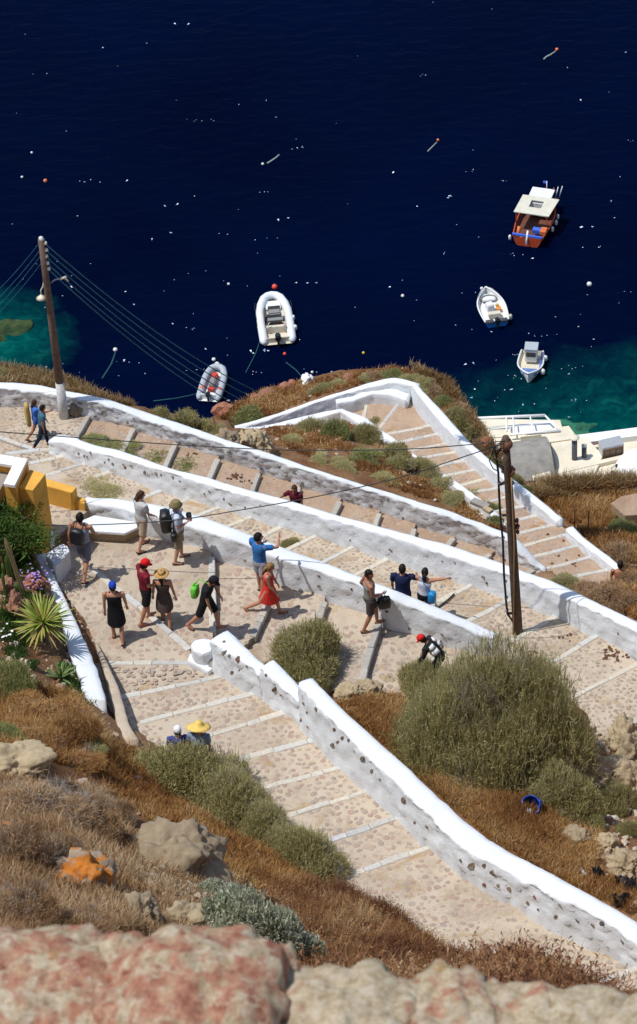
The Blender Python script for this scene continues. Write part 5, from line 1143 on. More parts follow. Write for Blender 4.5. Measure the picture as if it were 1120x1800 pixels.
for u0, z0, u1, z1 in [(.05, .17, .96, .25), (.05, 1.2, .96, 1.28), (.05, .2, .1, 1.25), (.91, .2, .96, 1.25), (.33, .2, .37, 1.25), (.62, .2, .66, 1.25), (.08, .7, .93, .75)]:
    mesh_obj('window_frame', [fp(u0, z0, .05), fp(u1, z0, .05), fp(u1, z1, .05), fp(u0, z1, .05), fp(u0, z0, .0), fp(u1, z0, .0), fp(u1, z1, .0), fp(u0, z1, .0)], [(0, 1, 2, 3), (0, 4, 5, 1), (1, 5, 6, 2), (2, 6, 7, 3), (3, 7, 4, 0)], M['iron'], shd)
for k, (px, py) in enumerate([(1082, 823), (1074, 835)]):
    q = P(px, py, 105.4); a = empty('wall_floodlight', q); tag(a, ['upper', 'lower'][k] + ' dark spotlight fixed on the long cream wall', 'floodlight', 'spotlights on the cream wall'); tube_obj('arm', [q + Vector((-.25, 0, .0)), q + Vector((0, -.1, .35))], .03, M['metal'], a, 6); tube_obj('lamp_head', [q + Vector((0, -.1, .35)), q + Vector((.1, -.2, .30)), q + Vector((.2, -.3, .22))], [.06, .15, .17], M['black'], a, 10)
V, F = [], []; dc = P(1128, 830, 105.6)
for k in range(9):
    t = k / 8 * math.pi / 2
    for j in range(20): V.append(dc + Vector((math.cos(t) * math.cos(j * math.pi / 10) * 1.6, math.cos(t) * math.sin(j * math.pi / 10) * 1.6, math.sin(t) * 1.3)))
for k in range(8):
    for j in range(20): F.append((k * 20 + j, k * 20 + (j + 1) % 20, k * 20 + 20 + (j + 1) % 20, k * 20 + 20 + j))
tag(mesh_obj('dome', V, F, M['white'], None, smooth=True), 'white plaster dome cut by the right edge above the dry grass', 'dome')

# ================================================================== SEA THINGS
M['sea_rock'] = ground('wet_rock', [(.3, (.008, .025, .016)), (.5, (.035, .06, .025)), (.7, (.08, .10, .035))], .5, 3, .8)
sr = bpy.data.objects.new('sea_rock', rock_mesh(77, 5, .5)); sr.data.materials.append(M['sea_rock']); link(sr); sr.location = P(-14, 606, 110.68); sr.scale = (2.2, 1.9, .8); tag(sr, 'brown-green rock breaking the shallow water at the left edge', 'rock')
sr = bpy.data.objects.new('sea_rock', rock_mesh(78, 4, .5)); sr.data.materials.append(simple('green_weed', (.015, .11, .06), .8, .6, 2, .4)); link(sr); sr.location = P(1000, 762, 110.5); sr.scale = (2.3, 1.1, .62); tag(sr, 'green weedy shoal beside the white parapet at the waterside', 'rock')
sea_white = simple('gelcoat_white', (.72, .72, .70), .35, .04, 4); tube_white = simple('rib_tube_white', (.70, .71, .72), .45, .04, 6); tube_grey = simple('rib_tube_grey', (.38, .41, .44), .5, .06, 6)
def frame_of(bow, stern, D=109.6):
    a, b = P(*bow, D), P(*stern, D); c = (a + b) / 2; f = a - b; L = f.length; rz = math.atan2(f.y, f.x) - math.pi / 2; return c, L, rz
def loc(root, pts): return [Vector(p) for p in pts]
def box(name, c, s, m, parent, rz=0, bev=.02, rx=0):
    bm = bmesh.new(); bmesh.ops.create_cube(bm, size=1); bmesh.ops.scale(bm, vec=s, verts=bm.verts[:])
    if bev: bmesh.ops.bevel(bm, geom=bm.edges[:], offset=min(bev, min(s) * .3), segments=2, affect='EDGES')
    bmesh.ops.transform(bm, matrix=Matrix.Translation(c) @ Matrix.Rotation(rz, 4, 'Z') @ Matrix.Rotation(rx, 4, 'X'), verts=bm.verts[:]); return bm_obj(name, bm, m, parent)
def ltube(name, pts, rs, m, parent, seg=10):
    V, F = [], []; tube(V, F, [Vector(p) for p in pts], rs, seg); return mesh_obj(name, V, F, m, parent, smooth=True, local=True)
def hull(name, L, W, H, m, parent, z0=-.3, flare=.82, deck=None, sheer=.12, transom=.85, bowp=2.2):
    V, F = [], []; K = 18; rows = [(flare * .55, z0), (flare, z0 + (H - z0) * .5), (1, H)]
    for k in range(K + 1):
        t = k / K; y = -L / 2 + L * t; w_ = W / 2 * (transom + (1 - transom) * math.sin(min(1, t * 2.2) * math.pi / 2)) * (1 - max(0, (t - .45) / .55) ** bowp) + .02; sh = sheer * max(0, t - .3) ** 2 * 2
        for s, z in rows: V += [(-w_ * s, y, z + sh), (w_ * s, y, z + sh)]
    for k in range(K):
        a, b = k * 6, k * 6 + 6
        for r_ in range(2): F += [(a + r_ * 2, b + r_ * 2, b + r_ * 2 + 2, a + r_ * 2 + 2), (a + r_ * 2 + 1, a + r_ * 2 + 3, b + r_ * 2 + 3, b + r_ * 2 + 1)]
    F += [(0, 2, 4, 5, 3, 1)]; o = mesh_obj(name, V, F, m, parent, local=True)
    # gunwale and inner floor
    G_ = [Vector(V[k * 6 + 4]) for k in range(K + 1)] + [Vector(V[k * 6 + 5]) for k in reversed(range(K + 1))]
    fl = [(v[0] * .82, v[1] * .93, H - deck if deck else 0) for v in [V[k * 6 + 4] for k in range(K + 1)] + [V[k * 6 + 5] for k in reversed(range(K + 1))]]
    return o, G_, fl
def floor_of(fl, m, parent, name='deck', rim=None):
    n = len(fl); V = list(fl); F = [tuple(range(n))]
    if rim:
        V += [tuple(v) for v in rim]; F += [(i, (i + 1) % n, n + (i + 1) % n, n + i) for i in range(n)]
    return mesh_obj(name, V, F, m, parent, local=True)
def outboard(parent, y, z, m, s=1.0, x=0):
    ob = box('outboard_motor', (x, y - .12 * s, z + .16 * s), (.26 * s, .36 * s, .34 * s), m, parent, bev=.07); t = box('motor_leg', (0, 0, 0), (.1 * s, .16 * s, .7 * s), m, ob, bev=.02); t.location = (x, y - .16 * s, z - .3 * s)
def fender(parent, p, m, r_=.12): return ltube('fender', [(p[0], p[1], p[2] - .2), (p[0], p[1], p[2] - .12), (p[0], p[1], p[2] + .12), (p[0], p[1], p[2] + .2)], [r_ * .4, r_, r_, r_ * .4], m, parent, 10)
def rib(name, label, bow, stern, W, tm, floor_m, rt, group):
    c, L, rz = frame_of(bow, stern); c.z = 0; root = empty(name, c, rz); tag(root, label, 'inflatable boat', group); w_ = W / 2 - rt
    pts = [(-w_, -L / 2 - .12, .3), (-w_, -L / 2 + .15, .32), (-w_ * 1.03, -L * .15, .33), (-w_, L * .12, .35), (-w_ * .86, L * .27, .38), (-w_ * .6, L * .39, .42), (-w_ * .3, L / 2 - rt * 1.2, .45), (0, L / 2 - rt, .46)]
    pts = pts + [(-x, y, z) for x, y, z in reversed(pts[:-1])]
    ltube('inflatable_tube', pts, [rt * .45] + [rt] * (len(pts) - 2) + [rt * .45], tm, root, 16)
    fl = [(p[0] * 1.0, p[1], .16) for p in pts]; floor_of(fl, floor_m, root, 'floor'); hull('hull', L * .95, W * .8, .15, sea_white, root, -.25, .7)
    box('transom', (0, -L / 2 + .12, .34), (W - 4 * rt + .3, .08, .4), floor_m, root); return root, L, w_
cr = simple('cream_deck', (.62, .56, .44), .6, .08, 3); dk = simple('dark_deck', (.06, .055, .05), .6, .3, 5); blk = simple('motor_black', (.02, .022, .03), .3, .1, 8); redm = simple('red_plastic', (.55, .05, .03), .5, .1, 6); greys = simple('grey_cushion', (.22, .22, .21), .7, .15, 6)
r1, L, w_ = rib('inflatable_boat', 'large white inflatable boat with black motor, moored below a red buoy', (477, 516), (489, 598), 2.35, tube_white, cr, .27, 'inflatable boats')
box('foredeck', (0, L * .27, .3), (1.0, .9, .12), sea_white, r1, bev=.05); box('console', (0, -.05, .55), (.85, .55, .7), greys, r1, bev=.08); box('windscreen', (0, .22, .95), (.8, .05, .25), dk, r1, rx=-.5); box('seat', (.0, -.75, .45), (1.1, .4, .5), dk, r1, bev=.05)
box('seat_cushion', (0, -.72, .73), (1.0, .32, .07), greys, r1); box('stern_bench', (0, -1.35, .42), (1.25, .22, .5), cr, r1); box('step_seat', (0, .55, .42), (.6, .4, .35), dk, r1); box('side_rack', (-.58, .1, .5), (.16, 1.0, .5), dk, r1)
for x in (-.5, .5):
    ltube('roll_bar', [(x, -1.5, .3), (x, -1.45, .95), (x * .8, -1.4, 1.0)], .03, cr, r1, 6)
for x, y in ((.45, -1.0), (-.5, -1.15)): box('fuel_tank', (x, y, .35), (.25, .3, .25), redm if x > 0 else cr, r1)
outboard(r1, -L / 2 + .05, .5, blk, 1.35)
fender(r1, (1.22, -1.3, .35), sea_white); fender(r1, (1.2, -.3, .4), sea_white, .09)
for s in (-1, 1):
    for y0 in (-.9, .6): ltube('grab_line', [(s * (w_ + .27), y0, .42), (s * (w_ + .3), y0 + .5, .42), (s * (w_ + .25), y0 + 1.0, .44)], .02, blk, r1, 5)
r2, L, w_ = rib('inflatable_boat', 'smaller grey inflatable boat with red gear, just behind the cliff', (384, 642), (366, 698), 1.62, tube_grey, sea_white, .21, 'inflatable boats')
box('jockey_seat', (0, -.25, .4), (.35, .8, .45), greys, r2, bev=.06); box('red_bag', (0, .6, .38), (.4, .45, .3), redm, r2, bev=.08, rz=.4); box('red_bag', (.05, .25, .5), (.25, .25, .25), redm, r2, bev=.06); box('seat_base', (0, -.7, .3), (.4, .3, .25), redm, r2)
for s in (-1, 1): box('orange_patch', (s * w_, -.85, .52), (.2, .28, .03), simple('orange_patch', (.70, .16, .05), .5, .1, 6) if s < 0 else bpy.data.materials['orange_patch'], r2)
for s in (-1, 1): ltube('red_oar', [(s * .42, -.7, .35), (s * .42, .5, .38)], .03, redm, r2, 6)
outboard(r2, -L / 2 + .12, .45, blk, 1.0); fender(r2, (-.15, L / 2 + .3, .2), sea_white, .15)
# red wooden boat with cream awning
c, L, rz = frame_of((962, 345), (925, 428)); c.z = 0; L *= .92; rb = empty('fishing_boat', c, rz); tag(rb, 'red wooden boat with cream awning and white cabin roof, blue stern', 'fishing boat')
rdw = simple('boat_red', (.50, .07, .025), .5, .15, 5); bdk = simple('boat_deck_brown', (.14, .05, .03), .7, .25, 4); awn = simple('awning_cream', (.60, .57, .46), .8, .08, 3, .2); blu = simple('boat_blue', (.06, .14, .60), .5, .1, 5)
h_, G_, fl = hull('hull', L, 2.35, .7, rdw, rb, -.3, .85, .45, .5, .8); floor_of(fl, bdk, rb, 'deck', G_); Gp = [tuple(g) for g in G_]; ltube('gunwale', Gp, .05, rdw, rb, 6)
box('cabin', (-.05, .95, 1.0), (1.35, 1.5, .9), simple('cabin_white', (.7, .7, .68), .5, .05, 3), rb); box('cabin_roof', (-.05, 1.15, 1.52), (1.55, 1.9, .07), sea_white, rb, bev=.02)
V = []; 
for z in (1.75, 1.70):
    for x, y in ((-1.25, -1.35), (1.15, -1.35), (1.35, .75), (-1.15, .75)): V.append((x, y, z))
    for x, y in ((-.42, -.55), (.42, -.55), (.42, .25), (-.42, .25)): V.append((x, y, z))
F = []
for o in (0, 8): F += [(o, o + 1, o + 5, o + 4), (o + 1, o + 2, o + 6, o + 5), (o + 2, o + 3, o + 7, o + 6), (o + 3, o, o + 4, o + 7)]
for i in range(4): F += [(i, (i + 1) % 4, 8 + (i + 1) % 4, 8 + i), (4 + i, 4 + (i + 1) % 4, 12 + (i + 1) % 4, 12 + i)]
mesh_obj('awning', V, F, awn, rb, local=True)
for x, y in ((-1.1, -1.25), (1.0, -1.25), (1.1, .65), (-1.0, .65)): ltube('awning_post', [(x, y, .6), (x, y, 1.72)], .035, rdw, rb, 6)
box('stern_board', (0, -L / 2 + .06, .82), (2.05, .16, .14), blu, rb); box('blue_box', (.45, -1.65, .7), (.6, .4, .3), blu, rb); box('engine_box', (.9, -1.7, .75), (.4, .6, .3), simple('boat_orange', (.6, .16, .05), .5, .1, 5), rb)
ltube('gas_bottle', [(-.75, -2.2, .4), (-.75, -1.9, .75), (-.75, -1.75, .9)], .13, bpy.data.materials['boat_orange'], rb, 8); ltube('tiller', [(0, -L / 2 - .25, .3), (0, -L / 2 + .2, 1.15)], .07, sea_white, rb, 6)
for p in ((1.3, -.9), (1.35, -.1), (1.3, .6), (-1.2, -2.5)): fender(rb, (p[0], p[1], .45), sea_white, .1)
ltube('mast', [(.1, 2.3, .9), (.1, 2.3, 2.0)], .03, sea_white, rb, 6); mesh_obj('flag', [(.1, 2.3, 2.0), (-.15, 2.35, 1.98), (-.18, 2.35, 1.78), (.1, 2.3, 1.8)], [(0, 1, 2, 3)], blu, rb, local=True)
for k in range(3): ltube('rail_post', [(.55 + k * .22, 1.9 + k * .15, .9), (.65 + k * .25, 2.1 + k * .15, 1.7)], .03, sea_white if k else rdw, rb, 6)
box('winch', (.85, 1.6, .95), (.3, .35, .35), bdk, rb)
for x, y in ((-.5, -2.4), (.6, -1.0), (-.7, 1.9)): ltube('rope_coil', [(x + .14 * math.cos(a), y + .14 * math.sin(a), .36 + .01 * a) for a in np.linspace(0, 12, 24)], .025, awn, rb, 5)
def dinghy(label, bow, stern, W, stripe, kind):
    c, L, rz = frame_of(bow, stern); c.z = 0; o = empty('motor_boat', c, rz); tag(o, label, 'motor boat', 'small white motor boats'); h_, G_, fl = hull('hull', L, W, .5, stripe, o, -.25, .85, .28, .3, .85); floor_of(fl, cr if kind else sea_white, o, 'deck', G_)
    ltube('gunwale', [tuple(g) for g in G_], .055, sea_white, o, 6); return o, L
d1, L = dinghy('white motor boat with bright blue side and orange gear, bow toward a white float', (854, 513), (874, 566), 1.75, simple('hull_blue', (.03, .20, .55), .4, .1, 4), 0)
box('bow_cushion', (0, L * .30, .42), (.9, .7, .14), sea_white, d1, bev=.06); ltube('bow_ring', [(.5 * math.cos(a), L * .22 + .4 * math.sin(a), .52) for a in np.linspace(0, math.pi, 12)], .05, greys, d1, 6); box('console', (-.15, -.2, .6), (.45, .5, .5), sea_white, d1, bev=.05, rz=.2); box('seat', (0, -.9, .45), (.8, .35, .3), cr, d1)
box('orange_box', (.42, -.35, .42), (.28, .35, .2), simple('orange_box', (.7, .25, .04), .5, .2, 6), d1); box('yellow_bag', (.4, .05, .42), (.22, .25, .15), simple('ochre_bag', (.5, .33, .06), .6, .2, 6), d1); outboard(d1, -L / 2 + .05, .4, blk, 1.1)
for s in (-1, 1): box('swim_step', (s * .45, -L / 2 + .1, .42), (.5, .35, .12), dk, d1)
fender(d1, (.98, -1.2, .3), cr, .12); ltube('bow_rail', [(-.7, L * .25, .7), (-.35, L * .42, .8), (0, L * .5, .82), (.35, L * .42, .8), (.7, L * .25, .7)], .02, M['metal'], d1, 5)
d2, L = dinghy('white motor boat with boxy wheelhouse, bow pointing to the shore', (929, 665), (936, 618), 1.55, sea_white, 1)
box('wheelhouse', (0, -.65, .85), (.75, .75, .95), sea_white, d2, bev=.04); box('windscreen', (0, -.25, 1.0), (.6, .05, .35), dk, d2); box('roof', (0, -.68, 1.36), (.85, .85, .06), tube_grey, d2); box('bow_cover', (0, L * .28, .45), (.95, .6, .12), simple('bow_blue', (.12, .2, .42), .6, .2, 5), d2, bev=.04)
box('side_stripe', (-.62, -.3, .52), (.08, 1.8, .06), blu, d2); outboard(d2, -L / 2 + .05, .4, blk, 1.1)
for p in ((-.85, -.9, .3), (-.82, .5, .3)): fender(d2, p, sea_white, .15)
def buoy(px, py, wpx, m, label, group=None, name='buoy'):
    p = P(px, py, 110); r_ = max(.09, wpx / 2 / scale_at(p)); o = empty(name, Vector((p.x, p.y, 0))); tag(o, label, 'buoy', group)
    bm = bmesh.new(); bmesh.ops.create_uvsphere(bm, u_segments=16, v_segments=10, radius=r_); bmesh.ops.translate(bm, vec=(0, 0, r_ * .45), verts=bm.verts[:]); bm_obj('ball', bm, m, o, smooth=True)
    ltube('eye', [(0, 0, r_ * 1.38), (0, 0, r_ * 1.6)], r_ * .16, M['metal'], o, 6); return o
rbu = simple('buoy_red', (.75, .07, .04), .4, .08, 6); obu = simple('buoy_orange', (.75, .18, .06), .4, .1, 6); wbu = simple('buoy_white', (.72, .70, .66), .5, .06, 6); ybu = simple('buoy_yellow', (.7, .5, .03), .4, .06, 6)
buoy(483, 506, 10, rbu, 'big red buoy at the bow of the large white inflatable'); buoy(500.5, 623, 6, rbu, 'small red buoy below the large white inflatable'); buoy(80, 319, 7, obu, 'orange buoy alone in the upper left water'); buoy(979, 88, 6, obu, 'orange buoy with trailing line at the top right'); buoy(770, 247, 5, obu, 'small red buoy with trailing line, upper right of centre')
buoy(639, 621, 5, ybu, 'tiny yellow buoy off the curved wall'); buoy(203, 616, 8, wbu, 'white buoy left of the teal wires'); buoy(1036, 501, 9, wbu, 'white buoy right of the small motor boats'); buoy(708, 521, 6, wbu, 'white buoy midway between inflatable and motor boat'); buoy(402, 500, 5, wbu, 'small white buoy left of the large inflatable')
buoy(462, 289, 5, wbu, 'white float with a line, upper centre'); buoy(847, 508, 6, wbu, 'white float at the bow of the blue-sided boat'); buoy(56, 269, 4, wbu, 'tiny white float highest at the left'); buoy(39, 312, 3.4, wbu, 'tiny white float near the left edge beside the orange buoy'); buoy(549, 655, 3.5, wbu, 'tiny white float beyond the cliff edge'); buoy(376, 633, 7, wbu, 'white float at the bow of the grey inflatable')
def rope(pts, label, r_=.035, m=None):
    Q = [P(x, y, 109.98) for x, y in pts]; return tag(tube_obj('mooring_rope', Q, r_, m or ropem, None, 5), label, 'rope')
ropem = simple('wet_rope', (.008, .07, .08), .8, .2, 5); ropew = simple('pale_rope', (.30, .33, .30), .8, .1, 5)
rope([(977, 90), (968, 96), (960, 100), (956, 104)], 'pale line trailing from the top right orange buoy', .06, ropew); rope([(768, 250), (760, 258), (752, 266)], 'pale line trailing from the small red buoy', .05, ropew); rope([(491, 272), (484, 278), (478, 282), (470, 287)], 'pale line beside the upper centre float', .06, ropew)
rope([(457, 600), (450, 620), (442, 636), (432, 655)], 'dark green line under the large inflatable'); rope([(352, 690), (335, 695), (310, 700), (270, 705)], 'dark green line left of the grey inflatable'); rope([(503, 637), (520, 650), (536, 668)], 'dark green line from the small red buoy to the cliff'); rope([(203, 620), (196, 640), (180, 665)], 'dark green line under the white buoy at left', .06)
rope([(240, 708), (180, 697), (120, 683)], 'thin green line beyond the left wall top')
# sun glints painted as small pale flecks scattered on the waves
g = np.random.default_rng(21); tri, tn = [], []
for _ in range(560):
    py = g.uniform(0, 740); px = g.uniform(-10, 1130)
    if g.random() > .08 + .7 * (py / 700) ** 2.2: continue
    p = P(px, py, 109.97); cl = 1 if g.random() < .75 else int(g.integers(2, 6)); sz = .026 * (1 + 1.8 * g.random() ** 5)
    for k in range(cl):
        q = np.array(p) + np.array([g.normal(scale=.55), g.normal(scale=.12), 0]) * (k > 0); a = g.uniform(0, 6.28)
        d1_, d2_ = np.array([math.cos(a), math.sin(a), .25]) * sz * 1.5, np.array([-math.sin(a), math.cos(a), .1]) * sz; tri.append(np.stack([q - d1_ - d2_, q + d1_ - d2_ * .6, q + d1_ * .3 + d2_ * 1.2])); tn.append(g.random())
M['painted_glint'] = leafy('painted_glint', [(0, (.10, .28, .42)), (.45, (.35, .5, .65)), (.8, (.75, .8, .85)), (1, (.85, .87, .9))], .0, .4)
tag(np_tris('glint_flecks', np.array(tri), np.array(tn), M['painted_glint']), kind='stuff')
# litter
bk = empty('plastic_tub', on_ground(936, 1424)); tag(bk, 'broken blue plastic tub lying in the dry grass below the huge bush', 'tub'); p = on_ground(936, 1424); bl_ = simple('blue_plastic', (.02, .09, .48), .35, .1, 9)
V, F = [], []; J = 20
for k, (rr, h) in enumerate([(.17, -.16), (.20, .14), (.185, .14), (.155, -.14)]):
    for j in range(J): V.append(Vector((math.cos(j * 6.283 / J) * rr * (1 + .08 * math.sin(j * 1.9)), math.sin(j * 6.283 / J) * rr, h * (1 + .12 * math.sin(j * 2.3)))))
for k in range(3):
    for j in range(J): F.append((k * J + j, k * J + (j + 1) % J, k * J + J + (j + 1) % J, k * J + J + j))
F.append(tuple(3 * J + j for j in range(J))); V = [Matrix.Rotation(.75, 3, 'X') @ Matrix.Rotation(-.35, 3, 'Y') @ v + Vector((0, 0, .15)) for v in V]; mesh_obj('shell', V, F, bl_, bk, smooth=False, local=True)
def crumple(px, py, w_, h_, m, label, name='plastic_bag', cat='litter', seed=1):
    p = on_ground(px, py) + Vector((0, 0, .12)); s = scale_at(p); n = 14; V, F = [], []
    for j in range(n):
        for i in range(n):
            u, v = i / (n - 1) - .5, j / (n - 1) - .5; q = Vector((u, v, 0)) * 3.3 + Vector((seed, 0, 0)); k = .62 + .5 * noise.noise(Vector((math.atan2(v, u) * .9, seed, 0)))
            V.append(p + Vector((u * w_ / s * k * 1.5, v * h_ / s * k * 1.9, noise.fractal(q, .8, 2, 4) * .16)))
    F = [(j * n + i, j * n + i + 1, (j + 1) * n + i + 1, (j + 1) * n + i) for j in range(n - 1) for i in range(n - 1)]; return tag(mesh_obj(name, V, F, m), label, cat)
crumple(1098, 1560, 40, 26, M['black'], 'torn black plastic sheet draped over a stone at the right edge', 'plastic_sheet', seed=2); crumple(1090, 1588, 30, 20, M['black'], 'crumpled black plastic below the draped sheet', 'plastic_sheet', seed=5); crumple(1050, 1540, 16, 18, M['black'], 'small black plastic scrap left of the stone', 'plastic_sheet', seed=8)
crumple(930, 1434, 12, 7, M['white'], 'white scrap of rubbish against the blue tub', 'paper_scrap', seed=3); bt = tube_obj('bottle', [on_ground(1020, 1530) + Vector((0, 0, .06)), on_ground(1028, 1540) + Vector((0, 0, .06)), on_ground(1031, 1543) + Vector((0, 0, .06))], [.04, .04, .015], simple('clear_bottle', (.45, .52, .55), .2, .1, 5), None, 8); tag(bt, 'small clear bottle among the rubble by the bottom right wall', 'bottle')
stk = tube_obj('iron_post', [on_ground(1010, 930), on_ground(1010, 930) + Vector((0, 0, .9))], .02, M['iron'], None, 6); tag(stk, 'rusty thin post in dry grass, nearest the white wall gap', 'post', 'rusty posts in the dry grass'); stk = tube_obj('iron_post', [on_ground(1034, 945), on_ground(1034, 945) + Vector((0, 0, .95))], .02, M['iron'], None, 6); tag(stk, 'rusty thin post in dry grass, second from the left', 'post', 'rusty posts in the dry grass'); stk = tube_obj('iron_post', [on_ground(1076, 975), on_ground(1076, 975) + Vector((0, 0, .9))], .02, M['iron'], None, 6); tag(stk, 'rusty thin post in dry grass beside the grey-brown bush', 'post', 'rusty posts in the dry grass')
pp = on_path(778, 1065); stick = tube_obj('walking_stick', [pp + Vector((-.25, -.2, .03)), pp + Vector((.1, .1, .05)), pp + Vector((.3, .35, .04))], .022, M['black'], None, 6); tag(stick, 'black stick lying on the steps behind the woman in white', 'stick')

V, F = [], []; M['dung'] = simple('dry_dung', (.11, .05, .022), .95, .3, 20, .4)
for cx, cy, n_, sp_ in [(1085, 1148, 26, 16), (1068, 1158, 8, 9), (412, 838, 14, 8), (425, 846, 8, 10), (1000, 1118, 5, 12), (330, 800, 4, 10), (965, 1000, 6, 14), (1010, 985, 7, 14), (985, 945, 5, 14), (395, 1200, 0, 0), (940, 1150, 5, 10)]:
    for _ in range(n_):
        p = on_path(random.gauss(cx, sp_), random.gauss(cy, sp_ * .45)); s_ = random.uniform(.02, .05); add_inst(random.choice(PEB), Matrix.Translation(p + Vector((0, 0, .012))) @ Matrix.Rotation(random.uniform(0, 6), 4, 'Z') @ Matrix.Diagonal((s_ * 1.3, s_, s_ * .5, 1)), V, F)
tag(mesh_obj('dung_lumps', V, F, M['dung']), kind='stuff')
# ================================================================== PEOPLE
def rot(v, axis, a): return Matrix.Rotation(a, 3, axis) @ v
_deps = None
def loft(bm, pts, rad, seg=12, side=Vector((1, 0, 0))):
    """closed tube with elliptical rings; rad = r or (across, along)"""
    rings = []; n = len(pts)
    for i, q in enumerate(pts):
        d = pts[min(i + 1, n - 1)] - pts[max(i - 1, 0)]; d.normalize(); s = side - d * side.dot(d)
        if s.length < .2: s = Vector((0, 1, 0)) - d * d.y
        s.normalize(); t = d.cross(s); a, b = rad[i] if isinstance(rad[i], tuple) else (rad[i], rad[i])
        rings.append([bm.verts.new(q + s * math.cos(2 * math.pi * j / seg) * a + t * math.sin(2 * math.pi * j / seg) * b) for j in range(seg)])
    for r0, r1 in zip(rings, rings[1:]):
        for j in range(seg): bm.faces.new((r0[j], r0[(j + 1) % seg], r1[(j + 1) % seg], r1[j]))
    bm.faces.new(list(reversed(rings[0]))); bm.faces.new(rings[-1])
def ball(bm, c, s, mt=None):
    m4 = Matrix.Translation(c) @ (mt.to_4x4() if mt else Matrix.Identity(4)) @ Matrix.Diagonal((s[0], s[1], s[2], 1)); bmesh.ops.create_uvsphere(bm, u_segments=16, v_segments=12, radius=1, matrix=m4)
def fuse(name, bm, vox, m, parent, smooth_it=3, extra=None, sc=1.0):
    bmesh.ops.recalc_face_normals(bm, faces=bm.faces[:]); me = bpy.data.meshes.new(name); bm.to_mesh(me); bm.free(); o = bpy.data.objects.new(name, me); S.collection.objects.link(o)
    r_ = o.modifiers.new('r', 'REMESH'); r_.mode = 'VOXEL'; r_.voxel_size = vox; s_ = o.modifiers.new('s', 'SMOOTH'); s_.factor = .5; s_.iterations = smooth_it
    dg = bpy.context.evaluated_depsgraph_get(); me2 = bpy.data.meshes.new_from_object(o.evaluated_get(dg)); bpy.data.objects.remove(o); bpy.data.meshes.remove(me)
    if extra:
        b2_ = bmesh.new(); b2_.from_mesh(me2); extra(b2_); b2_.to_mesh(me2); b2_.free()
    me2.polygons.foreach_set('use_smooth', [True] * len(me2.polygons)); me2.materials.clear(); me2.materials.append(m); me2.name = name
    ob = bpy.data.objects.new(name, me2); return link(ob, parent)
_cm = {}
def cloth(col, rough=.85, var=.08):
    k = ('c', col, rough)
    if k not in _cm: _cm[k] = simple('fabric', col, rough, max(var, .16), 9, .7, spec=.2)
    return _cm[k]
def skinm(col):
    k = ('s', col)
    if k not in _cm: _cm[k] = simple('skin', col, .55, .06, 20, spec=.35)
    return _cm[k]
SK1, SK2, SK3 = (.42, .20, .12), (.34, .145, .08), (.50, .27, .18)
HD, HB, HS = (.012, .008, .006), (.06, .028, .014), (.20, .11, .045)
PEOPLE = {}
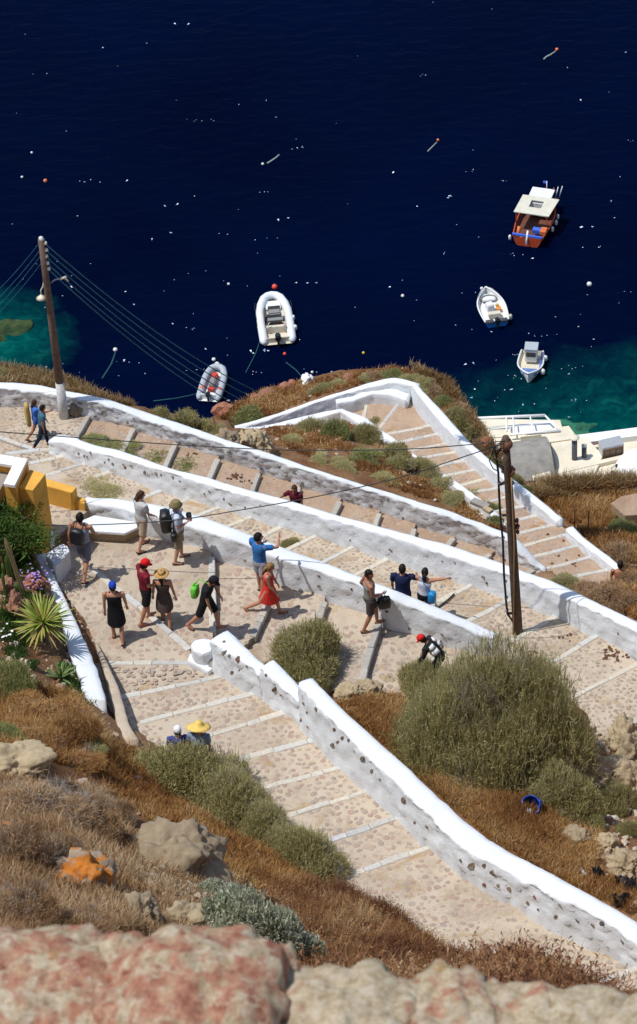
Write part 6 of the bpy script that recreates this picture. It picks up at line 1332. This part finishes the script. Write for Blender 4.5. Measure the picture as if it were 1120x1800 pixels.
def person(key, label, px, py, h, face, skin=SK1, hair=HD, female=False, legs=((.25, .1), (-.25, .25)), arms=((.1, .12, .3), (-.1, .12, .3)), lean=.04, head=(0, 0), top=None, bottom=None, hat=None, hairlong=0, shoes=(.03, .02, .02),
           group=None, crouch=0, base=None, width=1.0, bun=None):
    """face: heading in degrees, 0 = to the right of the picture, 90 = away.  arms: (swing forward, raise sideways, elbow bend)"""
    p = base or on_path(px, py); k = h / 1.75; root = empty('person', p, R(face) - math.pi / 2); root.scale = (k, k, k); tag(root, label, 'person', group); PEOPLE[key] = root
    Y = Vector((0, 1, 0)); Z = Vector((0, 0, 1)); X = Vector((1, 0, 0)); sw = (.175 if female else .20) * width; hw = .095 * width; pel = Vector((0, 0, .92 - crouch)); foot = {}
    J = {}
    for s, (th, kb) in zip((-1, 1), legs):
        hip = pel + X * s * hw - Z * .02; kn = hip + rot(Vector((s * .012, 0, -.43)), 'X', th); an = kn + rot(Vector((0, 0, -.42)), 'X', th - kb); J[s] = (hip, kn, an, th - kb * .8)
    low = min(J[-1][2].z, J[1][2].z); dz = .075 - low
    pel = pel + Z * dz; J = {s: (a + Z * dz, b + Z * dz, c + Z * dz, e) for s, (a, b, c, e) in J.items()}
    sp = lambda t: pel + rot(Vector((0, 0, t)), 'X', -lean * (.5 + t))          # along the spine
    waist, chest, neck, shz = sp(.16), sp(.36), sp(.54), sp(.49); hc = neck + rot(Vector((0, .015, .135)), 'X', -lean - head[0]); hm = Matrix.Rotation(head[1], 3, 'Z') @ Matrix.Rotation(-lean - head[0], 3, 'X')
    A = {}
    for s, (fw, sd, el) in zip((-1, 1), arms):
        shd_ = shz + X * s * sw; d = rot(rot(Vector((0, 0, -1)), 'Y', -s * sd), 'X', fw); up_d = rot(d, 'X', 0)
        elb = shd_ + d * .285; ax = d.cross(Y); ax = ax.normalized() if ax.length > .1 else X; f = (Matrix.Rotation(-el, 3, ax) if True else None) @ d
        if f.y < d.y - .01 and el > 0: f = Matrix.Rotation(el, 3, ax) @ d
        f = (f - X * s * .42 * math.sin(min(el, 1.5))).normalized() if sd < .5 else f; wr = elb + f * .25; A[s] = (shd_, elb, wr, f.normalized())
    root['hand_l'] = tuple(A[-1][2]); root['hand_r'] = tuple(A[1][2]); root['chest'] = tuple(chest); root['shz'] = tuple(shz)
    bm = bmesh.new(); wsh = width
    loft(bm, [pel - Z * .07, pel, waist, sp(.27), chest, sp(.46), sp(.51)], [(.13 * wsh, .10), (.165 * wsh, .115), ((.125 if female else .145) * wsh, .095), (.145 * wsh, .105), (.165 * wsh, .115), (.17 * wsh, .10), (.10, .075)], 14)
    loft(bm, [sp(.49), neck, neck + (hc - neck) * .5], [.065, .052, .05], 10); ball(bm, hc, (.075, .095, .115), hm); ball(bm, hc + hm @ Vector((0, .03, -.07)), (.048, .055, .05), hm)
    ball(bm, hc + hm @ Vector((0, .1, -.015)), (.014, .022, .022), hm)
    for s in (-1, 1): ball(bm, hc + hm @ Vector((s * .078, -.005, -.01)), (.012, .022, .032), hm)
    for s, (a, b, c, ft) in J.items():
        loft(bm, [a + Z * .03, a.lerp(b, .4), b, b.lerp(c, .3), c], [.088, .078, .055, .056, .036], 12)
        toe = c + rot(Vector((s * .02, .17, -.035)), 'X', min(max(ft, -.9), .5)); heel = c + rot(Vector((0, -.045, -.04)), 'X', min(max(ft, -.9), .5)); loft(bm, [heel, c + (toe - c) * .25 - Z * .02, toe], [(.034, .034), (.042, .036), (.034, .018)], 10, X)
        foot[s] = (heel, toe, ft)
    for s, (a, b, c, f) in A.items():
        loft(bm, [a - X * s * .04, a, a.lerp(b, .5), b, b.lerp(c, .4), c], [.055, .056, .046, .037, .038, .025], 10); loft(bm, [c, c + f * .05, c + f * .09], [(.024, .018), (.036, .016), (.032, .014)], 10)
    def fingers(b):
        for s, (a0, b0, c, f) in A.items():
            sd_ = f.cross(Y if abs(f.y) < .8 else X).normalized(); cu = f.cross(sd_)
            for i, L_ in enumerate((.065, .075, .07, .055)):
                q = c + f * .08 + sd_ * ((i - 1.5) * .017); loft(b, [q, q + f * L_ * .55 + cu * .004, q + f * L_ + cu * .022], [.0088, .008, .0055], 6)
            q = c + f * .03 + sd_ * -.03; loft(b, [q, q + f * .03 - sd_ * .025, q + f * .058 - sd_ * .03 + cu * .01], [.011, .009, .006], 6)
    fuse('body', bm, .016, skinm(skin), root, 3, fingers)
    # eyes
    for s in (-1, 1):
        b_ = bmesh.new(); ball(b_, hc + hm @ Vector((s * .03, .087, .012)), (.012, .008, .008), hm); bm_obj('eye', b_, M['black'], root)
    # hair
    if hat is None or hairlong or True:
        b_ = bmesh.new(); bmesh.ops.create_uvsphere(b_, u_segments=20, v_segments=14, radius=1); 
        bmesh.ops.delete(b_, geom=[v for v in b_.verts if v.co.y > .35 and v.co.z < .42 or v.co.z < -.62 and v.co.y > -.2], context='VERTS')
        for v in b_.verts: v.co = hc + hm @ Vector((v.co.x * .086, v.co.y * .106 - .008, v.co.z * .124 + .006)) + Vector((noise.noise(v.co * 3), noise.noise(v.co * 3 + X), noise.noise(v.co * 3 + Y))) * .012
        if hairlong:
            loft(b_, [hc + hm @ Vector((0, -.07, .02)), hc + hm @ Vector((0, -.1, -.1)), hc + hm @ Vector((0, -.12, -.1 - hairlong * .5)), hc + hm @ Vector((0, -.11, -.1 - hairlong))], [(.06, .04), (.06 if hairlong < .3 else .035, .035), (.055 if hairlong < .3 else .028, .03), (.02, .015)], 10)
        if bun: ball(b_, hc + hm @ Vector((0, -.11, .03)), (.05, .045, .045), hm)
        o = bm_obj('hair', b_, cloth(hair, .6, .3), root, smooth=True); sm = o.modifiers.new('t', 'SOLIDIFY'); sm.thickness = .008
    # tops
    gr = .016
    if top:
        col, kind = top[:2]; b_ = bmesh.new(); 
        lowz = {'tee': -.06, 'tank': -.04, 'dress': -.05, 'shirt': -.10, 'jacket': -.10, 'navy': -.08}.get(kind, -.06)
        pr = [(lowz, (.178 * wsh, .128)), (.06, (.168 * wsh, .125)), (.16, ((.143 if female else .165) * wsh, .118)), (.27, (.165 * wsh, .125)), (.36, (.182 * wsh, .134))]
        if kind in ('tank', 'dress'): pr += [(.41, (.16 * wsh, .125)), (.44, (.13 * wsh, .115))]
        else: pr += [(.46, (.185 * wsh, .116)), (.52, (.10, .085))]
        loft(b_, [sp(t) for t, _ in pr], [r_ for _, r_ in pr], 16)
        if kind in ('tank', 'dress'):
            for s in (-1, 1): loft(b_, [sp(.40) + X * s * .09 + Y * .09, sp(.53) + X * s * .085, sp(.40) + X * s * .09 - Y * .09], [(.026, .02)] * 3, 8)
        else:
            for s, (a, b, c, f) in A.items():
                e = b if kind in ('jacket',) else a.lerp(b, .62)
                loft(b_, [a - X * s * .07, a, a.lerp(e, .6), e] + ([b.lerp(c, .9)] if kind == 'jacket' else []), [.075, .074, .066, .064] + ([.045] if kind == 'jacket' else []), 12)
        if kind == 'dress':
            L_ = top[2] if len(top) > 2 else .5; c_ = (J[-1][1] + J[1][1]) / 2; dd = Vector((0, (c_.y - pel.y) * .5, -1)).normalized()
            loft(b_, [pel + Z * .08, pel - Z * .02, pel + dd * L_ * .5, pel + dd * L_], [(.16, .125), (.185, .14), (.205, .17 + abs(J[1][1].y - J[-1][1].y) * .12), (.22, .20 + abs(J[1][1].y - J[-1][1].y) * .2)], 18)
        fuse('dress' if kind == 'dress' else 'tank_top' if kind == 'tank' else 'jacket' if kind == 'jacket' else 'shirt', b_, .017, cloth(col), root, 2)
    if bottom:
        col, L_ = bottom; b_ = bmesh.new(); loft(b_, [pel + Z * .07, pel, pel - Z * .08], [(.172 * wsh, .122), (.182 * wsh, .13), (.17 * wsh, .125)], 16)
        for s, (a, b, c, ft) in J.items():
            if L_ > 1.2: loft(b_, [a + Z * .02, a.lerp(b, .5), b, b.lerp(c, .5), b.lerp(c, .9)], [.10, .092, .075, .062, .055], 12)
            else: loft(b_, [a + Z * .02, a.lerp(b, L_ * .55), a.lerp(b, L_)], [.102, .10, .096], 12)
        fuse('trousers' if L_ > 1.2 else 'shorts', b_, .017, cloth(col), root, 2)
    for s, (he, to, ft) in foot.items():
        b_ = bmesh.new(); dn_ = Vector((0, 0, -.022)); loft(b_, [he + dn_ - (to - he) * .06, he.lerp(to, .4) + dn_, to + dn_ * .4 + (to - he) * .08], [(.038, .02), (.044, .022), (.036, .014)], 10, X); bm_obj('shoe', b_, cloth(shoes), root, smooth=True)
    if hat:
        kind, col = hat; b_ = bmesh.new(); top_ = hc + hm @ Vector((0, -.005, .045)); V_, F_ = [], []
        def ring(rx, ry, z, oy=0): 
            b0 = len(V_)
            for j in range(20): V_.append(top_ + hm @ Vector((math.cos(j * math.pi / 10) * rx, math.sin(j * math.pi / 10) * ry + oy, z)))
            return b0
        if kind == 'cap': R_ = [(.091, .112, -.025), (.09, .11, .02), (.078, .096, .06), (.05, .062, .088), (.01, .012, .097)]
        elif kind == 'bucket': R_ = [(.135, .155, -.04), (.098, .12, .0), (.088, .11, .055), (.06, .08, .085), (.01, .01, .09)]
        elif kind == 'straw': R_ = [(.185, .20, -.012), (.14, .155, .0), (.09, .11, .008), (.087, .107, .06), (.06, .08, .088), (.01, .01, .08)]
        else: R_ = [(.265, .275, -.045), (.19, .2, -.01), (.09, .11, .005), (.085, .105, .06), (.06, .08, .095), (.01, .01, .10)]
        bs_ = [ring(*r_) for r_ in R_]
        for a, b in zip(bs_, bs_[1:]):
            for j in range(20): F_.append((a + j, a + (j + 1) % 20, b + (j + 1) % 20, b + j))
        F_.append(tuple(bs_[-1] + j for j in range(20)))
        if kind == 'cap':
            b0 = len(V_); 
            for j in range(7):
                a = math.pi * (.22 + .56 * j / 6); V_.append(top_ + hm @ Vector((math.cos(a) * .09, math.sin(a) * .108, -.02))); V_.append(top_ + hm @ Vector((math.cos(a) * .10, math.sin(a) * .12 + .065 * math.sin((j) / 6 * math.pi) + .01, -.035)))
            for j in range(6): F_.append((b0 + 2 * j, b0 + 2 * j + 1, b0 + 2 * j + 3, b0 + 2 * j + 2))
        o = mesh_obj({'cap': 'cap', 'bucket': 'hat', 'straw': 'straw_hat', 'wide': 'sun_hat'}[kind], V_, F_, cloth(col), root, smooth=True, local=True); so_ = o.modifiers.new('t', 'SOLIDIFY'); so_.thickness = .006
        if kind == 'straw': 
            V_, F_ = [], []; a, b = ring(.093, .113, .012), ring(.092, .112, .038)
            for j in range(20): F_.append((a + j, a + (j + 1) % 20, b + (j + 1) % 20, b + j))
            mesh_obj('hat_band', V_, F_, cloth((.06, .035, .02)), root, smooth=True, local=True)
    return root
def at(root, v): return Matrix.LocRotScale(root.location, root.rotation_euler, root.scale) @ Vector(v)
def bag(root, local, size, m, label, cat, name='bag', strap=None, rz=0, squash=1.0, tilt=0):
    q = at(root, local); e = empty(name, q, root.rotation_euler.z + rz); tag(e, label, cat); bm = bmesh.new(); bmesh.ops.create_cube(bm, size=1); bmesh.ops.subdivide_edges(bm, edges=bm.edges[:], cuts=5, use_grid_fill=True)
    for v in bm.verts:
        c = v.co; n = c.normalized() * .62; c2 = c.lerp(n, .55); c2.x *= 1 + (.18 * squash - .18) * (c.z + .5); v.co = Vector((c2.x * size[0], c2.y * size[1], c2.z * size[2])) + c.normalized() * noise.noise(c * 4) * .015
    bmesh.ops.rotate(bm, matrix=Matrix.Rotation(tilt, 3, 'X'), verts=bm.verts[:]); bm_obj('pouch', bm, m, e, smooth=True)
    if strap:
        for i, st in enumerate(strap): 
            inv = Matrix.LocRotScale(e.location, e.rotation_euler, e.scale).inverted(); tube_obj('strap', [at(root, s) for s in st], .013, m, e, 6)
    return e
bkm = simple('bag_black', (.012, .012, .014), .45, .2, 12)
# couple walking away at far left
person('c1', 'person in a bright blue top and shorts with an arm round a companion, far left', 67, 769, 1.32, 20, skin=SK2, hair=HB, female=True, legs=((.35, .1), (-.35, .35)), arms=((.2, .1, .3), (.9, .2, .5)), top=((.05, .17, .55), 'tee'), bottom=((.05, .10, .32), .42), hairlong=.12)
person('c2', 'person in dark teal clothes walking beside the blue-topped companion, far left', 79, 786, 1.45, 10, skin=SK2, hair=HD, legs=((.2, .1), (-.3, .3)), arms=((.1, .1, .3), (-.2, .1, .3)), lean=.12, top=((.05, .13, .20), 'tee'), bottom=((.012, .02, .045), 1.5))
ck = bag(PEOPLE['c1'], (-.1, -.24, 1.05), (.20, .12, .75), cloth((.50, .36, .13)), 'tan cloth bag hanging behind the blue-topped walker', 'bag', 'cloth_bag')
# landing
person('back', 'person in grey sleeveless top and shorts wearing a small black backpack, walking away', 152, 1008, 1.80, 70, skin=SK1, legs=((.3, .05), (-.32, .35)), arms=((-.25, .22, .35), (.3, .22, .5)), top=((.26, .30, .38), 'tank'), bottom=((.14, .15, .19), .92), width=1.03)
bag(PEOPLE['back'], (0, -.22, 1.25), (.30, .17, .40), bkm, 'small black leather backpack on the person in grey', 'backpack', 'backpack', [[(-.1, -.14, 1.42), (-.11, .0, 1.50), (-.11, .13, 1.36), (-.12, .0, 1.1), (-.1, -.15, 1.08)], [(.1, -.14, 1.42), (.11, .0, 1.50), (.11, .13, 1.36), (.12, .0, 1.1), (.1, -.15, 1.08)]])
person('grey', 'person in loose grey tee and beige shorts standing by the white bench', 254, 962, 1.66, 35, skin=SK3, hair=HB, female=True, legs=((.12, .1), (-.2, .15)), arms=((.15, .25, .5), (.2, .12, .6)), top=((.46, .46, .46), 'shirt'), bottom=((.40, .31, .22), .95), hairlong=.06, width=1.12, head=(.15, -.4))
person('hatm', 'person with olive hat, pale blue shirt and camera standing against the white wall', 319, 985, 1.78, 5, skin=SK3, hair=(.2, .18, .16), legs=((.05, .05), (-.12, .1)), arms=((-.1, .1, 1.3), (.0, .1, 1.9)), top=((.50, .55, .68), 'shirt'), bottom=((.24, .19, .12), .98), hat=('bucket', (.22, .18, .08)), width=1.1, lean=-.02)
bag(PEOPLE['hatm'], (0, -.26, 1.20), (.34, .24, .52), bkm, 'large black backpack on the person in the olive hat', 'backpack', 'backpack', [[(-.12, -.15, 1.44), (-.13, .0, 1.52), (-.12, .14, 1.38), (-.13, .0, 1.1), (-.1, -.15, 1.05)], [(.12, -.15, 1.44), (.13, .0, 1.52), (.12, .14, 1.38), (.13, .0, 1.1), (.1, -.15, 1.05)]])
bag(PEOPLE['hatm'], (.24, -.12, .92), (.17, .13, .20), bkm, 'black camera case hanging at the hip of the olive-hatted person', 'camera case', 'camera_case', [[(.24, -.12, 1.0), (.2, -.1, 1.3), (.1, 0, 1.5)]])
cmr = bag(PEOPLE['hatm'], (.02, .26, 1.30), (.14, .11, .10), bkm, 'black camera held at the chest of the olive-hatted person', 'camera', 'camera')
person('blackd', 'person in black sleeveless top and short black skirt with a blue cap, walking away', 209, 1122, 1.66, 88, skin=SK1, legs=((.1, .1), (-.25, .2)), arms=((-.1, .1, .15), (.12, .14, .2)), top=((.008, .008, .010), 'dress', .42), hat=('cap', (.015, .05, .36)), lean=-.02, width=1.02)
person('maroon', 'person in maroon tee and black shorts with a red cap, looking down', 262, 1090, 1.78, 25, skin=SK1, legs=((.1, .1), (-.2, .15)), arms=((.1, .06, 1.3), (.05, .06, 1.2)), top=((.18, .012, .025), 'tee'), bottom=((.012, .012, .014), .85), hat=('cap', (.62, .01, .012)), head=(.45, 0), lean=-.04, shoes=(.35, .1, .08))
person('straw', 'person with straw hat, long dark plait and brown flared top, walking away', 293, 1098, 1.60, 85, skin=SK1, hair=HD, female=True, legs=((.25, .05), (-.2, .2)), arms=((.05, .2, .15), (-.05, .22, .2)), top=((.07, .05, .045), 'dress', .36), hat=('straw', (.46, .27, .09)), hairlong=.42)
person('green', 'person in black tee and shorts with a black cap, leaning forward past the step edge', 366, 1106, 1.70, -20, skin=SK1, legs=((.4, .3), (-.35, .35)), arms=((.2, .06, .2), (.05, .06, .2)), lean=.26, top=((.012, .012, .013), 'tee'), bottom=((.012, .011, .012), .95), hat=('cap', (.012, .012, .02)), head=(.35, 0), width=1.08, shoes=(.3, .12, .09))
bag(PEOPLE['green'], (-.02, -.24, 1.10), (.24, .14, .30), simple('lime_fabric', (.13, .52, .04), .6, .08, 9), 'bright green bag slung behind the black-clad person in the black cap', 'bag', 'shoulder_bag', [[(0, -.28, 1.25), (-.02, -.1, 1.5), (.05, .12, 1.45)]])
person('blue', 'person in blue tee raising a hand beside the white wall', 461, 1042, 1.78, 45, skin=SK1, hair=HD, legs=((.08, .05), (-.08, .1)), arms=((.3, .35, 1.1), (1.35, .55, 1.25)), top=((.03, .14, .38), 'tee'), bottom=((.32, .34, .38), .8), head=(.0, -.55), lean=.0)
person('red', 'person with long light brown hair in a red dress, striding right', 476, 1082, 1.62, -12, skin=SK1, hair=(.24, .13, .05), female=True, legs=((.3, .1), (-.5, .5)), arms=((.15, .08, .3), (.2, .08, .35)), top=((.60, .035, .025), 'dress', .40), hairlong=.22, head=(.3, 0), shoes=(.2, .08, .04))
person('tank', 'person in grey tank top and dark shorts turning toward the wall with a bag', 652, 1104, 1.76, 10, skin=SK2, hair=HD, legs=((.35, .3), (-.05, .35)), arms=((-.5, .2, 1.2), (.05, .1, 1.35)), top=((.22, .21, .19), 'tank'), bottom=((.07, .055, .055), .85), head=(0, -.7), lean=.0)
bag(PEOPLE['tank'], (.12, .30, .80), (.15, .28, .30), bkm, 'black bag hanging from the hand of the person in the grey tank top', 'bag', 'handbag', [[(.12, .22, .9), (.12, .28, 1.12), (.12, .36, .9)]])
# next flight behind the wall
person('navy', 'person in navy tee behind the white wall, seen from the back', 712, 1083, 1.76, 80, skin=SK1, hair=HD, legs=((.05, .05), (-.1, .1)), arms=((.1, .12, .3), (.55, .35, .7)), top=((.012, .018, .06), 'tee'), bottom=((.03, .03, .05), 1.5), base=P(710, 1093, 45.3), width=1.08)
person('white', 'person in white tank top pointing into the distance with one raised arm', 746, 1084, 1.66, 65, skin=SK1, hair=HD, female=True, legs=((.1, .05), (-.15, .1)), arms=((.45, .95, .1), (.35, 2.15, .05)), top=((.62, .62, .68), 'tank'), bottom=((.012, .012, .015), .45), hairlong=.12, base=P(748, 1094, 45.25), head=(.1, .2))
bag(PEOPLE['white'], (.24, -.12, 1.02), (.16, .18, .30), simple('turquoise_fabric', (.01, .22, .50), .5, .1, 9), 'turquoise bag on the hip of the pointing person in white', 'bag', 'shoulder_bag', [[(.22, -.1, 1.15), (.05, -.14, 1.4), (-.12, .0, 1.5)]])
person('bend', 'stooping person in red cap and black jacket with white panels, below the wall', 774, 1200, 1.55, 168, skin=SK2, hair=HD, legs=((.5, .6), (.2, .5)), arms=((.3, .06, .3), (.2, .06, .3)), lean=.62, top=((.012, .014, .016), 'jacket'), bottom=((.05, .05, .06), 1.5), hat=('cap', (.62, .02, .02)), head=(.15, 0))
rt_ = PEOPLE['bend']; 
for k, (u0, u1) in enumerate([(.02, .20), (.24, .42)]):
    v0 = Vector(rt_['shz']); b_ = bmesh.new()
    for s in (-1, 1): loft(b_, [v0 + Vector((s * (.10 + .02 * k), -.02 - u0 * .5, -u0 * .5)), v0 + Vector((s * (.12 + .02 * k), -.02 - u1 * .5, -u1 * .5))], [(.085, .125), (.085, .125)], 12)
    bm_obj('white_panel', b_, cloth((.7, .7, .7)), rt_, smooth=True)
person('wcap', 'person in white cap with dark blue straps, partly hidden by the olive bush', 318, 1335, 1.58, 95, skin=SK1, hair=HD, legs=((.1, .1), (-.1, .1)), top=((.05, .06, .22), 'tee'), bottom=((.1, .1, .12), .9), hat=('cap', (.72, .72, .74)), base=P(322, 1376, 42.0))
person('sunhat', 'person in a very wide yellow sun hat and pale denim shirt above the olive bush', 352, 1330, 1.66, 80, skin=SK3, hair=HB, female=True, legs=((.1, .1), (-.1, .1)), top=((.20, .26, .36), 'shirt'), bottom=((.1, .12, .2), .9), hat=('wide', (.74, .50, .13)), base=P(357, 1378, 41.9), head=(.25, 0), lean=.12, width=1.05)
person('far', 'person in dark red top mostly hidden behind the long middle wall', 525, 895, 1.6, 250, skin=SK2, hair=HB, female=True, legs=((.1, .05), (-.1, .1)), arms=((.1, .1, .2), (.5, .9, .4)), top=((.10, .01, .02), 'tee'), bottom=((.05, .04, .05), .9), base=P(523, 933, 49.0), hairlong=.1)
person('bare', 'bare-shouldered person seen from behind at the end of the short white wall, far right', 1088, 1025, 1.70, 85, skin=SK2, hair=HD, legs=((.1, .05), (-.1, .1)), bottom=((.1, .1, .12), .9), base=P(1088, 1072, 51.1))
